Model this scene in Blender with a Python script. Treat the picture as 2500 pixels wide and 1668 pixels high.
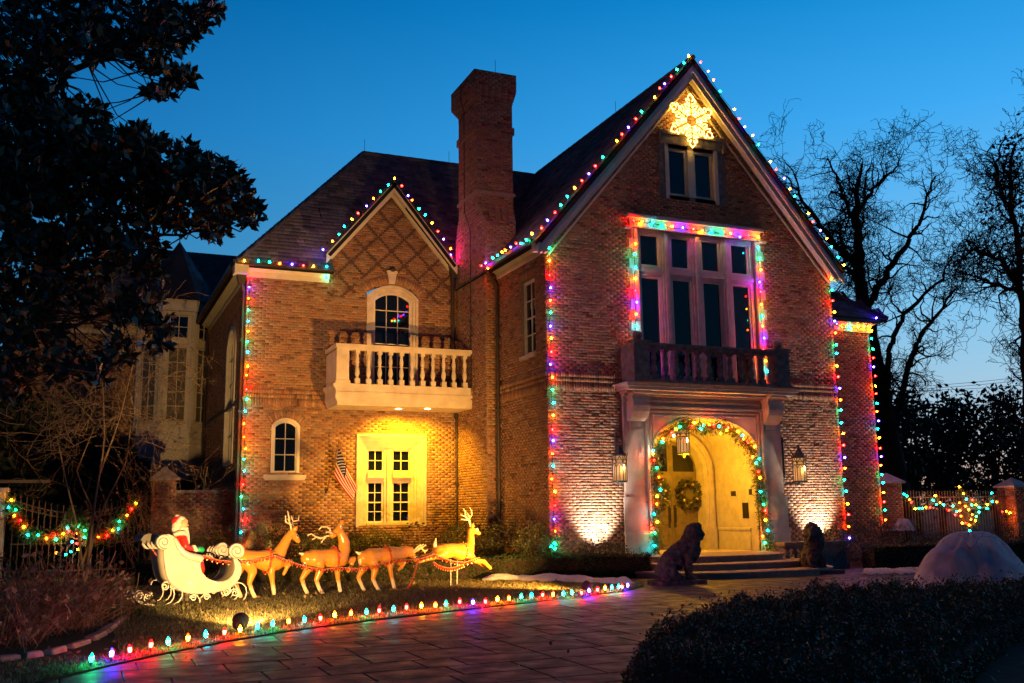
import bpy, bmesh, math, random
import numpy as np
from mathutils import Matrix, Vector, noise
for o in list(bpy.data.objects): bpy.data.objects.remove(o)
SC = bpy.context.scene
COL = SC.collection
RNG = np.random.default_rng(7)
random.seed(7)
rad = math.radians
# ------------------------------------------------------------------ camera
FPX = 2431.0                                   # 35 mm lens on a 36 mm wide sensor, 2500 px wide photograph
YAW, PIT, ROL = rad(23.34), rad(9.7), rad(-0.75)
CAM = np.array([-11.151, -23.516, 1.65])
_f = np.array([math.sin(YAW) * math.cos(PIT), math.cos(YAW) * math.cos(PIT), math.sin(PIT)])
_r = np.array([math.cos(YAW), -math.sin(YAW), 0.0])
_u = np.cross(_r, _f)
_R = math.cos(ROL) * _r + math.sin(ROL) * _u
_U = -math.sin(ROL) * _r + math.cos(ROL) * _u
cd = bpy.data.cameras.new('camera')
cam = bpy.data.objects.new('camera', cd)
COL.objects.link(cam)
cd.lens = 35.006; cd.sensor_width = 36.0; cd.clip_end = 3000
cam.matrix_world = Matrix(((_R[0], _U[0], -_f[0], CAM[0]), (_R[1], _U[1], -_f[1], CAM[1]),
                           (_R[2], _U[2], -_f[2], CAM[2]), (0, 0, 0, 1)))
SC.camera = cam

def ray(px, py):
    return _R * ((px - 1250) / FPX) - _U * ((py - 834) / FPX) + _f
def at(px, py, X=None, Y=None, Z=None):
    """measured photo position -> point on a world plane"""
    d = ray(px, py)
    t = (X - CAM[0]) / d[0] if X is not None else (Y - CAM[1]) / d[1] if Y is not None else (Z - CAM[2]) / d[2]
    return CAM + t * d
def at_pl(px, py, p0, n):
    d = ray(px, py); n = np.array(n)
    return CAM + d * (np.dot(np.array(p0) - CAM, n) / np.dot(d, n))
def at_d(px, py, D):
    return CAM + ray(px, py) * D

# ------------------------------------------------------------------ sky
SKY_GAIN = 1.0
W = bpy.data.worlds.new('World'); SC.world = W; W.use_nodes = True
nt = W.node_tree; nt.nodes.clear()
def N(nt, t, **k):
    n = nt.nodes.new(t)
    for a, b in k.items(): setattr(n, a, b)
    return n
def ramp(nt, stops, interp='LINEAR'):
    n = N(nt, 'ShaderNodeValToRGB'); cr = n.color_ramp; cr.interpolation = interp
    while len(cr.elements) > 1: cr.elements.remove(cr.elements[0])
    cr.elements[0].position = stops[0][0]; cr.elements[0].color = (*stops[0][1], 1)
    for p, c in stops[1:]:
        e = cr.elements.new(p); e.color = (*c, 1)
    return n
def mth(nt, op, a, b=None, clamp=False):
    n = N(nt, 'ShaderNodeMath', operation=op, use_clamp=clamp)
    for i, v in enumerate((a, b)):
        if v is None: continue
        if isinstance(v, (int, float)): n.inputs[i].default_value = v
        else: nt.links.new(v, n.inputs[i])
    return n.outputs[0]
tc = N(nt, 'ShaderNodeTexCoord')
sp = N(nt, 'ShaderNodeSeparateXYZ'); nt.links.new(tc.outputs['Generated'], sp.inputs[0])
rp = ramp(nt, [(0.0, (.34, .20, .13)), (.018, (.40, .30, .22)), (.05, (.31, .37, .40)), (.085, (.24, .41, .53)), (.13, (.183, .418, .594)), (.2, (.115, .40, .68)),
               (.36, (.032, .31, .72)), (.47, (.005, .22, .58)), (.65, (.0015, .10, .33)), (1.0, (.001, .035, .14))])
nt.links.new(sp.outputs[2], rp.inputs[0])
# dusk: brighter and warmer towards the after-glow (beyond the right of the house), darker on the far side of the sky
gl = np.array([math.sin(rad(62)), math.cos(rad(62))])
dt = mth(nt, 'ADD', mth(nt, 'MULTIPLY', sp.outputs[0], float(gl[0])), mth(nt, 'MULTIPLY', sp.outputs[1], float(gl[1])))
az = mth(nt, 'ADD', mth(nt, 'MULTIPLY', mth(nt, 'POWER', mth(nt, 'MULTIPLY', mth(nt, 'ADD', dt, 1.0), .5, True), 3.0), 1.3), .06)
cx = N(nt, 'ShaderNodeCombineXYZ')
for i, e in enumerate((1.9, 1.0, .8)): nt.links.new(mth(nt, 'POWER', az, e), cx.inputs[i])
vm = N(nt, 'ShaderNodeVectorMath', operation='MULTIPLY'); nt.links.new(rp.outputs[0], vm.inputs[0]); nt.links.new(cx.outputs[0], vm.inputs[1])
bg = N(nt, 'ShaderNodeBackground')
nt.links.new(vm.outputs[0], bg.inputs[0]); bg.inputs[1].default_value = SKY_GAIN
wo = N(nt, 'ShaderNodeOutputWorld'); nt.links.new(bg.outputs[0], wo.inputs[0])
SC.view_settings.view_transform = 'Standard'; SC.view_settings.look = 'None'
SC.view_settings.exposure = 0.12; SC.view_settings.gamma = 1.0
SC.view_settings.use_curve_mapping = False
SC.cycles.use_light_tree = True
SC.cycles.max_bounces = 4; SC.cycles.diffuse_bounces = 2; SC.cycles.glossy_bounces = 2; SC.cycles.transmission_bounces = 2
SC.cycles.transparent_max_bounces = 6
SC.cycles.sample_clamp_indirect = 3.0
SC.cycles.use_denoising = True
SC.cycles.caustics_reflective = False; SC.cycles.caustics_refractive = False

# ------------------------------------------------------------------ materials
MATS = {}
def mat(name, col=(.5, .5, .5),  rough=.7, spec=.4, noise_amt=0.0, noise_scale=8.0, rnd=None, metal=0.0, bump=0.0, bump_scale=40.0,
        emit=None, estr=0.0, trans=0.0, col2=None, sss=0.0, coat=0.0):
    m = bpy.data.materials.new(name); m.use_nodes = True
    nt = m.node_tree; b = nt.nodes['Principled BSDF']
    b.inputs['Roughness'].default_value = rough; b.inputs['Metallic'].default_value = metal
    b.inputs['Specular IOR Level'].default_value = spec
    b.inputs['Base Color'].default_value = (*col, 1)
    b.inputs['Coat Weight'].default_value = coat
    out = None
    if rnd:                                    # colours picked by the per-piece value stored on the mesh
        a = N(nt, 'ShaderNodeAttribute', attribute_name='rnd')
        r = ramp(nt, [(i / (len(rnd) - 1), c) for i, c in enumerate(rnd)])
        nt.links.new(a.outputs['Fac'], r.inputs[0]); out = r.outputs[0]
    geo = N(nt, 'ShaderNodeNewGeometry')
    if noise_amt:
        nz = N(nt, 'ShaderNodeTexNoise'); nz.inputs['Scale'].default_value = noise_scale; nz.inputs['Detail'].default_value = 6
        nt.links.new(geo.outputs['Position'], nz.inputs['Vector'])
        mr = N(nt, 'ShaderNodeMapRange'); nt.links.new(nz.outputs[0], mr.inputs[0])
        mr.inputs[1].default_value = .3; mr.inputs[2].default_value = .7
        if col2 is not None:
            mx = N(nt, 'ShaderNodeMix', data_type='RGBA')
            mr.inputs[3].default_value = 0; mr.inputs[4].default_value = noise_amt
            nt.links.new(mr.outputs[0], mx.inputs['Factor'])
            if out is None: mx.inputs[6].default_value = (*col, 1)
            else: nt.links.new(out, mx.inputs[6])
            mx.inputs[7].default_value = (*col2, 1); out = mx.outputs[2]
        else:
            mr.inputs[3].default_value = 1 - noise_amt; mr.inputs[4].default_value = 1 + noise_amt
            v = N(nt, 'ShaderNodeVectorMath', operation='SCALE')
            if out is None: v.inputs[0].default_value = col
            else: nt.links.new(out, v.inputs[0])
            nt.links.new(mr.outputs[0], v.inputs['Scale']); out = v.outputs[0]
    if out is not None: nt.links.new(out, b.inputs['Base Color'])
    if name in ('paver', 'limestone', 'slate'):     # worn and dull patches
        n2 = N(nt, 'ShaderNodeTexNoise'); n2.inputs['Scale'].default_value = 3.1; n2.inputs['Detail'].default_value = 8; nt.links.new(geo.outputs['Position'], n2.inputs['Vector'])
        m2 = N(nt, 'ShaderNodeMapRange'); nt.links.new(n2.outputs[0], m2.inputs[0]); m2.inputs[1].default_value = .35; m2.inputs[2].default_value = .65
        m2.inputs[3].default_value = rough - .16; m2.inputs[4].default_value = rough + .16; nt.links.new(m2.outputs[0], b.inputs['Roughness'])
    if bump:
        nb = N(nt, 'ShaderNodeTexNoise'); nb.inputs['Scale'].default_value = bump_scale; nb.inputs['Detail'].default_value = 5
        nt.links.new(geo.outputs['Position'], nb.inputs['Vector'])
        bp = N(nt, 'ShaderNodeBump'); bp.inputs['Strength'].default_value = bump; bp.inputs['Distance'].default_value = .02
        nt.links.new(nb.outputs[0], bp.inputs['Height']); nt.links.new(bp.outputs[0], b.inputs['Normal'])
    if emit is not None:
        b.inputs['Emission Color'].default_value = (*emit, 1); b.inputs['Emission Strength'].default_value = estr
    if trans:                                  # thin leaf or cloth: some light comes through
        tr = N(nt, 'ShaderNodeBsdfTranslucent'); ms = N(nt, 'ShaderNodeMixShader'); ms.inputs[0].default_value = trans
        if out is not None: nt.links.new(out, tr.inputs[0])
        else: tr.inputs[0].default_value = (*col, 1)
        o = nt.nodes['Material Output']
        nt.links.new(b.outputs[0], ms.inputs[1]); nt.links.new(tr.outputs[0], ms.inputs[2]); nt.links.new(ms.outputs[0], o.inputs[0])
    MATS[name] = m
    return m
BRICKS = [tuple(a * b for a, b in zip(c, (.93, .84, .70))) for c in [(.155, .085, .06), (.30, .165, .11), (.36, .215, .145), (.27, .15, .105), (.335, .23, .17), (.40, .26, .18), (.29, .19, .15), (.36, .17, .095), (.23, .175, .15), (.33, .20, .13)]]
mat('brick', rough=.88, spec=.2, rnd=BRICKS, noise_amt=.28, noise_scale=22, bump=.5, bump_scale=70)
mat('mortar', (.27, .205, .155), .95, .1, noise_amt=.25, noise_scale=30)
mat('lattice_brick', (.10, .06, .045), .9, .2, noise_amt=.3, noise_scale=20)
mat('limestone', (.53, .46, .39), .8, .25, noise_amt=.16, noise_scale=5, bump=.15, bump_scale=60)
mat('dark_stone', (.21, .18, .155), .9, .15, noise_amt=.4, noise_scale=6, bump=.3, bump_scale=30)
mat('cream_paint', (.62, .56, .45), .55, .4, noise_amt=.10, noise_scale=4)
mat('render_paint', (.56, .48, .37), .8, .25, noise_amt=.16, noise_scale=3, bump=.1, bump_scale=90)
mat('slate', rough=.62, spec=.35, rnd=[(.022, .022, .027), (.042, .042, .05), (.07, .066, .072), (.034, .034, .042), (.10, .09, .09), (.05, .046, .055)], noise_amt=.3, noise_scale=14)
mat('underlay', (.015, .015, .017), .9, .1)
mat('copper_dark', (.035, .025, .02), .5, .4, noise_amt=.3, noise_scale=6)
mat('iron', (.012, .012, .013), .5, .5)
mat('iron_fence', (.085, .065, .05), .6, .4)
mat('lantern_iron', (.035, .04, .042), .45, .5, noise_amt=.4, noise_scale=18)
mat('white_iron', (.75, .70, .58), .4, .5)
mat('wood_door', (.15, .115, .06), .55, .35, noise_amt=.2, noise_scale=7)
mat('door_recess', (.25, .18, .09), .6, .3, noise_amt=.2, noise_scale=9)
mat('cord', (.012, .03, .016), .6, .3)
mat('socket', (.02, .035, .02), .5, .4)
mat('black_plate', (.015, .015, .015), .4, .5)
mat('leaf_hedge', rough=.55, spec=.4, rnd=[(.012, .03, .008), (.022, .05, .012), (.04, .075, .018), (.018, .04, .012), (.06, .085, .02)], trans=.25)
mat('leaf_dark', rough=.5, spec=.35, rnd=[(.025, .038, .018), (.042, .06, .026), (.065, .08, .036), (.095, .075, .045), (.05, .068, .03)], trans=.15)
mat('leaf_shrub', rough=.55, spec=.35, rnd=[(.035, .045, .012), (.06, .075, .018), (.09, .10, .024), (.05, .05, .015), (.12, .12, .03)], trans=.25)
mat('leaf_magnolia', rough=.32, spec=.5, rnd=[(.022, .034, .016), (.035, .05, .02), (.05, .064, .025), (.09, .065, .035), (.14, .09, .04), (.04, .052, .022)], noise_amt=.3, noise_scale=3)
mat('leaf_evergreen', rough=.6, spec=.3, rnd=[(.01, .018, .008), (.016, .026, .011), (.024, .036, .014)], trans=.15)
mat('leaf_cedar', rough=.6, spec=.3, rnd=[(.025, .055, .015), (.05, .09, .02), (.08, .11, .03), (.10, .075, .03)], trans=.25)
mat('leaf_wreath', rough=.4, spec=.45, rnd=[(.022, .028, .012), (.04, .042, .018), (.09, .075, .03), (.02, .025, .012), (.17, .14, .07)])
mat('dry_stalk', rough=.8, spec=.2, rnd=[(.14, .085, .05), (.24, .16, .08), (.34, .24, .13), (.18, .09, .05)])
mat('dry_leaf', rough=.8, spec=.2, rnd=[(.16, .09, .045), (.28, .18, .09), (.38, .27, .15), (.12, .06, .03)], trans=.2)
mat('ground_cover', rough=.6, spec=.3, rnd=[(.04, .06, .012), (.09, .10, .02), (.13, .13, .03)], trans=.25)
mat('bark', (.05, .038, .03), .9, .15, noise_amt=.4, noise_scale=5)
mat('bark_far', (.022, .018, .017), .9, .1, noise_amt=.3, noise_scale=3)
mat('twig', (.22, .155, .095), .85, .2, noise_amt=.3, noise_scale=5)
mat('soil', (.035, .025, .018), .95, .1, noise_amt=.4, noise_scale=6, bump=.4, bump_scale=18)
mat('lawn', (.075, .07, .022), .95, .1, noise_amt=.75, noise_scale=2.2, col2=(.11, .075, .035), bump=.6, bump_scale=45)
mat('grass_blade', rough=.7, spec=.25, rnd=[(.07, .08, .02), (.13, .12, .04), (.24, .20, .09), (.10, .09, .03), (.38, .30, .16)], trans=.2)  # palest tone raised so blades near the path bulbs look lit
mat('paver', rough=.66, spec=.22, rnd=[(.026, .020, .020), (.036, .028, .028), (.046, .036, .035), (.032, .027, .027), (.042, .031, .029)], noise_amt=.32, noise_scale=5, bump=.35, bump_scale=22)
mat('joint', (.018, .014, .013), .95, .1, noise_amt=.3, noise_scale=12)
mat('step_stone', (.27, .20, .165), .75, .25, noise_amt=.2, noise_scale=7, bump=.3, bump_scale=35)
mat('edging_stone', (.30, .21, .14), .85, .2, noise_amt=.3, noise_scale=7, bump=.4, bump_scale=20)
mat('lion_stone', (.085, .072, .066), .92, .15, noise_amt=.5, noise_scale=9, bump=.9, bump_scale=26)
mat('sleigh_white', (.44, .42, .39), .38, .5, noise_amt=.55, noise_scale=3.2, col2=(.40, .32, .22), coat=.2)
mat('sleigh_dark', (.10, .085, .06), .5, .4, noise_amt=.3, noise_scale=5)
mat('red_paint', (.55, .018, .012), .28, .5, coat=.3)
mat('white_fur', (.60, .57, .50), .8, .2, noise_amt=.35, noise_scale=25, col2=(.42, .34, .24), bump=.9, bump_scale=45)
mat('skin_paint', (.62, .31, .17), .45, .4)
mat('green_paint', (.01, .30, .12), .28, .5)
mat('black_paint', (.012, .010, .010), .4, .4)
mat('eye_white', (.80, .76, .68), .4, .4)
mat('antler', (.66, .47, .22), .4, .4, noise_amt=.5, noise_scale=6, col2=(.80, .72, .55))
mat('ribbon_red', (.52, .045, .02), .5, .4, noise_amt=.4, noise_scale=16, col2=(.30, .02, .01))
mat('rein_cord', (.42, .24, .14), .6, .3, noise_amt=.5, noise_scale=9, col2=(.45, .06, .03))
mat('bell', (.55, .22, .05), .3, .6, metal=.6)
mat('cloth_cover', (.88, .85, .86), .9, .15, noise_amt=.2, noise_scale=3, trans=.3, bump=.9, bump_scale=11)
mat('green_cloth', (.34, .38, .17), .85, .15, noise_amt=.3, noise_scale=5)
mat('flag_red', (.50, .025, .03), .75, .2); mat('flag_white', (.72, .66, .58), .75, .2); mat('flag_blue', (.02, .02, .075), .75, .2)
mat('wood_pole', (.14, .07, .03), .5, .4); mat('steel', (.55, .52, .45), .35, .5, metal=.7)
mat('brass', (.55, .35, .12), .3, .5, metal=.8)
mat('pumpkin_orange', (.5, .13, .03), .5, .4)
mat('dark_pot', (.03, .022, .016), .7, .3)
mat('wire', (.02, .02, .02), .6, .3)
mat('curtain', (.30, .27, .27), .9, .1)
mat('far_beam', (.16, .13, .09), .8, .2)
# glass: dark room behind, reflects the sky
g = mat('glass', (.004, .006, .010), .03, .5); g.node_tree.nodes['Principled BSDF'].inputs['IOR'].default_value = 1.45
mat('glass_brown', (.13, .115, .07), .25, .5)
m_ = MATS['cloth_cover']; nt_ = m_.node_tree; o_ = nt_.nodes['Material Output']; s0 = o_.inputs[0].links[0].from_socket   # thin gauze: partly see-through
tp_ = N(nt_, 'ShaderNodeBsdfTransparent'); mx_ = N(nt_, 'ShaderNodeMixShader'); mx_.inputs[0].default_value = .32
nt_.links.new(s0, mx_.inputs[1]); nt_.links.new(tp_.outputs[0], mx_.inputs[2]); nt_.links.new(mx_.outputs[0], o_.inputs[0])
# deer: painted plastic, cream on lower legs and rump by height above the feet
def deer_mat():
    m = mat('deer_plastic', (.60, .25, .03), .30, .5, coat=.25); nt = m.node_tree; b = nt.nodes['Principled BSDF']
    a = N(nt, 'ShaderNodeTexCoord'); s = N(nt, 'ShaderNodeSeparateXYZ'); nt.links.new(a.outputs['Object'], s.inputs[0])
    r = ramp(nt, [(0.0, (.50, .30, .12)), (.035, (.74, .60, .40)), (.2, (.74, .56, .33)), (.30, (.60, .25, .03)), (1, (.54, .215, .024))])
    nt.links.new(s.outputs[2], r.inputs[0]); nt.links.new(r.outputs[0], b.inputs['Base Color'])
deer_mat()
mat('deer_cream', (.74, .60, .40), .35, .5)
mat('deer_brown', (.22, .09, .025), .4, .4)
# lights
BULBC = {'R': (1, .0035, .0022), 'O': (1, .055, .0015), 'Y': (1, .28, .004), 'G': (.0014, .75, .25), 'C': (.001, .5, .58), 'B': (.045, .022, 1.0)}
BSTR = {'R': 320, 'O': 280, 'Y': 215, 'G': 165, 'C': 140, 'B': 290}
CNAME = {'R': 'red', 'O': 'orange', 'Y': 'yellow', 'G': 'green', 'C': 'turquoise', 'B': 'blue'}
for k, c in BULBC.items():
    mat('path_bulb_' + CNAME[k], tuple(min(1, x + .05) for x in c), .3, .5, emit=c, estr=BSTR[k] * 1.6)
    mat('bulb_tip_' + CNAME[k], tuple(min(1, x + .05) for x in c), .3, .5, emit=c, estr=12)
    mat('garland_bulb_' + CNAME[k], tuple(min(1, x + .05) for x in c), .3, .5, emit=c, estr=BSTR[k] * .7)
    mat('bulb_' + CNAME[k], tuple(min(1, x + .05) for x in c), .3, .5, emit=c, estr=BSTR[k])
mat('rope_light', (1, .8, .4), .4, .3, emit=(1, .54, .07), estr=24)
mat('candle', (1, .8, .5), .4, .3, emit=(1, .55, .14), estr=40)
mat('lantern_glass', (.7, .55, .35), .4, .3, emit=(1, .47, .13), estr=.38)
mat('downlight', (1, .9, .6), .4, .3, emit=(1, .66, .16), estr=30)
mat('lamp_lens', (1, .9, .7), .3, .3, emit=(1, .70, .30), estr=110)

# ------------------------------------------------------------------ mesh helpers
def origin(o):
    v = np.zeros(3)
    while o is not None:
        v += np.array(o.location); o = o.parent
    return v
def np_mesh(name, V, F, mats, parent=None, rnd=None, mi=None, smooth=False, local=False):
    """V (n,3) world (or local) verts, F list of faces or (m,k) array -> ONE mesh object"""
    V = np.asarray(V, dtype=np.float64).reshape(-1, 3)
    if not local: V = V - origin(parent)
    me = bpy.data.meshes.new(name)
    if isinstance(F, np.ndarray):
        m, k = F.shape
        me.vertices.add(len(V)); me.vertices.foreach_set('co', V.astype(np.float32).ravel())
        me.loops.add(m * k); me.loops.foreach_set('vertex_index', F.astype(np.int32).ravel())
        me.polygons.add(m); me.polygons.foreach_set('loop_start', np.arange(0, m * k, k, dtype=np.int32))
        me.polygons.foreach_set('loop_total', np.full(m, k, dtype=np.int32))
        me.update(calc_edges=True)
    else:
        me.from_pydata([tuple(v) for v in V], [], [tuple(f) for f in F]); me.update()
    for mm in (mats if isinstance(mats, (list, tuple)) else [mats]):
        me.materials.append(MATS[mm] if isinstance(mm, str) else mm)
    if mi is not None: me.polygons.foreach_set('material_index', np.asarray(mi, dtype=np.int32))
    if rnd is not None:
        at_ = me.attributes.new('rnd', 'FLOAT', 'FACE'); at_.data.foreach_set('value', np.asarray(rnd, dtype=np.float32))
    if smooth: me.polygons.foreach_set('use_smooth', np.ones(len(me.polygons), dtype=bool))
    me.validate()
    o = bpy.data.objects.new(name, me); COL.objects.link(o)
    if parent is not None: o.parent = parent
    return o
class MB:
    def __init__(s): s.v = []; s.f = []; s.mi = []; s.cur = 0
    def add(s, V, F):
        n = len(s.v); s.v.extend([tuple(map(float, p)) for p in V]); s.f.extend([tuple(i + n for i in f) for f in F]); s.mi.extend([s.cur] * len(F)); return s
    def box(s, a, b):
        x0, y0, z0 = a; x1, y1, z1 = b
        return s.add([(x0, y0, z0), (x1, y0, z0), (x1, y1, z0), (x0, y1, z0), (x0, y0, z1), (x1, y0, z1), (x1, y1, z1), (x0, y1, z1)],
                     [(0, 3, 2, 1), (4, 5, 6, 7), (0, 1, 5, 4), (1, 2, 6, 5), (2, 3, 7, 6), (3, 0, 4, 7)])
    def mbox(s, F, u0, u1, z0, z1, d0, d1):
        c = [F(u, z, d) for d in (d0, d1) for z in (z0, z1) for u in (u0, u1)]
        return s.add(c, [(0, 1, 3, 2), (4, 6, 7, 5), (0, 4, 5, 1), (2, 3, 7, 6), (0, 2, 6, 4), (1, 5, 7, 3)])
    def tube(s, pts, r, n=6, cap=True):
        pts = [np.array(p, float) for p in pts]; m = len(pts)
        rr = r if isinstance(r, (list, tuple, np.ndarray)) else [r] * m
        V = []; prev = None
        for i, p in enumerate(pts):
            t = pts[min(i + 1, m - 1)] - pts[max(i - 1, 0)]; t = t / (np.linalg.norm(t) + 1e-9)
            if prev is None:
                a = np.array([0, 0, 1.0]) if abs(t[2]) < .9 else np.array([1.0, 0, 0]); x = np.cross(t, a)
            else: x = prev - t * np.dot(prev, t)
            x = x / (np.linalg.norm(x) + 1e-9); prev = x; y = np.cross(t, x)
            for k in range(n):
                an = 2 * math.pi * k / n; V.append(p + rr[i] * (x * math.cos(an) + y * math.sin(an)))
        F = [(i * n + k, i * n + (k + 1) % n, (i + 1) * n + (k + 1) % n, (i + 1) * n + k) for i in range(m - 1) for k in range(n)]
        if cap: F += [tuple(range(n))[::-1], tuple((m - 1) * n + k for k in range(n))]
        return s.add(V, F)
    def lathe(s, c, prof, n=10, ax='z', sq=False):
        c = np.array(c, float); V = []
        for r, h in prof:
            for k in range(n):
                an = 2 * math.pi * (k + (.5 if sq else 0)) / n; V.append(c + np.array([r * math.cos(an), r * math.sin(an), h]))
        m = len(prof)
        F = [(i * n + k, i * n + (k + 1) % n, (i + 1) * n + (k + 1) % n, (i + 1) * n + k) for i in range(m - 1) for k in range(n)]
        F += [tuple(range(n))[::-1], tuple((m - 1) * n + k for k in range(n))]
        return s.add(V, F)
    def sphere(s, c, r, n=8, m=6, sc=(1, 1, 1), rot=None):
        V = []; F = []
        for i in range(1, m):
            th = math.pi * i / m
            for k in range(n):
                an = 2 * math.pi * k / n; V.append(np.array([math.sin(th) * math.cos(an) * sc[0], math.sin(th) * math.sin(an) * sc[1], math.cos(th) * sc[2]]) * r)
        V += [np.array([0, 0, r * sc[2]]), np.array([0, 0, -r * sc[2]])]
        if rot is not None: V = [np.array(rot) @ v for v in V]
        V = [v + np.array(c, float) for v in V]
        for i in range(m - 2):
            for k in range(n): F.append((i * n + k, (i + 1) * n + k, (i + 1) * n + (k + 1) % n, i * n + (k + 1) % n))
        t, b = (m - 1) * n, (m - 1) * n + 1
        for k in range(n): F += [(t, k, (k + 1) % n), (b, (m - 2) * n + (k + 1) % n, (m - 2) * n + k)]
        return s.add(V, F)
    def capsule(s, pts, rs, n=12):
        """tapered limb with round ends"""
        pts = [np.array(p, float) for p in pts]
        for p, r in zip(pts, rs): s.sphere(p, r, n, max(6, n // 2 + 2))
        for i in range(len(pts) - 1): s.tube([pts[i], pts[i + 1]], [rs[i], rs[i + 1]], n)
        return s
    def prism(s, poly, F, d0, d1):
        """polygon (u,z) list extruded between depths d0 and d1 of mapping F"""
        n = len(poly)
        V = [F(u, z, d0) for u, z in poly] + [F(u, z, d1) for u, z in poly]
        return s.add(V, [tuple(range(n))[::-1], tuple(range(n, 2 * n))] + [(i, (i + 1) % n, n + (i + 1) % n, n + i) for i in range(n)])
    def strip(s, poly, F, d0, d1, closed=False):
        """open outline extruded in depth (no caps)"""
        n = len(poly); V = [F(u, z, d0) for u, z in poly] + [F(u, z, d1) for u, z in poly]
        return s.add(V, [(i, (i + 1) % n, n + (i + 1) % n, n + i) for i in range(n if closed else n - 1)])
    def ring(s, outer, inner, F, d0, d1):
        """band between two outlines of equal length, with thickness"""
        n = len(outer)
        V = [F(u, z, d) for d in (d0, d1) for pl in (outer, inner) for u, z in pl]
        Fs = []
        for i in range(n - 1):
            a, b = i, i + 1
            Fs += [(2 * n + a, 2 * n + b, 3 * n + b, 3 * n + a), (a, n + a, n + b, b), (a, b, 2 * n + b, 2 * n + a), (n + a, 3 * n + a, 3 * n + b, n + b)]
        Fs += [(0, 2 * n, 3 * n, n), (n - 1, 2 * n - 1, 4 * n - 1, 3 * n - 1)]
        return s.add(V, Fs)
    def build(s, name, mats, parent=None, smooth=False, local=False, recalc=True, rnd=None):
        o = np_mesh(name, s.v, s.f, mats, parent, smooth=smooth, local=local, mi=s.mi if isinstance(mats, (list, tuple)) else None, rnd=rnd)
        if recalc:
            bm = bmesh.new(); bm.from_mesh(o.data); bmesh.ops.recalc_face_normals(bm, faces=bm.faces); bm.to_mesh(o.data); bm.free()
        return o
def tag(o, label=None, cat=None, group=None, kind=None):
    if label: o['label'] = label
    if cat: o['category'] = cat
    if group: o['group'] = group
    if kind: o['kind'] = kind
    return o
def thing(name, label, cat, loc=(0, 0, 0), group=None, rz=0):
    o = bpy.data.objects.new(name, None); COL.objects.link(o); o.location = tuple(float(v) for v in loc); o.rotation_euler = (0, 0, rz)
    o.empty_display_size = .1
    bpy.context.view_layer.update() if False else None
    return tag(o, label, cat, group)
def struct(o): o['kind'] = 'structure'; return o
def stuff(o): o['kind'] = 'stuff'; return o
def remesh(o, vox, smooth=4):
    m = o.modifiers.new('remesh', 'REMESH'); m.mode = 'VOXEL'; m.voxel_size = vox; m.use_smooth_shade = True
    if smooth:
        k = o.modifiers.new('smooth', 'SMOOTH'); k.factor = .5; k.iterations = smooth
    return o
def leaf_mesh(name, P, size, m, parent=None, aspect=.5, up=0.0, Nrm=None, spread=1.0, bend=.0, kind=None, rnd=None):
    """many small pointed leaves (diamonds, 2 triangles each) spread through a volume, one object"""
    P = np.asarray(P); n = len(P)
    d = RNG.normal(size=(n, 3))
    if Nrm is not None: d = d * spread + Nrm
    d[:, 2] += up
    d /= np.linalg.norm(d, axis=1)[:, None] + 1e-9
    a = RNG.normal(size=(n, 3)); w = np.cross(d, a); w /= np.linalg.norm(w, axis=1)[:, None] + 1e-9
    L = size * RNG.uniform(.65, 1.3, n)[:, None]
    V = np.empty((n, 4, 3)); V[:, 0] = P; V[:, 2] = P + d * L; mid = P + d * L * .5
    if bend: mid = mid + np.cross(d, w) * L * bend
    V[:, 1] = mid + w * L * aspect * .5; V[:, 3] = mid - w * L * aspect * .5
    F = np.arange(n * 4).reshape(n, 4)
    o = np_mesh(name, V.reshape(-1, 3), F, m, parent, rnd=RNG.random(n) if rnd is None else rnd)
    if kind: o['kind'] = kind
    return o
# ------------------------------------------------------------------ ground
gb = MB(); gb.add([(-400, -60, -.06), (400, -60, -.06), (400, 900, -.06), (-400, 900, -.06)], [(0, 1, 2, 3)])
struct(gb.build('ground', 'soil', recalc=False))
EDGE = [(-14.5, -14.6), (-12.6, -13.1), (-11.39, -11.92), (-10.99, -11.4), (-10.67, -10.98), (-10.24, -10.47), (-9.62, -9.86), (-9.2, -9.44), (-8.32, -8.72), (-6.90, -7.92),
        (-5.30, -7.19), (-3.78, -6.54), (-2.37, -5.9), (-1.25, -5.32), (-.35, -4.72), (.35, -4.0), (.7, -3.3), (.9, -2.2)]
def edge_y(x):
    for (x0, y0), (x1, y1) in zip(EDGE, EDGE[1:]):
        if x0 <= x <= x1: return y0 + (y1 - y0) * (x - x0) / (x1 - x0)
    return -99 if x < EDGE[0][0] else 99
lb = MB(); poly = EDGE + [(.9, 3.0), (-.5, 3.0), (-.5, 5.9), (-7, 5.9), (-7, 16), (-30, 16), (-30, -14.6)]
n = len(poly); lb.add([(x, y, .02) for x, y in poly] + [(x, y, -.06) for x, y in poly], [tuple(range(n))] + [(i, n + i, n + (i + 1) % n, (i + 1) % n) for i in range(n)])
lawn = lb.build('lawn', 'lawn'); struct(lawn)
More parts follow.
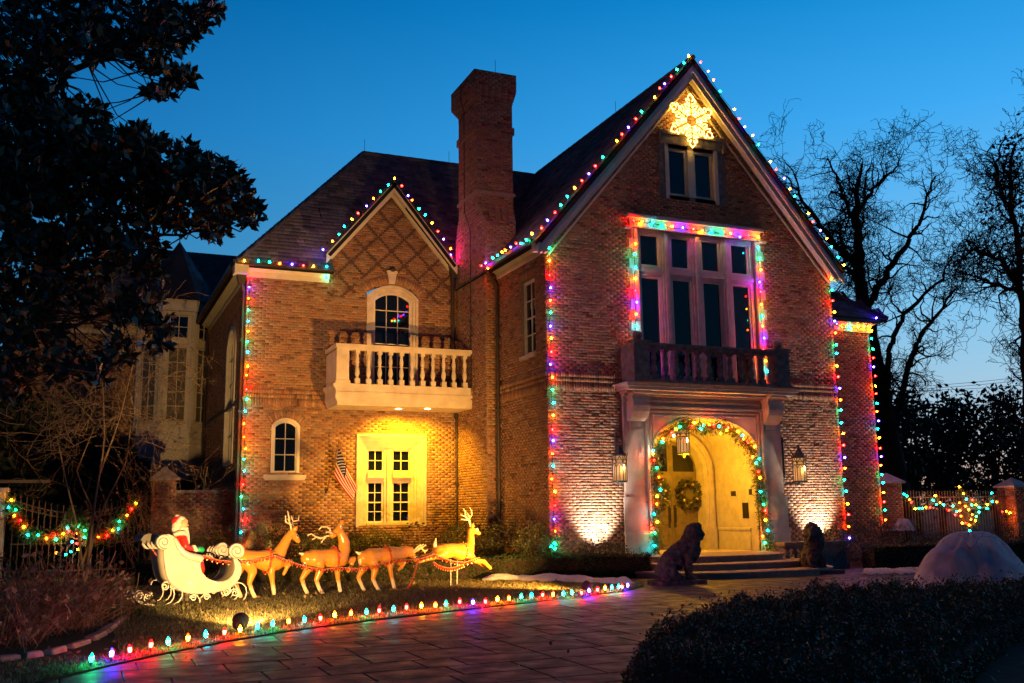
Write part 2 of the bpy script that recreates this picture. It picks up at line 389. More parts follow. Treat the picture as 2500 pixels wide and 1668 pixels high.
# paved drive: random coursed slabs, joints left open over a dark bed
drv = bpy.data.objects.new('driveway', None); COL.objects.link(drv); struct(drv)
jb = MB(); jb.add([(-22, -22, -.035), (24, -22, -.035), (24, -2.0, -.035), (-22, -2.0, -.035)], [(0, 1, 2, 3)])
jb.build('joint_bed', 'joint', drv, recalc=False)
slabs = []
y = -18.5; row = 0
while y < -2.2:
    h = RNG.choice([.46, .61, .61, .76]); x = -12.5 + RNG.uniform(-.6, 0)
    while x < 17:
        w = RNG.choice([.46, .61, .76, .92, 1.07])
        cx, cy = x + w / 2, y + h / 2
        if cy < edge_y(cx) + .35 or cx > .9: slabs.append((x, x + w, y, y + h))
        x += w
    y += h; row += 1
def slab_geo(s):
    x0, x1, y0, y1 = s; g = .006; c = .009
    x0 += g; x1 -= g; y0 += g; y1 -= g; z = RNG.uniform(-.0015, .0015); tx, ty = RNG.uniform(-.0009, .0009, 2)
    V = [(x0, y0, -.034), (x1, y0, -.034), (x1, y1, -.034), (x0, y1, -.034), (x0, y0, z - c), (x1, y0, z - c), (x1, y1, z - c), (x0, y1, z - c)]
    V += [(x0 + c, y0 + c, z - tx - ty), (x1 - c, y0 + c, z + tx - ty), (x1 - c, y1 - c, z + tx + ty), (x0 + c, y1 - c, z - tx + ty)]
    F = []
    for a in (0, 4):
        F += [(a + i, a + (i + 1) % 4, a + 4 + (i + 1) % 4, a + 4 + i) for i in range(4)]
    return V, F + [(8, 9, 10, 11)]
def vis_size(s):
    p = np.array([(s[0] + s[1]) / 2, (s[2] + s[3]) / 2, 0]) - CAM; d = p @ _f
    px, py = 1250 + FPX * (p @ _R) / max(d, .1), 834 - FPX * (p @ _U) / max(d, .1)
    inv = -80 < px < 2600 and py < 1720 and d > 2 and not (px > 1480 and py > 1445 + max(0, 1720 - px) * .55)
    return (1 / d if inv else 0)
order = sorted(range(len(slabs)), key=lambda i: -vis_size(slabs[i]))
rest = MB(); rv = []
for k, i in enumerate(order):
    V, F = slab_geo(slabs[i])
    if k < 298 and vis_size(slabs[i]) > 0: np_mesh('paver', V, F, 'paver', drv, rnd=[RNG.random()] * len(F))
    else: rest.add(V, F); rv += [RNG.random()] * len(F)
if rest.v: stuff(np_mesh('paver_field', rest.v, rest.f, 'paver', drv, rnd=rv))

# ------------------------------------------------------------------ the house
house = thing('brick_house', 'large brick house with steep slate gables, tall chimney and stone entrance, trimmed with coloured lights', 'house')
def st(*a): return np.stack(np.broadcast_arrays(*[np.asarray(x, float) for x in a]), -1)
FA = lambda u, z, d: st(u, -np.asarray(d), z)
FL = lambda u, z, d: st(u, 6.0 - np.asarray(d), z)
FX = lambda u, z, d: st(-np.asarray(d), u, z)
FS = lambda u, z, d: st(-6.93 - np.asarray(d), u, z)
FR = lambda u, z, d: st(u, 2.5 - np.asarray(d), z)
FB = lambda u, z, d: st(u, 17.5 - np.asarray(d), z)
FCF = lambda u, z, d: st(u, 3.4 - np.asarray(d), z)
FCL = lambda u, z, d: st(-.36 - np.asarray(d), u, z)
FKF = lambda u, z, d: st(u, 3.52 - np.asarray(d), z)
FKL = lambda u, z, d: st(-.57 - np.asarray(d), u, z)
def seg_arc(u0, u1, zs, z1, n=14):
    """segmental arch from (u0,zs) over the crown z1 to (u1,zs)"""
    h = z1 - zs; w = (u1 - u0) / 2; R = (w * w + h * h) / (2 * h); cx = (u0 + u1) / 2; cz = z1 - R; a = math.asin(min(1, w / R))
    return [(cx + R * math.sin(-a + 2 * a * i / n), cz + R * math.cos(-a + 2 * a * i / n)) for i in range(n + 1)]
def wall(name, F, z0, z1, L, Rr, holes=(), extra=(), depth=.3, m='mortar'):
    mb = MB(); zc = sorted(set([z0, z1, *extra] + [v for h in holes for v in (h[2], h[3])]))
    zc = [z for z in zc if z0 <= z <= z1]
    for a, b in zip(zc, zc[1:]):
        zm = (a + b) / 2; hs = sorted([h for h in holes if h[2] < zm < h[3]])
        lo = (L(a), L(b)); spans = []
        for h in hs: spans.append((lo, (h[0], h[0]))); lo = (h[1], h[1])
        spans.append((lo, (Rr(a), Rr(b))))
        for (l0, l1), (r0, r1) in spans:
            mb.add([F(l0, a, 0), F(r0, a, 0), F(r1, b, 0), F(l1, b, 0)], [(0, 1, 2, 3)])
    for h in holes:
        zs = h[4] if len(h) > 4 and h[4] else None
        if zs:
            ar = seg_arc(h[0], h[1], zs, h[3])
            for (ua, za), (ub, zb) in zip(ar, ar[1:]): mb.add([F(ua, za, 0), F(ub, zb, 0), F(ub, h[3], 0), F(ua, h[3], 0)], [(0, 1, 2, 3)])
            out = [(h[0], h[2])] + ar + [(h[1], h[2])]
        else: out = [(h[0], h[2]), (h[0], h[3]), (h[1], h[3]), (h[1], h[2])]
        mb.strip(out, F, 0, -depth, closed=True)
    return mb.build(name, m, house, recalc=False)
BV, BF_RND = [], []                                  # every brick: 8 corners + a colour value
BTAG = []
PITCH, CRS = .2155, .076
def brick_rows(F, z0, z1, L, Rr, holes=(), band=None, tagv=0, dark=.10, prot=.007):
    def spans(z):
        lo, hi = L(z) + .004, Rr(z) - .004; out = []
        for h in sorted(holes):
            if not (h[2] - .02 < z < h[3] + .02): continue
            a, b = h[0], h[1]
            if len(h) > 4 and h[4] and z > h[4]:
                ar = seg_arc(h[0], h[1], h[4], h[3], 40); c = [u for u, zz in ar if zz > z]
                if not c: continue
                a, b = min(c), max(c)
            out.append((lo, a - .004)); lo = b + .004
        out.append((lo, hi)); return out
    rows = []
    z = z0; k = 0
    while z < z1 - .02:
        if band and band[0] - .01 <= z < band[1]:
            z = band[0]
            for hh, pr in ((.24, .016), (.125, .03), (.135, .045)):
                rows.append((z, hh, .076, 0, pr)); z += hh
            continue
        rows.append((z, CRS, PITCH, (k % 2) * PITCH / 2, prot)); z += CRS; k += 1
    us0, us1, zs0, zs1, ps = [], [], [], [], []
    for z, hh, pitch, off, pr in rows:
        for lo, hi in spans(z + hh / 2):
            if hi - lo < .03: continue
            i0 = math.floor((lo - off) / pitch); i1 = math.ceil((hi - off) / pitch)
            for i in range(i0, i1):
                a, b = max(lo, off + i * pitch), min(hi, off + (i + 1) * pitch)
                if b - a < .028: continue
                us0.append(a + .005); us1.append(b - .005); zs0.append(z + .005); zs1.append(z + hh - .005); ps.append(pr)
    u0, u1, a0, a1, p = map(np.array, (us0, us1, zs0, zs1, ps)); n = len(u0)
    if not n: return
    j = lambda s: RNG.normal(0, s, n)
    k_ = min(1, prot / .007); pf = p + RNG.uniform(-.003, .005, n) * k_; tz = j(.0018) * k_
    V = np.empty((n, 8, 3))
    back = np.full(n, -.004)
    for q, (uu, zz) in enumerate(((u0, a0), (u1, a0), (u1, a1), (u0, a1))):
        V[:, q] = F(uu, zz, back)
        V[:, 4 + q] = F(uu + j(.0012), zz + j(.0014), pf + (tz if q < 2 else -tz) + j(.0014))
    r = RNG.random(n); r = np.where(RNG.random(n) < dark, RNG.uniform(0, .07, n), .1 + .9 * r)
    BV.append(V); BF_RND.append(r); BTAG.append(np.full(n, tagv))
cst = lambda v: (lambda z: v)
# front gable (A)
SL = (14.42 - 8.55) / (4.74 + .16)
AL = lambda z: max(0.0, -.16 + (z - 8.55) / SL) if z > 8.55 else 0.0
AR = lambda z: min(9.64, 9.64 - (AL(z))) if z > 8.55 else 9.64
hA = [(2.9, 6.86, 5.2, 9.5), (3.98, 5.62, 10.6, 12.06), (2.98, 6.57, .3, 4.25)]
wall('wall', FA, 0, 14.3, AL, AR, hA, extra=(8.55, 8.74, 10, 11, 12, 13))
hAb = [(2.58, 7.14, 5.0, 9.86), (3.68, 5.98, 10.5, 12.5), (2.2, 7.38, 0, 5.02)]
brick_rows(FA, .2, 14.25, AL, AR, hAb, band=(4.8, 5.3), tagv=1)
# side wall of the gable block
hX = [(.7, 1.62, 5.86, 8.06)]
wall('wall', FX, 0, 8.75, cst(0), cst(3.4), hX)
brick_rows(FX, .2, 8.62, cst(0), cst(3.4), hX, band=(4.8, 5.3))
# chimney breast and stack
wall('wall', FCF, 0, 10.4, cst(-.36), cst(.64)); wall('wall', FCL, 0, 10.4, cst(3.4), cst(6.0))
brick_rows(FCF, .2, 10.35, cst(-.36), cst(.64)); brick_rows(FCL, .2, 10.35, cst(3.4), cst(6.0), prot=.0035)
# left wing
hL = [(-3.3, -1.64, 5.4, 8.72, 8.42), (-6.1, -5.28, 2.86, 4.43, 4.22), (-3.56, -1.36, 1.3, 4.03)]
LL = lambda z: -6.93 if z < 8.75 else (-4.52 if z < 9.5 else -4.52 + (z - 9.5) * .82)
LR = lambda z: -.36 if z < 9.0 else (-.55 if z < 9.5 else -.55 - (z - 9.5) * .82)
wall('wall', FL, 0, 11.8, LL, LR, hL, extra=(8.749, 8.751, 8.999, 9.001, 9.5))
brick_rows(FL, .2, 11.7, LL, LR, hL, band=(4.8, 5.3), dark=.14, prot=.0035)
hS = [(7.8, 9.9, 3.2, 7.6, 7.0)]
wall('wall', FS, 0, 8.9, cst(6.0), cst(17.5), hS, m='mortar')
brick_rows(FS, .2, 8.6, cst(6.0), cst(17.5), hS)
# small wing on the right, back wing on the left
wall('wall', FR, 0, 7.75, cst(9.64), cst(13.4)); brick_rows(FR, .2, 7.5, cst(9.64), cst(13.4))
wall('wall', FB, 0, 8.9, cst(-14), cst(-6.93), ()); brick_rows(FB, 3, 8.6, cst(-14), cst(-9.3))
mb = MB(); mb.box((9.62, .001, 0), (9.639, 12, 8.7)); mb.box((13.38, 2.51, 0), (13.4, 9, 7.7)); mb.box((-14, 17.52, 0), (-13.9, 26, 8.8))
mb.build('wall_core', 'mortar', house)
# chimney stack
ck = MB(); ck.box((-.57, 3.52, 10.8), (.62, 5.12, 14.2))
CT_ = []
for i in range(7):
    f = (i + .5) / 7; CT_.append((10.35 + i * .0722, -.36 - .21 * f, .64 - .02 * f, 3.4 + .12 * f, 6.0 - .88 * f)); q = CT_[-1]; ck.box((q[1], q[3], q[0]), (q[2], q[4], q[0] + .0722))
for i in range(5): ck.box((-.57 - .02 * (i + 1), 3.52 - .02 * (i + 1), 14.2 + i * .08), (.62 + .02 * (i + 1), 5.12 + .08 * (i + 1), 14.279 + i * .08))
ck.box((-.68, 3.41, 14.6), (.73, 5.52, 15.15)); ck.box((-.62, 3.47, 13.2), (.67, 5.17, 13.42)); ck.box((-.62, 3.47, 11.2), (.67, 5.17, 11.3))
chim = ck.build('chimney', 'mortar', house)
brick_rows(FKF, 10.85, 13.2, cst(-.57), cst(.62)); brick_rows(FKF, 13.43, 14.2, cst(-.57), cst(.62))
brick_rows(FKL, 10.85, 13.2, cst(3.52), cst(5.12)); brick_rows(FKL, 13.43, 14.2, cst(3.52), cst(5.12))
for z_, xa, xb, ya, yb in CT_:
    brick_rows((lambda ya: lambda u, z, d: st(u, ya - np.asarray(d), z))(ya), z_, z_ + .07, cst(xa), cst(xb)); brick_rows((lambda xa: lambda u, z, d: st(xa - np.asarray(d), u, z))(xa), z_, z_ + .07, cst(ya), cst(yb))
F2 = lambda u, z, d: st(u, 3.41 - np.asarray(d), z); F3 = lambda u, z, d: st(-.68 - np.asarray(d), u, z)
brick_rows(F2, 14.6, 15.14, cst(-.68), cst(.73)); brick_rows(F3, 14.6, 15.14, cst(3.41), cst(5.52))
for i in range(5):
    e = .02 * (i + 1); Fa = (lambda e: lambda u, z, d: st(u, 3.52 - e - np.asarray(d), z))(e); Fb = (lambda e: lambda u, z, d: st(-.57 - e - np.asarray(d), u, z))(e)
    brick_rows(Fa, 14.2 + i * .08, 14.276 + i * .08, cst(-.57 - e), cst(.62 + e)); brick_rows(Fb, 14.2 + i * .08, 14.276 + i * .08, cst(3.52 - e), cst(5.12 + 4 * e))
Fa = lambda u, z, d: st(u, 3.47 - np.asarray(d), z); Fb = lambda u, z, d: st(-.62 - np.asarray(d), u, z)
for F_, l, r in ((Fa, -.62, .67), (Fb, 3.47, 5.17)):
    for i, zz in enumerate(np.arange(l, r - .04, .076)): pass
    brick_rows(F_, 13.2, 13.41, cst(l), cst(r))
rod = MB(); rod.tube([(.1, 3.6, 15.1), (.1, 3.6, 15.65)], .008, 4); rod.build('lightning_rod', 'iron', chim)
cb = MB(); cb.tube([(-.70, 4.55, 15.1), (-.705, 4.55, 14.6), (-.60, 4.55, 14.2), (-.60, 4.55, 10.9), (-.39, 4.6, 10.3), (-.39, 4.6, 5)], .013, 4); cb.build('lightning_cable', 'iron', chim)
# flat arches of standing bricks
def voussoirs(F, ar_in, ar_out, n, prot=.016):
    def samp(ar, t):
        x = t * (len(ar) - 1); i = min(int(x), len(ar) - 2); f = x - i
        return ar[i][0] + (ar[i + 1][0] - ar[i][0]) * f, ar[i][1] + (ar[i + 1][1] - ar[i][1]) * f
    V = np.empty((n, 8, 3))
    for k in range(n):
        g = .06
        q = [samp(ar_in, (k + g) / n), samp(ar_in, (k + 1 - g) / n), samp(ar_out, (k + 1 - g) / n), samp(ar_out, (k + g) / n)]
        pr = prot + RNG.uniform(0, .005)
        for j, (u, z) in enumerate(q): V[k, j] = F(u, z, -.004); V[k, 4 + j] = F(u, z, pr)
    BV.append(V); BF_RND.append(.25 + .6 * RNG.random(n)); BTAG.append(np.full(n, 0))
voussoirs(FL, seg_arc(-3.34, -1.6, 8.44, 8.76, 24), seg_arc(-3.5, -1.44, 8.64, 9.02, 24), 22)
voussoirs(FL, seg_arc(-6.14, -5.24, 4.24, 4.46, 24), seg_arc(-6.3, -5.08, 4.44, 4.7, 24), 14)
voussoirs(FX, [(1.64, 8.07), (.68, 8.07)], [(1.64, 8.32), (.68, 8.32)], 12)
voussoirs(FS, seg_arc(7.75, 9.95, 7.0, 7.65, 24), seg_arc(7.6, 10.1, 7.1, 7.9, 24), 26)
BV_ = np.concatenate(BV); BR_ = np.concatenate(BF_RND); BT_ = np.concatenate(BTAG)
cen = BV_.mean(1)
cand = np.where((BT_ == 1) & (cen[:, 0] > .05) & (cen[:, 0] < 2.2) & (cen[:, 2] > 1.0) & (cen[:, 2] < 4.75))[0]
cand = cand[np.argsort(np.linalg.norm(cen[cand] - CAM, axis=1))][:300]
BFACES = np.array([(4, 5, 6, 7), (0, 1, 5, 4), (1, 2, 6, 5), (2, 3, 7, 6), (3, 0, 4, 7)])
for i in cand: np_mesh('brick', BV_[i], BFACES, 'brick', house, rnd=np.full(5, BR_[i]))
keep = np.ones(len(BV_), bool); keep[cand] = False
Vk = BV_[keep]; n = len(Vk)
Fk = (np.arange(n)[:, None, None] * 8 + BFACES[None]).reshape(-1, 4)
stuff(np_mesh('brickwork', Vk.reshape(-1, 3), Fk, 'brick', house, rnd=np.repeat(BR_[keep], 5)))
# diamond pattern of projecting headers in the small gable
lat = MB()
for kz in range(int((11.75 - 8.05) / CRS)):
    z = 8.05 + kz * CRS
    for q in range(-14, 14):
        for sgn in (1, -1):
            u = -2.53 + q * .86 / 1.0 + sgn * ((z - 8.03) % .86) - (0 if sgn > 0 else -.0)
            lim = 2.05 if z < 9.55 else 2.0 - (z - 9.55) * .82
            low = 8.05 + max(0, abs(u + 2.53) - 1.2) * .2
            if abs(u + 2.53) < lim - .05 and not (abs(u + 2.53) < 1.15 and z < 9.05 - .3 * abs(u + 2.53)) and z > low:
                lat.mbox(FL, u - .05, u + .05, z + .004, z + CRS - .002, .002, .026 + RNG.uniform(0, .004))
stuff(lat.build('lattice_brickwork', 'lattice_brick', house))

# ------------------------------------------------------------------ roofs
SLV, SLR = [], []
def slope(e0, e1, r1, r0, n_ind=0, name='roof', row=.2):
    """one roof slope: eave e0->e1, ridge r0->r1, covered with lapped slates"""
    e0, e1, r0, r1 = [np.array(p, float) for p in (e0, e1, r0, r1)]
    ex = (e1 - e0) / np.linalg.norm(e1 - e0); nr = np.cross(ex, r0 - e0); nr /= np.linalg.norm(nr)
    if nr[2] < 0: nr = -nr
    up = np.cross(nr, ex); up *= np.sign(up[2])
    H = np.dot(r0 - e0, up); rf = None
    a0, a1, b0, b1 = 0, np.dot(e1 - e0, ex), np.dot(r0 - e0, ex), np.dot(r1 - e0, ex)
    mb = MB(); mb.add([e0 - nr * .03, e1 - nr * .03, r1 - nr * .03, r0 - nr * .03, e0 - nr * .14, e1 - nr * .14, r1 - nr * .14, r0 - nr * .14], [(0, 1, 2, 3), (4, 5, 6, 7), (0, 1, 5, 4), (3, 2, 6, 7), (1, 2, 6, 5), (0, 3, 7, 4)])
    rf = mb.build(name, 'underlay', house)
    Vs = []; t = -.03; j = 0
    while t < H:
        f = max(0, t) / H; lo = a0 + (b0 - a0) * f; hi = a1 + (b1 - a1) * f; x = lo + (0 if j % 2 else -.14)
        tt = min(t + row + .06, H)
        while x < hi:
            w = RNG.uniform(.2, .38); xa, xb = max(lo, x + .004), min(hi, x + w - .004); x += w
            if xb - xa < .04: continue
            k = RNG.uniform(.018, .034); b = t + RNG.uniform(-.02, .012); jj = RNG.uniform(-.004, .004)
            P = lambda xx, yy, h: e0 + ex * xx + up * yy + nr * h
            Vs.append([P(xa, b, k), P(xb, b, k + jj), P(xb, tt, .004), P(xa, tt, .004), P(xa, b, -.01), P(xb, b, -.01)])
        t += row; j += 1
    SLV.append((np.array(Vs), n_ind, rf))
RG = 14.66
slope((-.42, 10.58, 8.72), (-.42, -.45, 8.72), (4.72, -.45, 14.74), (4.72, 10.58, 14.74))
slope((9.86, -.45, 8.72), (9.86, 12, 8.72), (4.72, 12, 14.74), (4.72, -.45, 14.74), row=.6)
slope((-7.36, 5.5, 8.9), (-4.45, 5.5, 8.9), (-4.45, 8.41, 12.2), (-4.45, 8.41, 12.2), n_ind=220)
slope((-4.45, 6.03, 9.5), (1.2, 6.03, 9.5), (2.0, 8.41, 12.2), (-4.45, 8.41, 12.2))
slope((-4.45, 8.41, 12.2), (2.0, 8.41, 12.2), (6.0, 10.58, RG), (-2.28, 10.58, RG), n_ind=80)
slope((-7.36, 17.5, 8.9), (-7.36, 5.5, 8.9), (-2.28, 10.58, RG), (-2.28, 17.5, RG), row=.5)
# small gable roof running back into the main slope
for sg in (-1, 1):
    e = -2.55 + sg * 2.1
    a, b = (e, 5.62, 9.45), (e, 6.4, 9.45)
    if sg < 0: slope(b, a, (-2.55, 5.62, 12.0), (-2.55, 8.3, 12.0))
    else: slope(a, b, (-2.55, 8.3, 12.0), (-2.55, 5.62, 12.0))
# right wing: hipped
slope((9.66, 2.05, 7.95), (13.85, 2.05, 7.95), (11.0, 5.8, 10.9), (9.66, 5.8, 10.9))
slope((13.85, 2.05, 7.95), (13.85, 10, 7.95), (11.0, 8, 10.9), (11.0, 5.8, 10.9), row=.5)
# back wing on the left
slope((-14.5, 17.1, 9.0), (-6.9, 17.1, 9.0), (-3.5, 21.5, 13.2), (-8.6, 21.5, 13.2))
slope((-14.5, 26, 9.0), (-14.5, 17.1, 9.0), (-8.6, 21.5, 13.2), (-8.6, 24, 13.2), row=.5)
SFACES = np.array([(0, 1, 2, 3), (4, 5, 1, 0)])
pool = []
for Vs, ni, rf in SLV:
    n = len(Vs); r = RNG.random(n)
    if ni:
        c = Vs.mean(1); ok = np.argsort(np.linalg.norm(c - CAM, axis=1))
        ok = [i for i in ok if c[i, 0] < -4.7 or c[i, 2] > 10.5][:ni]
        for i in ok: np_mesh('slate', Vs[i], SFACES, 'slate', rf, rnd=[r[i]] * 2)
        m_ = np.ones(n, bool); m_[ok] = False; Vs, r = Vs[m_], r[m_]; n = len(Vs)
    stuff(np_mesh('slate_covering', Vs.reshape(-1, 3), (np.arange(n)[:, None, None] * 6 + SFACES[None]).reshape(-1, 4), 'slate', rf, rnd=np.repeat(r, 2)))
hc = MB()
for p_, q_ in (((-7.36, 5.5, 8.93), (-2.28, 10.58, RG + .03)), ((-2.28, 10.58, RG + .03), (4.6, 10.58, RG + .03)), ((4.72, -.46, 14.76), (4.72, 10.6, 14.76)), ((13.85, 2.05, 7.98), (11.0, 5.8, 10.93))):
    P_ = np.linspace(p_, q_, max(3, int(np.linalg.norm(np.array(q_) - p_) / .4)))
    for a_, b_ in zip(P_, P_[1:]): hc.tube([a_, b_ + (b_ - a_) * .06], [.085, .075], 6)
stuff(hc.build('ridge_caps', 'slate', house, recalc=False, rnd=RNG.random(len(hc.f))))
rb = MB()
for x, y, z in ((-2.28, 10.4, RG), (1.05, 10.58, RG + .05), (4.72, 4.2, 14.75), (3.6, 10.5, RG)): rb.tube([(x, y, z - .05), (x, y, z + .5)], .008, 4)
rb.build('lightning_rods', 'iron', house)
# ------------------------------------------------------------------ eaves, rakes, gutters
def rake(L0, A0, R0, F, d, wd, m, name, wid=.30, pool_=None):
    """barge boards: sloping boards either side of an apex"""
    for (u0, z0), (u1, z1) in ((L0, A0), (R0, A0)):
        h = wid * math.hypot(u1 - u0, z1 - z0) / abs(u1 - u0); mb = MB()
        mb.prism([(u0, z0), (u1, z1), (u1, z1 - h), (u0, z0 - h)], F, d, d + wd)
        mb.build(name, m, house)
AP = (4.72, 14.62)
rake((-.40, 8.62), AP, (9.84, 8.62), FA, .38, .05, 'cream_paint', 'barge_board', .2)
rake((-.22, 8.56), (4.72, 14.32), (9.66, 8.56), FA, .30, .06, 'cream_paint', 'rake_moulding', .13)
for s in (1, -1):                                   # sloping soffits
    mb = MB(); c = lambda u: 4.72 + s * (u - 4.72)
    mb.add([FA(c(-.2), 8.55, .36), FA(4.72, 14.30, .36), FA(4.72, 14.30, .0), FA(c(-.2), 8.55, .0), FA(c(-.26), 8.6, .36), FA(4.72, 14.38, .36), FA(4.72, 14.38, .0), FA(c(-.26), 8.6, .0)], [(0, 1, 2, 3), (4, 5, 6, 7), (0, 3, 7, 4)])
    mb.build('soffit', 'cream_paint', house)
rake((.02, 8.42), (4.72, 13.98), (9.62, 8.42), FA, .0, .045, 'cream_paint', 'frieze_board', .05)
rake((-4.66, 9.45), (-2.55, 11.98), (-.44, 9.45), FL, .32, .05, 'cream_paint', 'barge_board', .19)
rake((-4.5, 9.42), (-2.55, 11.72), (-.6, 9.42), FL, .0, .12, 'cream_paint', 'frieze_board', .09)
for s in (1, -1):
    mb = MB(); c = lambda u: -2.55 + s * (u + 2.55)
    mb.add([FL(c(-4.55), 9.42, .33), FL(-2.55, 11.76, .33), FL(-2.55, 11.76, 0), FL(c(-4.55), 9.42, 0), FL(c(-4.62), 9.45, .33), FL(-2.55, 11.82, .33), FL(-2.55, 11.82, 0), FL(c(-4.62), 9.45, 0)], [(0, 1, 2, 3), (4, 5, 6, 7), (0, 3, 7, 4)]); mb.build('soffit', 'cream_paint', house)
def cornice(F, u0, u1, zb, name='cornice', g=True, sc=1.0):
    prof = [(0.0, zb), (.035, zb), (.035, zb + .17), (.08, zb + .19), (.14, zb + .23), (.30 * sc, zb + .27), (.40 * sc, zb + .30), (.40 * sc, zb + .33), (0, zb + .33)]
    mb = MB(); n = len(prof)
    V = [F(u0, z, d) for d, z in prof] + [F(u1, z, d) for d, z in prof]
    mb.add(V, [tuple(range(n)), tuple(range(n, 2 * n))] + [(i, (i + 1) % n, n + (i + 1) % n, n + i) for i in range(n)])
    c = mb.build(name, 'cream_paint', house)
    if g:
        mb = MB(); d0 = .40 * sc
        mb.mbox(F, u0, u1, zb + .24, zb + .26, d0 + .005, d0 + .11); mb.mbox(F, u0, u1, zb + .26, zb + .36, d0 + .10, d0 + .12); mb.mbox(F, u0, u1, zb + .335, zb + .35, d0 + .003, d0 + .1)
        mb.build('gutter', 'copper_dark', house)
    return c
cornice(FL, -6.98, -4.5, 8.62); cornice(FX, -.02, 3.4, 8.50, sc=.8); cornice(FS, 5.98, 17.4, 8.62); cornice(FR, 9.66, 13.45, 7.52); cornice(FB, -14, -9.4, 8.62, g=False)
mb = MB(); mb.box((-7.37, 5.5, 8.62), (-6.97, 5.98, 8.9)); mb.build('cornice_return', 'cream_paint', house)
for a_, b_ in (((-.4, -.2, 8.48), (.0, -.003, 8.74)), ((9.645, -.38, 8.5), (9.84, -.003, 8.62))): mb = MB(); mb.box(a_, b_); mb.build('cornice_return', 'cream_paint', house)
def downspout(pts, r=.05, hop=None):
    mb = MB(); mb.tube(pts, r, 8)
    if hop is not None:
        h = np.array(hop); mb.add([h + np.array(p) for p in ((-.17, -.15, .2), (.17, -.15, .2), (.17, .12, .2), (-.17, .12, .2), (-.08, -.08, -.2), (.08, -.08, -.2), (.08, .08, -.2), (-.08, .08, -.2))], [(0, 1, 2, 3), (4, 5, 6, 7), (0, 1, 5, 4), (1, 2, 6, 5), (2, 3, 7, 6), (3, 0, 4, 7)])
    for z in (2.5, 4.6, 6.7):
        if pts[-1][2] < z < pts[-2][2]: mb.box((pts[-1][0] - .07, pts[-1][1] - .07, z), (pts[-1][0] + .07, pts[-1][1] + .07, z + .05))
    mb.build('downspout', 'copper_dark', house)
downspout([(-.38, 3.2, 8.78), (-.36, 3.2, 8.6), (-.09, 3.2, 8.3), (-.09, 3.2, 7.9), (-.09, 3.2, .1)], .055)
downspout([(-.52, 5.86, 9.2), (-.52, 5.86, 8.6), (-.52, 5.86, 5.5)], .06, hop=(-.5, 5.84, 9.28))
downspout([(-.36 - .02, 5.86, 5.4), (-.40, 5.86, 4.9), (-.40, 5.86, .1)], .03)
downspout([(-7.2, 5.75, 8.75), (-7.12, 5.95, 8.5), (-7.02, 6.1, 8.2), (-7.02, 6.1, .1)], .06, hop=(-7.12, 5.9, 8.55))
downspout([(-7.05, 15.2, 8.6), (-7.02, 15.2, 8.0), (-7.02, 15.2, .1)], .06)
# ------------------------------------------------------------------ windows
def window(F, u0, u1, z0, z1, d=-.12, fw=.07, cols=2, rows=3, zs=None, ft=.06, m='cream_paint', gm='glass', name='window', mw=.012, splits=None, mid=None):
    """frame with its panes and glazing bars; zs = springing of an arched head"""
    w = MB()
    if zs:
        out = [(u0, z0)] + seg_arc(u0, u1, zs, z1) + [(u1, z0)]
        inn = [(u0 + fw, z0 + fw)] + seg_arc(u0 + fw, u1 - fw, zs - fw * .2, z1 - fw) + [(u1 - fw, z0 + fw)]
        w.ring(out, inn, F, d, d + ft); w.mbox(F, u0, u1, z0, z0 + fw - .002, d + .002, d + ft - .002)
    else:
        w.mbox(F, u0, u0 + fw, z0, z1, d, d + ft); w.mbox(F, u1 - fw, u1, z0, z1, d, d + ft)
        w.mbox(F, u0 + fw, u1 - fw, z0, z0 + fw, d, d + ft); w.mbox(F, u0 + fw, u1 - fw, z1 - fw, z1, d, d + ft)
    fr = w.build(name, m, house)
    a0, a1, b0, b1 = u0 + fw, u1 - fw, z0 + fw, z1 - fw
    us = [a0 + (a1 - a0) * i / cols for i in range(cols + 1)]
    if splits: zz = [b0] + splits + [b1]
    else: zz = [b0 + (b1 - b0) * i / rows for i in range(rows + 1)]
    ar = seg_arc(a0, a1, zs - fw * .2, b1, 48) if zs else None
    top = lambda u: np.interp(u, [p[0] for p in ar], [p[1] for p in ar])
    g = MB()
    for u in us[1:-1]: g.mbox(F, u - mw, u + mw, b0, (top(u) if zs else b1), d + .012, d + .04)
    for z in zz[1:-1]: g.mbox(F, a0, a1, z - mw * (2.2 if mid is not None and abs(z - mid) < .01 else 1), z + mw, d + .011, d + .042)
    if g.v: g.build('glazing_bar', m, fr)
    for i in range(cols):
        for j in range(len(zz) - 1):
            p = MB(); ua, ub, za, zb = us[i], us[i + 1], zz[j], zz[j + 1]
            if zs and j == len(zz) - 2:
                q = [(ua, za), (ub, za)] + [(u, float(top(u))) for u in np.linspace(ub, ua, 7)]
                t = RNG.uniform(-.004, .004)
                p.add([F(u, z, d + .008) for u, z in q], [tuple(range(len(q)))])
            else:
                t1, t2 = RNG.uniform(-.003, .003, 2); p.add([F(ua, za, d + .008 + t1 + t2), F(ub, za, d + .008 - t1 + t2), F(ub, zb, d + .008 - t1 - t2), F(ua, zb, d + .008 + t1 - t2)], [(0, 1, 2, 3)])
            p.build('pane', gm, fr, recalc=False)
    return fr
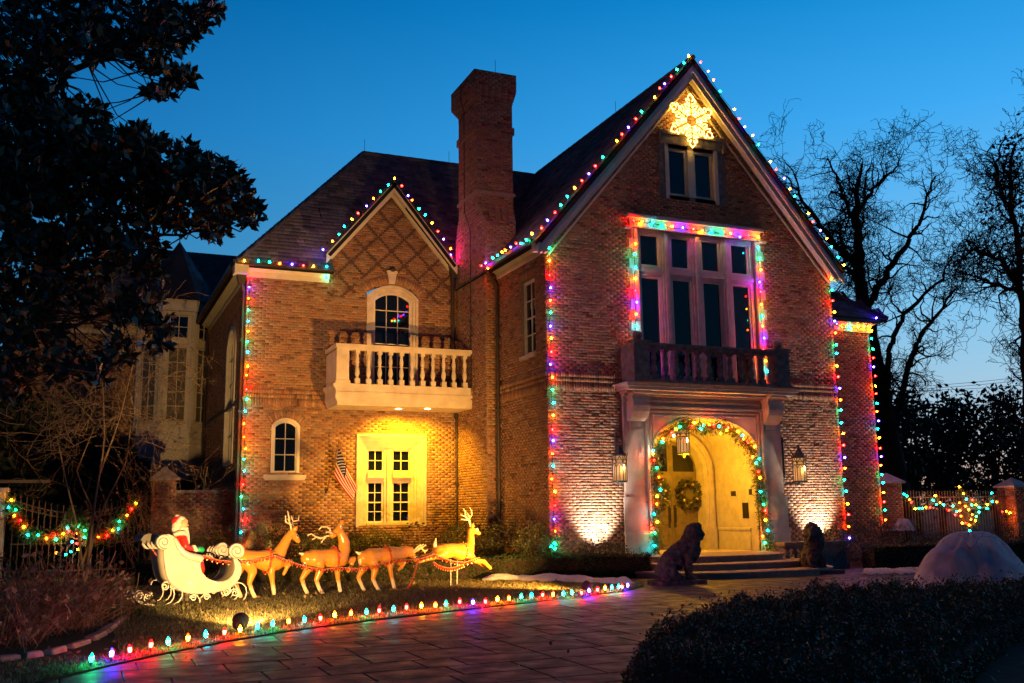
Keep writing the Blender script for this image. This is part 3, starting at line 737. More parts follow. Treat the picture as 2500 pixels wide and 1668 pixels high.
def surround(F, u0, u1, z0, z1, wd, d0, d1, zs=None, m='limestone', name='window_surround', steps=1):
    mb = MB()
    for k in range(steps):
        a = wd * (1 - k / steps); b = wd * (1 - (k + 1) / steps); dd0, dd1 = d0, d1 - (d1 - max(d0, d1 - .05 * steps)) * k / steps
        out = [(u0 - a, z0)] + (seg_arc(u0 - a, u1 + a, zs + a * .25, z1 + a) if zs else [(u0 - a, z1 + a), (u1 + a, z1 + a)]) + [(u1 + a, z0)]
        inn = [(u0 - b, z0)] + (seg_arc(u0 - b, u1 + b, zs + b * .25, z1 + b) if zs else [(u0 - b, z1 + b), (u1 + b, z1 + b)]) + [(u1 + b, z0)]
        mb.ring(out, inn, F, dd0, dd1)
    return mb.build(name, m, house)
# left wing: tall arched window over the balcony, small arched window, ground-floor window
surround(FL, -3.06, -1.88, 5.4, 8.46, .24, -.1, .045, zs=8.24, m='limestone', steps=3)
window(FL, -3.07, -1.87, 5.42, 8.46, -.1, .05, 3, 4, zs=8.2, splits=[6.12, 6.84, 7.37, 7.9][0:4])
key = MB(); key.prism([(-2.60, 8.74), (-2.42, 8.74), (-2.36, 9.08), (-2.66, 9.08)], FL, .0, .07); key.mbox(FL, -2.68, -2.34, 9.08, 9.16, .0, .1); key.build('keystone', 'limestone', house)
sl = MB(); sl.sphere(FL(-2.5, 9.2, .06), .11, 8, 6, (1, .8, .8)); sl.build('gable_lamp', 'copper_dark', house)
surround(FL, -6.02, -5.36, 2.86, 4.37, .085, -.1, .03, zs=4.2, m='cream_paint')
window(FL, -6.04, -5.34, 2.86, 4.37, -.1, .055, 2, 3, zs=4.19)
s_ = MB(); s_.mbox(FL, -6.3, -5.08, 2.68, 2.80, -.02, .11); s_.mbox(FL, -6.27, -5.11, 2.64, 2.68, -.02, .07); s_.build('window_sill', 'limestone', house)
# big ground floor window: deep moulded stone reveal
mb = MB(); u0, u1, z0, z1 = -3.56, -1.36, 1.25, 4.03
for k in range(5):
    a, b = .085 * k, .085 * (k + 1); da, db = .04 - .075 * k, .04 - .075 * (k + 1)
    o4 = [(u0 + a, z0), (u0 + a, z1 - a * 1.15), (u1 - a, z1 - a * 1.15), (u1 - a, z0)]; i4 = [(u0 + b, z0), (u0 + b, z1 - b * 1.15), (u1 - b, z1 - b * 1.15), (u1 - b, z0)]
    e4 = [(u0 + a + .055, z0), (u0 + a + .055, z1 - a * 1.15 - .055), (u1 - a - .055, z1 - a * 1.15 - .055), (u1 - a - .055, z0)]
    mb.ring(o4, e4, FL, db - .06, da); mb.ring(e4, i4, FL, db - .06, da - .03)
mb.build('window_surround', 'limestone', house)
mb = MB(); mb.mbox(FL, -2.62, -2.37, 1.2, 3.6, -.40, -.26); mb.mbox(FL, -2.55, -2.44, 1.2, 3.58, -.26, -.2); mb.mbox(FL, -3.16, -2.62, 2.72, 2.9, -.40, -.2); mb.mbox(FL, -2.37, -1.76, 2.72, 2.9, -.40, -.2); mb.mbox(FL, -3.16, -2.62, 2.62, 2.72, -.40, -.27); mb.mbox(FL, -2.37, -1.76, 2.62, 2.72, -.40, -.27)
mb.mbox(FL, -3.16, -1.76, 1.2, 1.36, -.41, -.18); mb.build('mullion', 'limestone', house)
for a in (-3.16, -2.37):
    b = a + (.54 if a < -3 else .6)
    window(FL, a, b, 2.9, 3.60, -.38, .05, 2, 2, name='window'); window(FL, a, b, 1.36, 2.62, -.38, .06, 2, 4, name='window', mid=1.99)
# side wall of the gable block
window(FX, .7, 1.62, 5.9, 8.02, -.14, .09, 2, 4, mid=6.96)
s_ = MB(); s_.mbox(FX, .64, 1.70, 5.80, 5.9, -.1, .07); s_.build('window_sill', 'limestone', house)
# arched window on the far left side wall
surround(FS, 7.95, 9.75, 3.2, 7.5, .13, -.1, .05, zs=6.95, m='cream_paint')
window(FS, 7.93, 9.77, 3.22, 7.5, -.1, .08, 3, 5, zs=6.93)
mb = MB(); mb.mbox(FS, 5.9, 17, 4.95, 5.03, 0, .05); mb.build('string_course', 'dark_stone', house)
# attic window
mb = MB()
for u in (3.80, 4.72, 5.62): pass
mb.mbox(FA, 3.88, 3.99, 10.48, 12.14, -.16, .03); mb.mbox(FA, 5.58, 5.70, 10.48, 12.14, -.16, .03); mb.mbox(FA, 4.68, 4.88, 10.48, 12.14, -.16, -.02); mb.mbox(FA, 3.99, 4.68, 10.48, 10.6, -.16, .0); mb.mbox(FA, 4.88, 5.58, 10.48, 10.6, -.16, .0); mb.mbox(FA, 3.99, 4.68, 12.06, 12.14, -.16, .0); mb.mbox(FA, 4.88, 5.58, 12.06, 12.14, -.16, .0)
mb.build('window_surround', 'cream_paint', house)
window(FA, 3.99, 4.68, 10.6, 12.06, -.13, .085, 1, 1); window(FA, 4.88, 5.58, 10.6, 12.06, -.13, .085, 1, 1)
mb = MB(); mb.mbox(FA, 3.74, 5.94, 12.14, 12.42, -.02, .05); mb.mbox(FA, 3.7, 5.98, 12.42, 12.52, -.02, .11); mb.mbox(FA, 5.88, 5.98, 12.08, 12.42, .0, .10); mb.mbox(FA, 3.70, 3.80, 12.08, 12.42, .0, .10)
mb.build('window_lintel', 'dark_stone', house)
for k in range(6):
    z = 10.48 + k * .277
    for s, e in ((3.88, -1), (5.70, 1)):
        w_ = .22 if k % 2 else .14; q = MB(); q.mbox(FA, min(s, s + e * w_) + (.002 if e < 0 else .002), max(s, s + e * w_) - .002, z + .006, z + .271, -.02, .02); q.build('quoin', 'dark_stone', house)
# great window of the first floor
LU = [(3.0, 3.67), (4.03, 4.69), (5.06, 5.73), (6.09, 6.75)]
mb = MB(); edges = [2.88] + [v for p in LU for v in p] + [6.88]
for a, b in zip(edges[0::2], edges[1::2]):
    mb.mbox(FA, a, b, 5.05, 9.5, -.26, -.10)
    if b - a > .3: c = (a + b) / 2; mb.mbox(FA, c - .05, c + .05, 5.05, 9.45, -.10, -.03); mb.mbox(FA, a + .06, b - .06, 5.05, 9.46, -.10, -.065)
for a, b in LU: mb.mbox(FA, a, b, 8.16, 8.44, -.26, -.10); mb.mbox(FA, a, b, 9.40, 9.5, -.26, -.10)
for a, b in LU: mb.mbox(FA, a - .1, b + .1, 8.25, 8.35, -.10, -.05)
mb.build('mullion', 'limestone', house)
for i, (a, b) in enumerate(LU):
    window(FA, a, b, 8.44, 9.40, -.2, .055, 1, 1); window(FA, a, b, 5.2, 8.16, -.2, .055, 1, 1, name='window' if i in (0, 3) else 'balcony_door')
mb = MB(); mb.mbox(FA, 2.62, 7.08, 9.5, 9.76, -.02, .06); mb.mbox(FA, 2.52, 7.16, 9.76, 9.84, -.02, .15); mb.mbox(FA, 2.57, 7.12, 9.84, 9.88, -.02, .10); mb.mbox(FA, 2.46, 2.62, 9.44, 9.5, -.02, .12); mb.mbox(FA, 7.08, 7.26, 9.44, 9.5, -.02, .12)
mb.build('window_lintel', 'limestone', house)
for k in range(15):
    z = 5.06 + k * .295; w_ = .30 if k % 2 else .20
    for a, e in ((2.88, -1), (6.88, 1)):
        q = MB(); q.mbox(FA, min(a, a + e * w_), max(a, a + e * w_), z + .004, z + .291, -.02, .028); q.build('quoin', 'limestone', house)
# ------------------------------------------------------------------ balcony on the left wing
def baluster_mb(x, y, z0, z1, r=.07):
    mb = MB(); h = z1 - z0
    mb.box((x - r * 1.0, y - r * 1.0, z0), (x + r * 1.0, y + r * 1.0, z0 + .16 * h)); mb.box((x - r * .9, y - r * .9, z1 - .10 * h), (x + r * .9, y + r * .9, z1))
    P = [(.55, .16), (.75, .19), (.6, .22), (.95, .30), (1.0, .36), (.8, .46), (.55, .53), (.78, .55), (.62, .58), (.85, .66), (.82, .72), (.55, .84), (.7, .88), (.6, .90)]
    mb.lathe((x, y, z0), [(r * a, h * b) for a, b in P], 10); return mb
balc = MB(); Yf = 4.6
balc.prism([(-4.56, 4.95), (-4.5, 4.80), (-.36, 4.80), (-.32, 4.95), (-.32, 5.2), (-.28, 5.30), (-.28, 5.37), (-4.62, 5.37), (-4.62, 5.30), (-4.56, 5.2)], FL, 0.0, 1.4)
balcony = balc.build('balcony', 'render_paint', house)
mb = MB(); mb.mbox(FL, -4.55, -.3, 5.05, 5.13, 1.4, 1.43); mb.mbox(FL, -4.5, -.34, 4.74, 4.8, 0.05, 1.36); mb.build('moulding', 'render_paint', balcony)
mb = MB(); mb.mbox(FL, -4.57, -.28, 6.42, 6.53, 1.2, 1.42); mb.mbox(FL, -4.53, -.3, 6.36, 6.42, 1.23, 1.39); mb.mbox(FL, -4.57, -4.35, 6.42, 6.53, 0, 1.2); mb.build('handrail', 'render_paint', balcony)
mb = MB(); mb.mbox(FL, -4.54, -4.17, 5.37, 6.36, 1.04, 1.39); mb.mbox(FL, -4.57, -4.14, 5.37, 5.46, 1.02, 1.42); mb.mbox(FL, -4.45, -4.25, 5.58, 6.2, 1.39, 1.405); mb.build('post', 'render_paint', balcony)
mb = MB(); mb.mbox(FL, -4.53, -4.38, 5.37, 6.36, 0, 1.03); mb.build('side_panel', 'render_paint', balcony)
for px in (872, 899.5, 926.9, 953.4, 980, 1005.7, 1031.4, 1057, 1082.9, 1107.7, 1134.3):
    x = at(px, 900, Y=4.7)[0]; baluster_mb(x, 4.7, 5.37, 6.37, .073).build('baluster', 'render_paint', balcony, smooth=False)
for px in (973.3, 1043.9):
    p = at(px, 998, Z=4.74); mb = MB(); mb.lathe((p[0], max(4.75, p[1]), 4.725), [(.0, 0), (.085, 0), (.085, .02)], 12); mb.build('downlight', 'downlight', balcony)
# ------------------------------------------------------------------ stone entrance with the upper balustrade
HW, CX = 1.725, 4.775
def arch_z(u, hw=HW, cx=CX, zs=3.1, rise=1.05, e=2.3): return zs + rise * max(0, 1 - abs((u - cx) / hw) ** e) ** (1 / e)
def arch_pts(hw=HW, cx=CX, zs=3.1, rise=1.05, n=28, e=2.3):
    return [(cx + hw * -math.cos(math.pi * i / n), arch_z(cx + hw * -math.cos(math.pi * i / n), hw, cx, zs, rise, e)) for i in range(n + 1)]
por = MB(); ar = arch_pts(); outl = [(CX - HW, .46)] + ar + [(CX + HW, .46)]
por.mbox(FA, 2.2, 3.05, .3, 4.85, 0, .10); por.mbox(FA, 6.5, 7.37, .3, 4.85, 0, .10); por.mbox(FA, 3.05, 6.5, 4.2, 4.85, 0, .10)
for (ua, za), (ub, zb) in zip(ar, ar[1:]): por.add([FA(ua, za, .1), FA(ub, zb, .1), FA(ub, 4.2, .1), FA(ua, 4.2, .1)], [(0, 1, 2, 3)])
por.strip(outl, FA, .1, -.35)
portico = por.build('entrance_surround', 'limestone', house)
for a, b in ((2.12, 2.86), (6.72, 7.46)): mb = MB(); mb.mbox(FA, a, b, .3, 1.0, .1, .17); mb.mbox(FA, a - .03, b + .03, 1.0, 1.10, .1, .2); mb.mbox(FA, a, b, 1.10, 2.0, .1, .125); mb.build('plinth', 'limestone', portico)
mb = MB()
for o, w, d in ((0, .07, .19), (.12, .045, .155), (.22, .03, .135)):
    mb.ring([(2.86 + o, .46), (2.86 + o, 4.44 - o), (6.72 - o, 4.44 - o), (6.72 - o, .46)], [(2.86 + o + w, .46), (2.86 + o + w, 4.44 - o - w), (6.72 - o - w, 4.44 - o - w), (6.72 - o - w, .46)], FA, .1, d)
mb.build('panel_moulding', 'limestone', portico)
mb = MB(); o1 = arch_pts(HW + .05, CX, 3.1, 1.10); i1 = arch_pts(HW + .0, CX, 3.1, 1.05); mb.ring(o1, i1, FA, .1, .13); mb.build('arch_moulding', 'limestone', portico)
cp = MB()                                            # cornice slab carried on scroll brackets
for z0_, z1_, e, d in ((4.55, 4.60, .0, .16), (4.70, 4.76, .02, .2), (4.76, 4.82, .06, .42), (4.82, 4.90, .16, .70), (4.90, 4.96, .22, .76), (4.96, 5.0, .26, .80)):
    cp.mbox(FA, 2.2 - e, 7.37 + e, z0_, z1_ - .001, 0.003, d)
cp.build('cornice', 'limestone', portico)
for a in (2.3, 6.72):
    br = MB(); pr = [(.101, 4.02), (.16, 4.02), (.30, 4.10), (.42, 4.26), (.47, 4.42), (.46, 4.55), (.42, 4.64), (.47, 4.72), (.56, 4.76), (.56, 4.82), (.101, 4.82)]
    V = [FA(a, z, d) for d, z in pr] + [FA(a + .52, z, d) for d, z in pr]; k = len(pr)
    br.add(V, [tuple(range(k)), tuple(range(k, 2 * k))] + [(i, (i + 1) % k, k + (i + 1) % k, k + i) for i in range(k)])
    br.mbox(FA, a + .08, a + .44, 3.86, 4.02, .1, .16); br.mbox(FA, a + .08, a + .50, 3.78, 3.84, .1, .15); br.build('bracket', 'limestone', portico)
bal = MB(); zt, zb = 6.07, 5.05
bal.mbox(FA, 2.16, 7.28, 6.0, 6.07, .50, .86); bal.mbox(FA, 2.2, 7.24, 5.93, 6.0, .54, .82); bal.mbox(FA, 2.14, 7.30, 5.0, 5.09, .46, .86)
bal.mbox(FA, 2.18, 2.45, 6.0, 6.07, 0.005, .5); bal.mbox(FA, 7.0, 7.27, 6.0, 6.07, 0.005, .5); bal.mbox(FA, 2.22, 2.40, 5.09, 5.999, .005, .45); bal.mbox(FA, 7.04, 7.22, 5.09, 5.999, .005, .45)
balu = bal.build('balustrade', 'dark_stone', portico)
for a in (2.15, 6.76):
    q = MB(); q.mbox(FA, a, a + .48, 5.091, 5.999, .47, .84); q.mbox(FA, a + .1, a + .38, 5.25, 5.85, .84, .85); q.mbox(FA, a - .05, a + .53, 6.071, 6.13, .42, .89); q.build('post', 'dark_stone', balu)
    q = MB(); q.sphere((a + .24, -.65, 6.27), .135, 14, 10); q.lathe((a + .24, -.65, 6.12), [(.09, 0), (.05, .03), (.06, .05)], 10); q.build('ball_finial', 'dark_stone', balu, smooth=True)
for i in range(11): baluster_mb(2.86 + i * .352, -.67, 5.09, 5.94, .085).build('baluster', 'dark_stone', balu)
# porch: vaulted lobby behind the arch, inner arch and double door
mb = MB(); mb.strip(outl, FA, -.35, -2.0); mb.mbox(FA, 2.9, 6.65, .3, .475, -2.6, .1); mb.strip([(CX + HW - .02, 1.0), (CX + HW - .05, 1.04), (CX + HW - .05, 1.09), (CX + HW, 1.12)], FA, -.33, -1.95); mb.strip([(CX + HW - .02, .475), (CX + HW - .045, .475), (CX + HW - .02, 1.0)], FA, -.36, -1.95)
lobby = mb.build('porch_lobby', 'limestone', house)
mb = MB(); dc, dh = 5.14, .93; ia = arch_pts(dh, dc, 2.75, .95, 28, 2.0); oa = arch_pts(HW + .2, CX, 3.1, 1.2)
mb.mbox(FA, 2.9, dc - dh - .01, .3, 4.4, -2.3, -2.002); mb.mbox(FA, dc + dh + .01, 6.7, .3, 4.4, -2.3, -2.002)
for (ua, za), (ub, zb2) in zip(ia, ia[1:]): mb.add([FA(ua, za, -2.0), FA(ub, zb2, -2.0), FA(ub, 4.4, -2.0), FA(ua, 4.4, -2.0)], [(0, 1, 2, 3)])
mb.strip([(dc - dh, .46)] + ia + [(dc + dh, .46)], FA, -2.0, -2.45)
mb.build('inner_wall', 'limestone', house)
mb = MB(); o2 = [(dc - dh - .3, .47)] + arch_pts(dh + .3, dc, 2.75, 1.22, 28, 2.0) + [(dc + dh + .3, .47)]; i2 = [(dc - dh, .47)] + ia + [(dc + dh, .47)]; o3 = [(dc - dh - .12, .47)] + arch_pts(dh + .12, dc, 2.75, 1.06, 28, 2.0) + [(dc + dh + .12, .47)]
mb.ring(o2, o3, FA, -2.0, -1.90); mb.ring(o3, i2, FA, -2.0, -1.955); mb.mbox(FA, dc + dh + .01, dc + dh + .33, .477, 1.15, -1.998, -1.87); mb.mbox(FA, dc - dh - .33, dc - dh - .01, .477, 1.15, -1.998, -1.87); mb.build('door_arch', 'limestone', house)
for s in (-1, 1):
    dm = MB(); u_in, u_out = dc + s * .006, dc + s * (dh - .004); n = 12
    top = [(u_in + (u_out - u_in) * i / n, arch_z(u_in + (u_out - u_in) * i / n, dh, dc, 2.75, .95, 2.0)) for i in range(n + 1)]
    dm.prism([(u_in, .485)] + top + [(u_out, .485)], FA, -2.42, -2.36)
    door = dm.build('door', 'wood_door', house)
    lo, hi = sorted((u_in + s * .10, u_out - s * .10)); md = (lo + hi) / 2
    for (a, b, z0_, z1_) in ((lo, md - .04, .62, 1.05), (md + .04, hi, .62, 1.05), (lo, hi, 1.14, 1.36), (lo, md - .04, 1.48, 2.62), (md + .04, hi, 1.48, 2.62)):
        q = MB(); q.mbox(FA, a, b, z0_, z1_, -2.36, -2.352); q.ring([(a, z0_), (a, z1_), (b, z1_), (b, z0_), (a, z0_)], [(a + .035, z0_ + .035), (a + .035, z1_ - .035), (b - .035, z1_ - .035), (b - .035, z0_ + .035), (a + .035, z0_ + .035)], FA, -2.352, -2.335); q.build('door_panel', 'wood_door', door)
    q = MB(); tw = [(u, max(2.80, arch_z(u, dh, dc, 2.75, .95, 2.0) - .13)) for u in np.linspace(lo, hi, 9)]
    q.prism([(lo, 2.78)] + tw + [(hi, 2.78)], FA, -2.358, -2.345); q.build('door_window', 'glass', door)
    q = MB(); h = dc + s * .10; q.mbox(FA, h - .035, h + .035, 1.12, 1.78, -2.35, -2.325); q.tube([FA(h, 1.72, -2.32), FA(h, 1.70, -2.26), FA(h, 1.28, -2.26), FA(h, 1.26, -2.32)], .014, 6); q.build('handle', 'iron', door)
for nm, u, z0_, z1_, w_ in (('mail_slot', 1.0, 2.02, 2.16, .2), ('intercom', .22, 2.04, 2.2, .12), ('notice_plate', .42, 1.38, 1.82, .26)):
    F_ = lambda u, z, d: st(CX + HW - np.asarray(d), u, z)
    q = MB(); q.mbox(F_, u, u + w_, z0_, z1_, .002, .03); q.build(nm, 'black_plate', lobby)
# ------------------------------------------------------------------ steps
stp = thing('front_steps', 'three curved stone steps rising to the arched front door', 'steps', (4.3, -1.5, 0))
def super_pts(a, b, n=26, e=3.2, cx=4.45, cy=.15):
    P = []
    for i in range(n + 1):
        t = math.pi * i / n; c, s = -math.cos(t), math.sin(t)
        P.append((cx + a * math.copysign(abs(c) ** (2 / e), c), cy - b * abs(s) ** (2 / e)))
    return P
for k, (a, b) in enumerate(((2.95, 3.42), (2.55, 2.66), (2.15, 2.0))):
    pts = super_pts(a, b); m = MB(); z0_, z1_ = .16 * k, .16 * (k + 1); n = len(pts)
    ins = super_pts(a - .035, b - .035)
    V = [(x, y, z0_ - .03) for x, y in ins] + [(x, y, z1_ - .06) for x, y in ins] + [(x, y, z1_ - .055) for x, y in pts] + [(x, y, z1_ - .012) for x, y in pts] + [(x, y, z1_) for x, y in ins]
    F = [(j * n + i, j * n + i + 1, (j + 1) * n + i + 1, (j + 1) * n + i) for j in range(4) for i in range(n - 1)] + [tuple(4 * n + i for i in range(n))]
    m.add(V, F); m.build('step', 'step_stone', stp, recalc=True)
# ------------------------------------------------------------------ lights: bulbs
def bulb_mesh(cn, s, pre='bulb_', zs=1.0):
    mb = MB(); pr = [(.011, 0), (.0165, .010), (.0185, .022), (.0165, .036), (.0095, .050), (.003, .058)]
    mb.lathe((0, 0, 0), [(r * s, h * s * zs) for r, h in pr], 7); mb.mi = [1 if (i >= 21 and i < 35) or i >= 36 else 0 for i in range(len(mb.f))]; o = mb.build('bulb', [pre + cn, 'bulb_tip_' + cn], None, smooth=True, recalc=False); me = o.data; bpy.data.objects.remove(o); return me
BM = {k: bulb_mesh(c, 1.4) for k, c in CNAME.items()}
BMG = {k: bulb_mesh(c, 1.6, 'garland_bulb_') for k, c in CNAME.items()}
BMP = {k: bulb_mesh(c, 1.3, 'path_bulb_', 1.25) for k, c in CNAME.items()}
def put_bulb(parent, p, k, d=(0, -1, 0), me=None, off=None):
    o = bpy.data.objects.new('bulb', (me or BM)[k]); COL.objects.link(o); o.parent = parent
    o.location = tuple(np.array(p) - (origin(parent) if off is None else off))
    o.rotation_euler = Vector(d).to_track_quat('Z', 'Y').to_euler(); return o
def light_string(label, pts, cols, outs, group='strings of coloured bulbs on the house', name='light_string', sag=.02, cat='string lights', cordless=False):
    t = thing(name, label, cat, pts[0], group); og = np.array(pts[0], float)
    mb = MB(); path = []
    for i, (p, k, d) in enumerate(zip(pts, cols, outs)):
        d = np.array(d, float) + RNG.normal(0, .38, 3); d /= np.linalg.norm(d); p = np.array(p, float) + RNG.normal(0, .014, 3)
        mb.tube([p - d * .035, p + d * .004], .013, 6)
        path.append(p - d * .035)
        if i < len(pts) - 1: path.append((p + np.array(pts[i + 1])) / 2 - np.array(outs[i]) * .03 + np.array([0, 0, -sag]))
        put_bulb(t, p, k, d, off=og)
    if not cordless: mb.tube(path, .009, 4)
    mb.build('cord', 'cord', t, recalc=False)
    return t
def zcol(ys, x, y, px): return [(x + RNG.normal(0, .012), y, float(at(px, v, Y=y)[2])) for v in ys]
ys = [674, 699, 728, 756, 781, 808, 833, 861.5, 891.5, 919, 949, 975, 1004.6, 1034, 1064.6, 1097, 1124, 1151, 1180, 1211.5, 1241.5, 1271, 1299]
light_string('string of coloured bulbs running up the outer corner of the left brick wing', zcol(ys, -6.88, 5.90, 592), 'RBOGCYGCYORGCOOYGCRGCRC', [(-.3, -1, 0)] * 23)
ys = [608 + 31.3 * i for i in range(24)]
light_string('string of coloured bulbs down the left corner of the tall front gable', zcol(ys, .07, -.10, 1337), 'GYRBOGBYRBOGCYRBOCOYRBOG', [(.1, -1, .1)] * 24)
ys = [681, 709, 735.5, 763, 786, 813, 840, 866, 893, 921, 948.5, 976, 1003, 1032, 1060, 1088, 1116, 1144, 1171, 1200, 1229, 1258, 1286]
light_string('string of coloured bulbs down the right corner of the tall front gable', zcol(ys, 9.60, -.10, 2045), 'OGRYBOGCYRBOGCYRBOGCYRO', [(.7, -.7, 0)] * 23)
ys = [809 + 21.9 * i for i in range(22)]
light_string('string of coloured bulbs down the outer corner of the low right-hand wing', zcol(ys, 13.38, 2.40, 2132), 'YCGRBRYRCOBCYRBOGCYRGO', [(.8, -.6, 0)] * 22)
S = lambda z, ox, oy, l: [(ox + x / z, oy + y / z) for x, y in l]
P = S(7.833, 540, 600, [(462, 293), (703, 312), (930, 327), (1118, 350), (1345, 373), (1553, 388), (1765, 410), (1990, 410), (2015, 630)])
light_string('short string of coloured bulbs along the gutter left of the small gable', [at(*p, Y=5.46) for p in P[:-1]] + [at(*P[-1], Y=5.92)], 'YCGOBRYCG', [(0, -.3, 1)] * 8 + [(0, -1, 0)])
P = [(789.6, 608)] + S(6.528, 800, 420, [(68, 1128), (168, 1003), (278, 882), (395, 770), (508, 665), (627, 550), (735, 438), (847, 315), (955, 212), (1060, 105), (1178, 238), (1262, 380), (1345, 455), (1443, 580), (1545, 700), (1655, 835), (1745, 960), (1848, 1098), (1962, 1237)])
light_string('string of coloured bulbs over the small diamond-patterned gable', [at(*p, Y=5.64) for p in P], 'BOGCYRBOGCYRBOGCYRBO', [(-.6, -.3, .8)] * 10 + [(0, -.2, 1)] + [(.6, -.3, .8)] * 9)
P = S(2.613, 1050, 100, [(355, 1418), (402, 1387), (430, 1368), (460, 1352), (482, 1335), (517, 1316), (548, 1297), (582, 1293), (625, 1270), (655, 1235)])
light_string('string of coloured bulbs along the side gutter between chimney and tall gable', [at(*p, X=-.46) for p in P] + [at(375 / 2.613 + 1050, 1450 / 2.613 + 100, X=-.5), at(328 / 2.613 + 1050, 1437 / 2.613 + 100, X=-.56)], 'BGCYORBCGYOR'.replace('BGCYORBCGYOR', 'BGCYOBRCGYOR'), [(-.8, -.2, .6)] * 10 + [(-1, -.4, 0)] * 2)
P = S(2.613, 1050, 100, [(710, 1200), (752, 1153), (797, 1098), (838, 1052), (880, 1002), (925, 947), (972, 897), (1018, 846), (1058, 800), (1103, 745), (1190, 645), (1227, 600), (1270, 555), (1315, 503), (1353, 455), (1427, 366), (1467, 318), (1500, 280), (1540, 235), (1580, 188), (1617, 145), (1655, 103)])
light_string('string of coloured bulbs climbing the left slope of the tall gable', [at(*p, Y=-.47) for p in P], 'RBRGCYRBRGYRBRGYRBRGCY', [(-.7, -.4, .7)] * 22)
P = S(2.412, 1500, 100, [(502, 130), (545, 182), (582, 240), (620, 293), (698, 402), (733, 456), (768, 510), (806, 563), (843, 613), (916, 714), (948, 763), (990, 816), (1028, 875), (1060, 917), (1130, 1020), (1168, 1070), (1206, 1123), (1242, 1168), (1275, 1217), (1313, 1270), (1348, 1322)])
light_string('string of coloured bulbs descending the right slope of the tall gable', [at(*p, Y=-.47) for p in P], 'RBOGYRBOGYRBOGYRBOGCY', [(.8, -.4, .55)] * 21)
z_ = 3.1365
P = S(z_, 1480, 500, [(238, 1200), (236, 1110), (234, 1020), (234, 930), (231, 840), (230, 747), (226, 657), (222, 567), (223, 478), (218, 385), (215, 300), (205, 120), (272, 130), (350, 140), (430, 152), (508, 163), (583, 175), (657, 184), (730, 194), (806, 205), (880, 210), (952, 222), (1016, 252), (1092, 238), (1155, 250), (1160, 330), (1170, 420), (1172, 503), (1177, 590), (1183, 675), (1190, 762), (1193, 847), (1195, 935), (1203, 1020), (1207, 1108), (1218, 1195), (1225, 1283), (1235, 1378)])
light_string('string of coloured bulbs framing the great upper window', [at(*p, Y=-.13) for p in P], 'BRYCOBRYCGORYCGOBRYCGOBRYCGOBRYGOBRYCO', [(0, -1, .1)] * 38)
P = S(2.613, 1850, 300, [(480, 1270), (500, 1287), (543, 1308), (590, 1314), (638, 1305), (675, 1304)])
light_string('short string of coloured bulbs under the eave of the low right-hand wing', [at(*p, Y=2.42) for p in P] + [at(718 / 2.613 + 1850, 1280 / 2.613 + 300, Y=2.1), at(750 / 2.613 + 1850, 1250 / 2.613 + 300, Y=2.0)], 'BBOGYYRB', [(0, -1, 0)] * 6 + [(.5, -.5, .5)] * 2)
light_string('few red and blue bulbs bunched behind the small gable at the foot of the chimney', [(-.62, 5.74, 9.72), (-.66, 5.82, 9.82), (-.58, 5.86, 9.68), (-.68, 5.92, 9.9), (-.60, 5.8, 9.62), (-.64, 5.9, 9.74)], 'RBRRBR', [(1, -.1, .5)] * 6)
light_string('cluster of turquoise bulbs among the shrubs at the left corner of the tall gable', [at(1349, 1328, Y=-.5), at(1347, 1338, Y=-.52), at(1355, 1343, Y=-.52)], 'GCG', [(0, -.5, 1)] * 3)
light_string('single blue bulb on the low balustrade by the right-hand hedge', [at(2072.6, 1315.5, Y=-1.3)], 'B', [(0, -.5, 1)])
# path bulbs on stakes along the lawn edge
PL = S(2.686, 0, 1400, [(597, 577), (730, 543), (852, 517), (988, 484), (1103, 465), (1232, 440)]) + S(2.238, 500, 1400, [(5, 347), (107, 333), (193, 318), (288, 302), (370, 288), (458, 272), (545, 265), (632, 255), (710, 237), (798, 228), (884, 222), (953, 213), (1030, 205), (1102, 195), (1184, 186), (1260, 183), (1317, 176)]) + S(2.686, 1100, 1370, [(60, 277), (148, 281), (229, 275), (308, 261), (385, 256), (464, 243), (531, 237), (604, 231), (672, 229), (740, 225), (798, 217), (861, 218), (910, 203), (965, 197), (1014, 186), (1058, 182), (1103, 178), (1127, 178), (1162, 168)])
PC = 'GBRRGO' + 'CRYCGOCRYOGRCRYOG' + 'RBRYOGCROCGRBRYCGRB'
ORD = ['first', 'second', 'third', 'fourth', 'fifth', 'sixth', 'seventh', 'eighth', 'ninth', 'tenth', 'eleventh', 'twelfth']
cnt = {}; prev_base = None
def stake_meshes():
    mb = MB(); mb.lathe((0, 0, -.045), [(.010, 0), (.012, .012), (.011, .04)], 7); a = mb.build('socket', 'socket'); mb = MB(); mb.lathe((0, 0, -.14), [(.003, 0), (.008, .06), (.008, .097)], 5); b = mb.build('stake', 'socket')
    r = (a.data, b.data); bpy.data.objects.remove(a); bpy.data.objects.remove(b); return r
SKM = stake_meshes(); pw = MB(); wp = []
for p, k in zip(PL, PC):
    q = at(*p, Z=.085); i = cnt.get(k, 0); cnt[k] = i + 1
    t = thing('path_light', f'{CNAME[k]} bulb on a stake edging the paved drive, {ORD[i]} {CNAME[k]} one counting from the left', 'path light', q, 'bulbs on stakes along the drive edge')
    t.rotation_euler = (RNG.normal(0, .06), RNG.normal(0, .06), 0)
    for nm, me in (('bulb', BMP[k]), ('socket', SKM[0]), ('stake', SKM[1])):
        o = bpy.data.objects.new(nm, me); COL.objects.link(o); o.parent = t
        if nm == 'bulb': o.location = (0, 0, -.004)
    wp += [q - np.array([0, 0, .04]), ]
mid = []
for a, b in zip(wp, wp[1:]): mid += [a, (a + b) / 2 - np.array([0, 0, .015])]
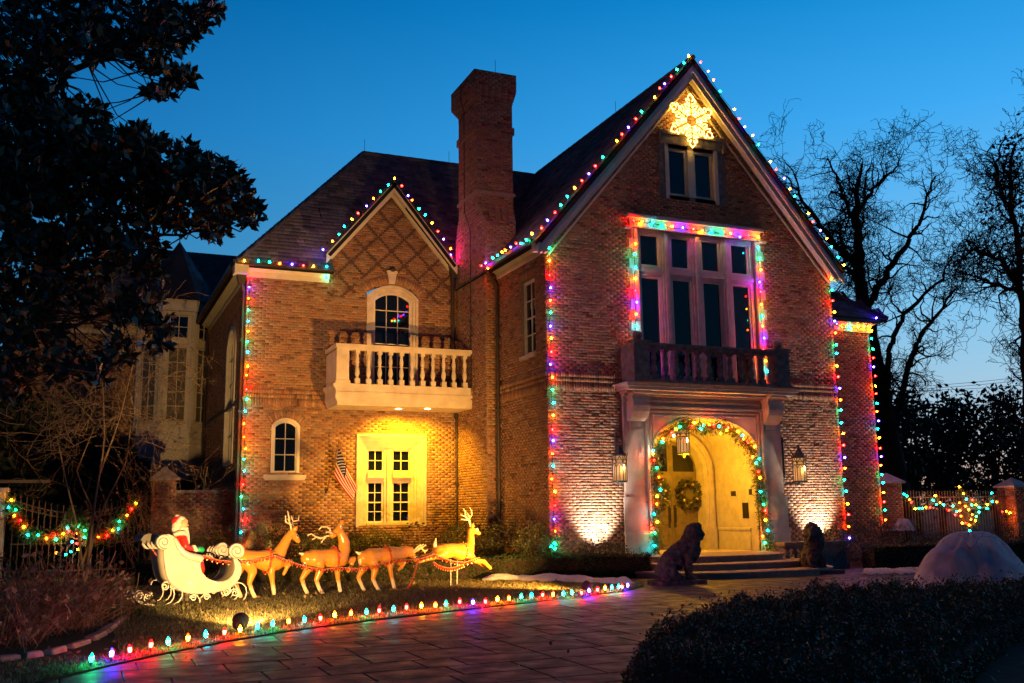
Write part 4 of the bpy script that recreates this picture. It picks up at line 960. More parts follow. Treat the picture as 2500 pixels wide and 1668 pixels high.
pw.tube(mid + [wp[-1]], .005, 4); tag(pw.build('ground_cable', 'cord', None, recalc=False), 'dark green cord linking the bulbs along the edge of the lawn', 'cord')
# snowflake of warm rope light under the gable peak
sf = thing('snowflake_light', 'glowing golden rope-light snowflake hung below the peak of the tall gable', 'snowflake light', (4.77, -.14, 12.91))
R_ = .81
for k in range(6):
    a = math.pi / 2 + k * math.pi / 3; c, s = math.cos(a), math.sin(a)
    Q = lambda r, w: (4.77 + R_ * (r * c - w * s), -.15, 12.91 + R_ * (r * s + w * c))
    mb = MB(); half = [(.24, .04), (.18, .14), (.38, .22), (.40, .16), (.31, .06), (.44, .055), (.47, .21), (.60, .27), (.62, .20), (.52, .06), (.64, .055), (.68, .16), (.80, .21), (.82, .14), (.75, .045), (.80, .09), (.90, .12), (1.03, 0)]
    for sg in (1, -1): mb.tube([Q(r, w * sg) for r, w in half], .0085, 5)
    mb.build('snowflake_arm', 'rope_light', sf, smooth=True)
mb = MB(); mb.tube([(4.77, -.14, 13.75), (4.83, -.16, 13.80), (4.95, -.2, 13.62), (5.15, -.3, 13.52), (5.3, -.34, 13.7)], .007, 4); mb.build('cord', 'white_iron', sf)
# ------------------------------------------------------------------ lanterns
def lantern(name, label, c, r=.185, h=.66, wall=None, hang=None, cat='lantern'):
    """hexagonal iron lantern; c = centre of the base"""
    t = thing(name, label, cat, c, None); c = np.array(c, float)
    ang = [math.pi / 6 + i * math.pi / 3 for i in range(6)]
    V = lambda i, z, k=1.0: c + np.array([r * k * math.cos(ang[i % 6]), r * k * math.sin(ang[i % 6]), z])
    mb = MB()
    for i in range(6):
        mb.tube([V(i, 0), V(i, h)], .014, 4); m0, m1 = (V(i, 0) + V(i + 1, 0)) / 2, (V(i, h) + V(i + 1, h)) / 2
        mb.tube([m0, m0 + (m1 - m0) * .62], .009, 4)
        for zz in (0.0, .70 * h, .84 * h, h): mb.tube([V(i, zz), V(i + 1, zz)], .012, 4)
        for f0, f1, s0, s1 in ((0, .5, .55, .72), (.5, 1, .72, .55), (0, .5, .72, .98), (.5, 1, .98, .72)):
            A = V(i, h * s0) + (V(i + 1, h * s0) - V(i, h * s0)) * f0; B = V(i, h * s1) + (V(i + 1, h * s1) - V(i, h * s1)) * f1; mb.tube([A, B], .009, 4)
    mb.build('cage', 'lantern_iron', t)
    mb = MB(); mb.lathe(c, [(r * .96, -.035), (r * 1.1, -.03), (r * 1.1, 0), (r * .9, .012)], 6); mb.lathe(c - np.array([0, 0, .12]), [(.015, 0), (.05, .05), (.08, .085)], 8)
    mb.lathe(c, [(r * 1.12, h), (r * 1.16, h + .03), (r * .85, h + .07), (r * .45, h + .20), (r * .2, h + .26), (.015, h + .29), (.035, h + .32), (.015, h + .35), (.004, h + .42)], 6)
    for i in range(6): mb.tube([V(i, h, 1.15), V(i, h + .09, 1.15)], .012, 4)
    mb.build('canopy', 'lantern_iron', t)
    for i in range(6):
        q = MB(); q.add([V(i, .01, .93), V(i + 1, .01, .93), V(i + 1, h - .01, .93), V(i, h - .01, .93)], [(0, 1, 2, 3)]); q.build('pane', 'lantern_glass', t, recalc=False)
    q = MB(); q.lathe(c + np.array([r * .1, -r * .99, .30]), [(.012, 0), (.026, .04), (.018, .09), (.003, .13)], 7); q.build('candle_bulb', 'candle', t, smooth=True)
    if wall is not None:
        q = MB(); w_ = np.array(wall, float)
        for z0_, z1_ in ((h + .05, h + .55), (0.0, .25)): q.tube([c + np.array([0, 0, z0_]) + (w_ - c) * .3, w_ + np.array([0, 0, z1_])], .016, 5)
        q.tube([w_ + np.array([0, 0, h + .6]), w_ + np.array([0, 0, .1])], .03, 6); q.tube([c + np.array([0, 0, -.06]), w_ + np.array([0, 0, -.05])], .022, 6); q.build('bracket', 'lantern_iron', t)
    if hang: q = MB(); q.tube([c + np.array([0, 0, h + .4]), c + np.array([0, 0, h + hang])], .012, 5); q.build('chain', 'lantern_iron', t)
    return t
def lamp(name, kind, loc, energy, col, size=.05, tgt=None, ang=60, blend=.5):
    l = bpy.data.lights.new(name, kind); l.energy = energy; l.color = col; l.shadow_soft_size = size
    if kind == 'SPOT': l.spot_size = rad(ang); l.spot_blend = blend
    o = bpy.data.objects.new(name, l); COL.objects.link(o); o.location = loc
    if tgt is not None: o.rotation_euler = (Vector(tgt) - Vector(loc)).to_track_quat('-Z', 'Y').to_euler()
    return o
pl_ = at(1514, 1175, Y=-.42); pr_ = at(1954, 1175, Y=-.42)
lantern('wall_lantern', 'black gothic wall lantern on the brick left of the entrance', pl_, wall=(pl_[0] + .12, -.03, pl_[2]))
lantern('wall_lantern', 'black gothic wall lantern on the brick right of the entrance', pr_, wall=(pr_[0] - .24, -.03, pr_[2]))
pc_ = at(1669, 1107, Y=.45)
lantern('hanging_lantern', 'black gothic lantern hanging inside the entrance arch', pc_, r=.175, h=.66, hang=1.0)
lamp('hanging_lantern_light', 'POINT', (pc_[0] + .1, pc_[1] - .02, pc_[2] - .25), 360, (1, .46, .004), .10)
for p in (pl_, pr_): lamp('wall_lantern_light', 'POINT', (p[0], p[1] - .22, p[2] + .3), 5, (1, .5, .15), .06)
for px in (973.3, 1043.9):
    p = at(px, 998, Z=4.74); lamp('downlight_lamp', 'SPOT', (p[0], max(4.78, p[1]) + .1, 4.71), 850, (1, .46, .008), .06, (p[0], max(4.78, p[1]) + .62, 2.2), 150, .75)
# ------------------------------------------------------------------ flood lights
def flood(label, loc, tgt, energy, col, ang, blend=.6, r=.12, name='flood_light', size=.06):
    t = thing(name, label, 'flood light', loc); c = np.array(loc, float); d = np.array(tgt, float) - c; d /= np.linalg.norm(d)
    mb = MB(); mb.tube([c - d * .16 + [0, 0, .13], c - d * .08 + [0, 0, .13], c + d * .04 + [0, 0, .13]], [r * .45, r * .9, r], 14); mb.build('housing', 'dark_pot', t)
    mb = MB(); mb.tube([c + d * .041 + [0, 0, .13], c + d * .05 + [0, 0, .13]], [r * .85, r * .85], 12); mb.build('lens', 'lamp_lens', t)
    mb = MB(); mb.tube([c + [0, 0, -.08], c + [0, 0, .08]], .012, 5); mb.build('stake', 'iron', t)
    lamp('flood_lamp', 'SPOT', tuple(c + d * .13 + [0, 0, .14]), energy, col, size, tuple(np.array(tgt) + [0, 0, .14]), ang, blend)
f1 = at(586, 1540, Z=.02)
flood('round dark flood light on the lawn beside the drive, aimed at the sleigh and deer', f1, (-5.8, 6.0, 3.9), 4700, (1, .56, .17), 76, 1.0)
f2 = at(1433, 1446, Z=.02)
flood('small flood light at the far end of the lawn beside the row of bulbs', f2, (-4.6, 6.0, 3.9), 6600, (1, .46, .08), 72, 1.0, r=.1)
flood('white uplight in the shrubs left of the entrance', (1.3, -.72, .24), (1.3, 0, 1.42), 1150, (1, .84, .70), 76, .9, r=.07)
flood('white uplight in the shrubs right of the entrance', (8.6, -.72, .24), (8.5, 0, 1.42), 1150, (1, .86, .72), 76, .9, r=.07)
# ------------------------------------------------------------------ garlands of cedar
def along(P, n):
    P = np.array(P); s = np.r_[0, np.cumsum(np.linalg.norm(np.diff(P, axis=0), axis=1))]; t = np.linspace(0, s[-1], n)
    return np.stack([np.interp(t, s, P[:, i]) for i in range(3)], 1)
def garland(label, P, bulbs, loc, n=2600, r=.085, size=.12, outs=(0, -1, 0), name='garland', rfun=None, droop=-.7):
    t = thing(name, label, 'garland', loc); og = np.array(loc, float)
    C = along(P, n); C = C + RNG.normal(0, r * .55, (n, 3)) * (1 if rfun is None else 1)
    leaf_mesh('sprays', C, size, 'leaf_cedar', t, aspect=.16, up=droop, kind='stuff')
    mb = MB(); mb.tube(along(P, 60), .02, 5); mb.build('cord', 'bark', t, recalc=False)
    for p, k in bulbs: put_bulb(t, p, k, np.array(outs) + RNG.normal(0, .3, 3), me=BMG, off=og)
    return t
gz = 4.356
GP = [(1600, 1345), (1597, 1290), (1602, 1230), (1604, 1180), (1600, 1130), (1598, 1105), (1615, 1075), (1643, 1046), (1665, 1034), (1690, 1036), (1715, 1048), (1745, 1042), (1770, 1040), (1790, 1052), (1810, 1072), (1832, 1092), (1845, 1125), (1852, 1165), (1856, 1210), (1863, 1250), (1869, 1300), (1882, 1345), (1900, 1362)]
GBl = [((1560 + x / gz, 1010 + y / gz), k) for x, y, k in ((580, 100, 'Y'), (565, 130, 'R'), (685, 120, 'G'), (650, 160, 'C'), (745, 118, 'O'), (790, 116, 'R'), (850, 132, 'C'), (945, 145, 'R'), (930, 177, 'Y'), (863, 210, 'Y'), (1045, 195, 'Y'), (1088, 227, 'C'), (1107, 273, 'O'), (1155, 307, 'R'), (1226, 350, 'Y'), (1200, 463, 'O'), (1275, 480, 'C'), (1243, 517, 'G'), (1268, 620, 'R'), (1280, 680, 'Y'), (1288, 825, 'C'), (1322, 963, 'G'), (1337, 1035, 'R'), (1337, 1132, 'Y'), (1363, 1243, 'C'), (1313, 1303, 'O'), (1330, 1370, 'G'), (1403, 1487, 'Y'), (430, 140, 'G'), (385, 160, 'Y'), (343, 200, 'R'), (365, 235, 'C'), (250, 265, 'O'), (238, 300, 'G'), (150, 395, 'C'), (150, 435, 'Y'), (158, 493, 'R'), (186, 573, 'G'), (210, 673, 'O'), (222, 815, 'C'), (188, 885, 'Y'), (188, 960, 'O'), (156, 1070, 'C'), (188, 1148, 'Y'), (146, 1220, 'R'), (162, 1267, 'G'), (160, 1400, 'C'))]
garland('cedar garland with coloured bulbs framing the entrance arch', [at(*p, Y=-.20) for p in GP], [(at(*p, Y=-.30), k) for p, k in GBl], at(1600, 1345, Y=-.2), n=7500, r=.15)
# wreaths on the doors
for s, lb in ((1, 'round leafy wreath on the right-hand door leaf'), (-1, 'round leafy wreath on the left-hand door leaf, half behind the garland')):
    c = np.array(FA(dc + s * .56, 2.12, -2.27)); t = thing('wreath', lb, 'wreath', c); n = 900
    a = RNG.uniform(0, 2 * math.pi, n); rr = .29 + RNG.normal(0, .05, n); Pw = c + np.stack([rr * np.cos(a), RNG.normal(-.02, .035, n), rr * np.sin(a)], 1)
    nr = np.stack([np.cos(a + .6), -np.ones(n) * .5, np.sin(a + .6)], 1)
    leaf_mesh('leaves', Pw, .15, 'leaf_wreath', t, aspect=.42, Nrm=nr, spread=.5, kind='stuff')
    mb = MB()
    for k in range(7): aa = k * .9 + .3; mb.sphere(c + np.array([.29 * math.cos(aa), -.08, .29 * math.sin(aa)]), .045, 7, 5)
    stuff(mb.build('ornaments', 'antler', t))
# ------------------------------------------------------------------ flag
fl = thing('flag', 'striped star-spangled flag hanging from an angled wooden pole by the ground floor window', 'flag', at(797, 1203, Y=5.9))
b0_, tip = np.array(at(797, 1203, Y=5.95)), np.array(at(829, 1072, Y=5.35))
mb = MB(); mb.tube([b0_, tip], .018, 7); mb.build('pole', 'wood_pole', fl)
mb = MB(); mb.sphere(tip, .03, 8, 6); mb.tube([tip, tip + [0, 0, .08]], [.014, .004], 6); mb.build('finial', 'brass', fl)
mb = MB(); mb.tube([b0_ + [0, .05, 0], b0_ + (tip - b0_) * .08], .035, 8); mb.build('bracket', 'iron', fl)
A0, B0, A1, B1 = [np.array(v) for v in (at(827, 1090, Y=5.42), at(816, 1163, Y=5.66), at(872, 1189, Y=5.30), at(861, 1224, Y=5.36))]
nr_, nc_ = 13, 18; V = []
for j in range(nc_ + 1):
    for i in range(nr_ + 1):
        u, v = j / nc_, i / nr_; p = (A0 * (1 - v) + B0 * v) * (1 - u) + (A1 * (1 - v) + B1 * v) * u
        V.append(p + np.array([0, .045 * math.sin(v * 9 + u * 4) * (.3 + u), -.05 * math.sin(math.pi * u) * (1 - v * .3)]))
F, mi = [], []
for j in range(nc_):
    for i in range(nr_):
        a = j * (nr_ + 1) + i; F.append((a, a + 1, a + nr_ + 2, a + nr_ + 1)); mi.append(2 if (i < 7 and j < 8) else i % 2)
np_mesh('flag_cloth', V, F, ['flag_red', 'flag_white', 'flag_blue'], fl, mi=mi, smooth=True)
sm = MB(); VV = np.array(V).reshape(nc_ + 1, nr_ + 1, 3)
for a in range(9):
    for b in range(6 if a % 2 == 0 else 5):
        jj = .45 + b * 1.28 + (0 if a % 2 == 0 else .64); ii = .45 + a * .75; j, i = int(jj), int(ii); fu, fv = jj - j, ii - i
        p = VV[j, i] * (1 - fu) * (1 - fv) + VV[j + 1, i] * fu * (1 - fv) + VV[j, i + 1] * (1 - fu) * fv + VV[j + 1, i + 1] * fu * fv
        nn = np.array([-.15, -1, .2]); st_ = [p + nn * .008 + np.array([math.cos(q * math.pi / 5 + .3), 0, math.sin(q * math.pi / 5 + .3)]) * (.020 if q % 2 == 0 else .009) for q in range(10)]
        sm.add(st_, [tuple(range(10))])
stuff(sm.build('stars', 'flag_white', fl, recalc=False))
# ------------------------------------------------------------------ sleigh team
TP0 = np.array([-9.9, -3.1, 0.0]); TN = np.array([-.194, .981, 0.0])
def T2(px, py, off=0.0): return at_pl(px, py, TP0, TN) + TN * off
S6 = lambda x, y: (340 + x / 6.032, 1230 + y / 6.032)
G6 = lambda x, y, off=0.0: T2(*S6(x, y), off)
ZP = 1 / (6.032 * 122)                               # zoomed pixel -> metres at the sleigh
c0 = T2(430, 1478); c0[2] = 0
sl = thing('sleigh', 'white scroll-ended lawn sleigh on curled wrought iron runners', 'sleigh', c0)
side = [(262, 665), (262, 720), (270, 830), (285, 950), (310, 1060), (350, 1140), (420, 1210), (500, 1258), (620, 1305), (800, 1312), (1000, 1290), (1130, 1265), (1230, 1225), (1310, 1165), (1365, 1090), (1395, 1010), (1400, 930), (1385, 870), (1335, 800), (1280, 800), (1290, 850), (1300, 900), (1296, 970), (1265, 1040), (1210, 1095), (1130, 1130), (1040, 1130), (950, 1105), (880, 1062), (830, 1005), (805, 940), (800, 855), (806, 750), (700, 742), (600, 716), (530, 660), (490, 590), (450, 510), (400, 465), (330, 443), (262, 452)]
def plate(mb, pts, o0, o1):
    n = len(pts); mb.add([G6(x, y, o0) for x, y in pts] + [G6(x, y, o1) for x, y in pts], [tuple(range(n)), tuple(range(n, 2 * n))] + [(i, (i + 1) % n, n + (i + 1) % n, n + i) for i in range(n)])
for o in (-.44, .40):
    mb = MB(); plate(mb, side, o, o + .05); s_ = mb.build('side_panel', 'sleigh_white', sl)
    bv = s_.modifiers.new('bevel', 'BEVEL'); bv.width = .012; bv.segments = 2
outer = [(240, 660), (268, 830), (285, 950), (310, 1060), (350, 1140), (420, 1210), (500, 1258), (620, 1305), (800, 1312), (1000, 1290), (1130, 1265), (1230, 1225), (1310, 1165), (1365, 1090), (1395, 1010), (1400, 930), (1385, 870), (1345, 800)]
mb = MB(); n = len(outer); mb.add([G6(x, y, o) for o in (-.40, .40) for x, y in outer], [(i, i + 1, n + i + 1, n + i) for i in range(n - 1)]); h_ = mb.build('hull', 'sleigh_white', sl, smooth=True); h_.modifiers.new('thick', 'SOLIDIFY').thickness = .03
inner = [(430, 490), (480, 560), (520, 680), (560, 800), (600, 900), (800, 920), (830, 1005), (880, 1062), (950, 1105), (1040, 1130), (1130, 1130), (1210, 1095), (1265, 1040), (1290, 970), (1290, 900), (1280, 820)]
mb = MB(); n = len(inner); mb.add([G6(x, y, o) for o in (-.39, .40) for x, y in inner], [(i, i + 1, n + i + 1, n + i) for i in range(n - 1)]); mb.build('lining', 'sleigh_dark', sl, smooth=True).modifiers.new('thick', 'SOLIDIFY').thickness = .02
def disc(cx, cy, r, o0, o1, nm, m):
    mb = MB(); pts = [(cx + r * math.cos(2 * math.pi * k / 26), cy + r * math.sin(2 * math.pi * k / 26)) for k in range(26)]; plate(mb, pts, o0, o1); o = mb.build(nm, m, sl); b = o.modifiers.new('bevel', 'BEVEL'); b.width = .02; b.segments = 3; b.limit_method = 'ANGLE'
    mb = MB(); mb.tube([G6(cx + (r * .85 - r * .7 * t) * math.cos(1.2 + t * 9), cy + (r * .85 - r * .7 * t) * math.sin(1.2 + t * 9), o0 - .004) for t in np.linspace(0, 1, 40)], .006, 4); mb.build('scroll_groove', 'sleigh_dark', sl)
disc(265, 562, 112, -.47, -.30, 'scroll', 'sleigh_white'); disc(1322, 690, 112, -.47, -.37, 'scroll', 'sleigh_white'); disc(1322, 690, 112, .36, .46, 'scroll', 'sleigh_white')
mb = MB(); mb.capsule([G6(x, y, -.43) for x, y in ((430, 520), (490, 640), (550, 715), (640, 765), (790, 800))], [.04, .055, .065, .075, .08], 10); remesh(mb.build('arm_rest', 'sleigh_white', sl), .014)
mb = MB(); plate(mb, [(262, 452), (130, 440), (60, 462), (22, 515), (12, 556), (80, 585), (155, 600), (200, 560)], -.05, .46); mb.build('scroll_back', 'sleigh_dark', sl)
for x in (18, 92, 150):
    mb = MB(); mb.tube([G6(x, 548, -.1), G6(x + 14, 600, -.13), G6(x + 45, 645, -.14), G6(x + 105, 668, -.12)], [.004, .03, .026, .003], 7); mb.build('scroll_leaf', 'sleigh_white', sl, smooth=True)
for k, x in enumerate((1085, 1125, 1165, 1200)):
    mb = MB(); mb.tube([G6(x, 715, .34), G6(x + 16, 668, .34), G6(x + 55, 620, .34)], [.022, .018, .003], 6); mb.build('scroll_leaf', 'sleigh_white', sl, smooth=True)
mb = MB(); mb.sphere(G6(1140, 765, .36), .09, 12, 8, (1.1, .5, .75)); mb.build('front_ornament', 'sleigh_white', sl, smooth=True)
mb = MB(); mb.tube([G6(1080, 745, .31), G6(1110, 725, .3), G6(1150, 735, .3), G6(1200, 775, .3)], [.004, .012, .012, .003], 5); mb.sphere(G6(1160, 772, .3), .02, 7, 5); mb.build('painted_eye', 'black_paint', sl)
def spiral(cx, cy, r, a0, turns, off, n=26): return [G6(cx + r * (1 - .8 * t) * math.cos(a0 + turns * 2 * math.pi * t), cy + r * (1 - .8 * t) * math.sin(a0 + turns * 2 * math.pi * t), off) for t in np.linspace(0, 1, n)]
for off in (.36, -.38):
    mb = MB(); g6 = lambda L: [G6(x, y, off) for x, y in L]
    for pth in (spiral(55, 1348, 58, -.2, -1.5, off)[::-1], g6([(112, 1340), (108, 1300), (60, 1295), (10, 1330), (-8, 1390), (30, 1440), (130, 1472), (300, 1478), (420, 1462), (500, 1420), (545, 1350), (548, 1290), (530, 1225), (490, 1175), (440, 1150), (395, 1160)]), spiral(418, 1205, 46, -1.6, -1.4, off), g6([(415, 1245), (432, 1300), (420, 1370), (380, 1430), (300, 1470)]), spiral(298, 1205, 50, -.3, 1.4, off), g6([(335, 1140), (290, 1142), (258, 1175), (250, 1210)]),
                spiral(-70, 1345, 55, -.2, -1.5, off), g6([(-14, 1340), (-40, 1292), (-95, 1300), (-128, 1350), (-110, 1410), (-40, 1455), (60, 1472), (200, 1480)]),
                spiral(705, 1372, 50, 3.2, 1.5, off), spiral(905, 1358, 48, 0.1, -1.5, off), g6([(660, 1375), (690, 1325), (750, 1325), (795, 1380), (800, 1430), (765, 1478)]), g6([(952, 1360), (930, 1312), (870, 1312), (815, 1370), (800, 1430), (835, 1478)]),
                spiral(1190, 1280, 52, 0, -1.4, off), g6([(1112, 1275), (1130, 1320), (1190, 1335), (1240, 1300), (1245, 1235)]), spiral(1310, 1295, 62, 3.3, 1.6, off), g6([(1235, 1290), (1240, 1230), (1280, 1180), (1350, 1145), (1420, 1160), (1470, 1210), (1485, 1290), (1460, 1370), (1410, 1420)]), g6([(1310, 1170), (1345, 1230), (1368, 1290), (1355, 1340), (1300, 1400)])):
        if off < 0 or len(pth) != 26: mb.tube(pth, .0115, 5)
    stuff(mb.build('runner', 'white_iron', sl))
mb = MB()
for x in (560, 640): mb.tube([G6(x, 1310, -.2), G6(x + 20, 1360, -.2), G6(x + 10, 1420, -.2)], [.05, .04, .045], 8)
mb.build('foot', 'sleigh_dark', sl)
# seated figure
gf = G6(600, 900, 0); sn = thing('seated_figure', 'white-bearded plastic figure in a red coat and cap seated in the sleigh', 'figure', gf)
C6 = lambda L: ([G6(x, y, o) for x, y, o, r in L], [r * ZP for x, y, o, r in L])
mb = MB()
for L in ([(600, 850, 0, 120), (595, 720, 0, 112), (600, 600, 0, 100), (600, 500, 0, 82), (615, 440, 0, 55)], [(625, 520, -.13, 56), (640, 620, -.17, 54), (680, 665, -.16, 50), (760, 670, -.12, 42)], [(625, 520, .13, 56), (640, 620, .17, 54), (680, 665, .16, 50), (760, 670, .12, 42)],
          [(640, 860, -.1, 75), (770, 865, -.1, 70), (860, 890, -.1, 68), (885, 960, -.1, 58), (885, 1010, -.1, 45)], [(640, 860, .1, 75), (770, 865, .1, 70), (860, 890, .1, 68), (885, 960, .1, 58)]): mb.capsule(*C6(L))
remesh(mb.build('body', 'red_paint', sn), .014, 3)
def blob(nm, m, Ls, vox=.011, par=sn, sm=2):
    mb = MB()
    for L in Ls: mb.capsule(*C6(L))
    return remesh(mb.build(nm, m, par), vox, sm)
blob('face', 'skin_paint', [[(640, 300, 0, 72), (655, 270, 0, 58)], [(700, 300, 0, 15), (712, 318, 0, 15)], [(672, 330, -.045, 22)], [(672, 330, .045, 22)], [(585, 350, -.088, 18), (585, 372, -.088, 14)]], .009)
blob('beard', 'white_fur', [[(620, 375, 0, 58), (665, 395, 0, 58), (690, 460, 0, 50), (705, 520, 0, 38), (725, 585, 0, 18)], [(680, 350, -.03, 18), (700, 365, -.05, 14)], [(680, 350, .03, 18), (700, 365, .05, 14)]])
blob('hair', 'white_fur', [[(560, 330, 0, 76), (545, 300, 0, 60)], [(520, 370, 0, 45), (560, 390, 0, 48)], [(650, 225, 0, 34), (600, 215, -.05, 34), (560, 260, -.08, 34)], [(650, 225, 0, 34), (600, 215, .05, 34)]])
blob('collar', 'white_fur', [[(505, 455, -.06, 34), (560, 430, -.12, 36), (630, 430, -.11, 36), (680, 470, -.05, 30), (715, 560, -.03, 24)], [(505, 455, .06, 34), (560, 430, .12, 36), (630, 430, .11, 36)]])
blob('cap', 'red_paint', [[(560, 245, 0, 66), (530, 265, 0, 52), (510, 285, 0, 30)]]); blob('pompom', 'white_fur', [[(552, 188, 0, 28), (565, 180, 0, 22)]])
for s in (-1, 1):
    blob('cuff', 'white_fur', [[(775, 650, .12 * s, 46), (790, 690, .12 * s, 46)]]); blob('mitten', 'green_paint', [[(850, 672, .12 * s, 40), (895, 676, .12 * s, 40)], [(868, 645, .1 * s, 18), (892, 640, .1 * s, 15)]])
    blob('knee_cuff', 'white_fur', [[(835, 910, .1 * s, 50), (880, 860, .1 * s, 42)]])
    mb = MB(); mb.sphere(G6(690, 283, .03 * s), .0085, 6, 5); mb.build('eye', 'black_paint', sn)
# deer
PZ = 1 / 114.0
def deer(label, foot, body, legs, ears, eye, nose, tail, antl, strap, rump=None, poles=None):
    f = T2(*foot); f[2] = 0
    t = thing('deer_figure', label, 'deer figure', f, 'plastic deer pulling the sleigh')
    CT = lambda L: ([T2(x, y, o) for x, y, o, r in L], [r * PZ for x, y, o, r in L])
    mb = MB()
    for L in body + legs: mb.capsule(*CT(L), n=12)
    remesh(mb.build('body', 'deer_plastic', t), .0135, 5)
    for (x0, y0, x1, y1, r) in ears:
        for s in (-1, 1):
            e = MB(); a, b = T2(x0, y0, .045 * s), T2(x1, y1, .10 * s); e.tube([a, (a + b) / 2, b], [r * .5 * PZ, r * PZ, .004], 7); e.build('ear', 'deer_plastic', t, smooth=True)
    for s in (-1, 1):
        e = MB(); c = T2(*eye, .058 * s); e.sphere(c, .036, 9, 7, (1, .45, 1.15)); ey = e.build('eye', 'eye_white', t, smooth=True)
        e = MB(); e.sphere(c + TN * .013 * s + np.array([.008, 0, 0]), .017, 7, 5, (1, .5, 1.2)); e.tube([c + np.array([-.03, 0, .022]) + TN * .014 * s, c + np.array([.0, 0, .038]) + TN * .014 * s, c + np.array([.03, 0, .02]) + TN * .014 * s], .005, 4); e.build('pupil', 'black_paint', ey)
    e = MB(); e.sphere(T2(*nose), .024, 8, 6); e.build('nose', 'black_paint', t)
    e = MB(); e.tube([T2(x, y) for x, y in tail], [.05, .045, .012][-len(tail):] if len(tail) <= 3 else .03, 8); e.build('tail', 'deer_cream', t, smooth=True)
    for main, tines in antl:
        e = MB(); o = main[0][2]
        k = len(main); e.tube([T2(*p) for p in main], list(np.linspace(.026, .013, k)), 7)
        for tn in tines: e.tube([T2(*p) for p in tn], list(np.linspace(.02, .012, len(tn))), 6)
        e.build('antler', 'antler', t, smooth=True)
    if rump: e = MB(); e.sphere(T2(*rump[:2]), rump[2] * PZ, 10, 8, (.45, .8, 1)); e.build('rump_patch', 'deer_cream', t, smooth=True)
    # harness strap round the chest
    (x0, y0), (x1, y1), r = strap
    e = MB(); c = (T2(x0, y0) + T2(x1, y1)) / 2; ax = T2(x0, y0) - T2(x1, y1); hl = np.linalg.norm(ax) / 2 + .015; ax /= np.linalg.norm(ax)
    e.tube([c + ax * hl * math.cos(a) + TN * r * math.sin(a) for a in np.linspace(0, 2 * math.pi, 25)], .019, 6); hs = e.build('harness_strap', 'ribbon_red', t)
    e = MB()
    for a in np.linspace(0, 2 * math.pi, 13)[:-1]: e.sphere(c + ax * (hl + .02) * math.cos(a) + TN * (r + .02) * math.sin(a), .019, 6, 5)
    stuff(e.build('bells', 'bell', hs))
    for p0, p1 in (poles or []): e = MB(); a, b = T2(*p0), T2(*p1); b[2] = -.05; e.tube([a, b], .011, 6); e.build('support_rod', 'steel', t)
    return t
deer('deer figure with head held level, nearest to the sleigh', (610, 1459),
     [[(583, 1365, 0, 18), (598, 1367, 0, 23), (627, 1366, 0, 20), (652, 1369, 0, 25), (672, 1369, 0, 23), (679, 1356, 0, 17), (690, 1336, 0, 13), (702, 1314, 0, 10.5), (711, 1303, 0, 10)], [(713, 1303, 0, 10.5), (722, 1313, 0, 8), (728, 1321, 0, 6)]],
     [[(592, 1376, .08, 15), (588, 1391, .09, 11), (577, 1416, .09, 5.8), (584, 1438, .09, 4.6), (591, 1456, .09, 5)], [(604, 1376, -.08, 16), (613, 1394, -.09, 11), (605, 1423, -.09, 5.8), (611, 1442, -.09, 4.6), (618, 1457, -.09, 5)],
      [(662, 1378, -.08, 13), (658, 1396, -.09, 8.5), (661, 1420, -.09, 5.5), (665, 1448, -.09, 4.8)], [(672, 1374, .08, 13), (690, 1378, .09, 9), (713, 1371, .09, 6), (704, 1388, .09, 5), (697, 1402, .09, 4.2)]],
     [(713, 1298, 722, 1284, 7)], (722, 1309), (732, 1324), [(584, 1354), (570, 1357), (558, 1359)],
     [([(709, 1294, -.05), (705.6, 1279, -.08), (692, 1274.4, -.12), (691, 1259, -.14)], [[(705.6, 1279, -.08), (698, 1266, -.1)], [(703, 1272, -.08), (702, 1258, -.05), (701, 1247.6, -.03)]]),
      ([(717, 1291, .05), (716.4, 1274, .08), (734.7, 1271, .14), (737, 1259, .16)], [[(716.4, 1274, .08), (719.4, 1262, .1)], [(715, 1268, .08), (713.5, 1260, .06)]])],
     ((656, 1340), (648, 1398), .225), rump=(572, 1373, 14))
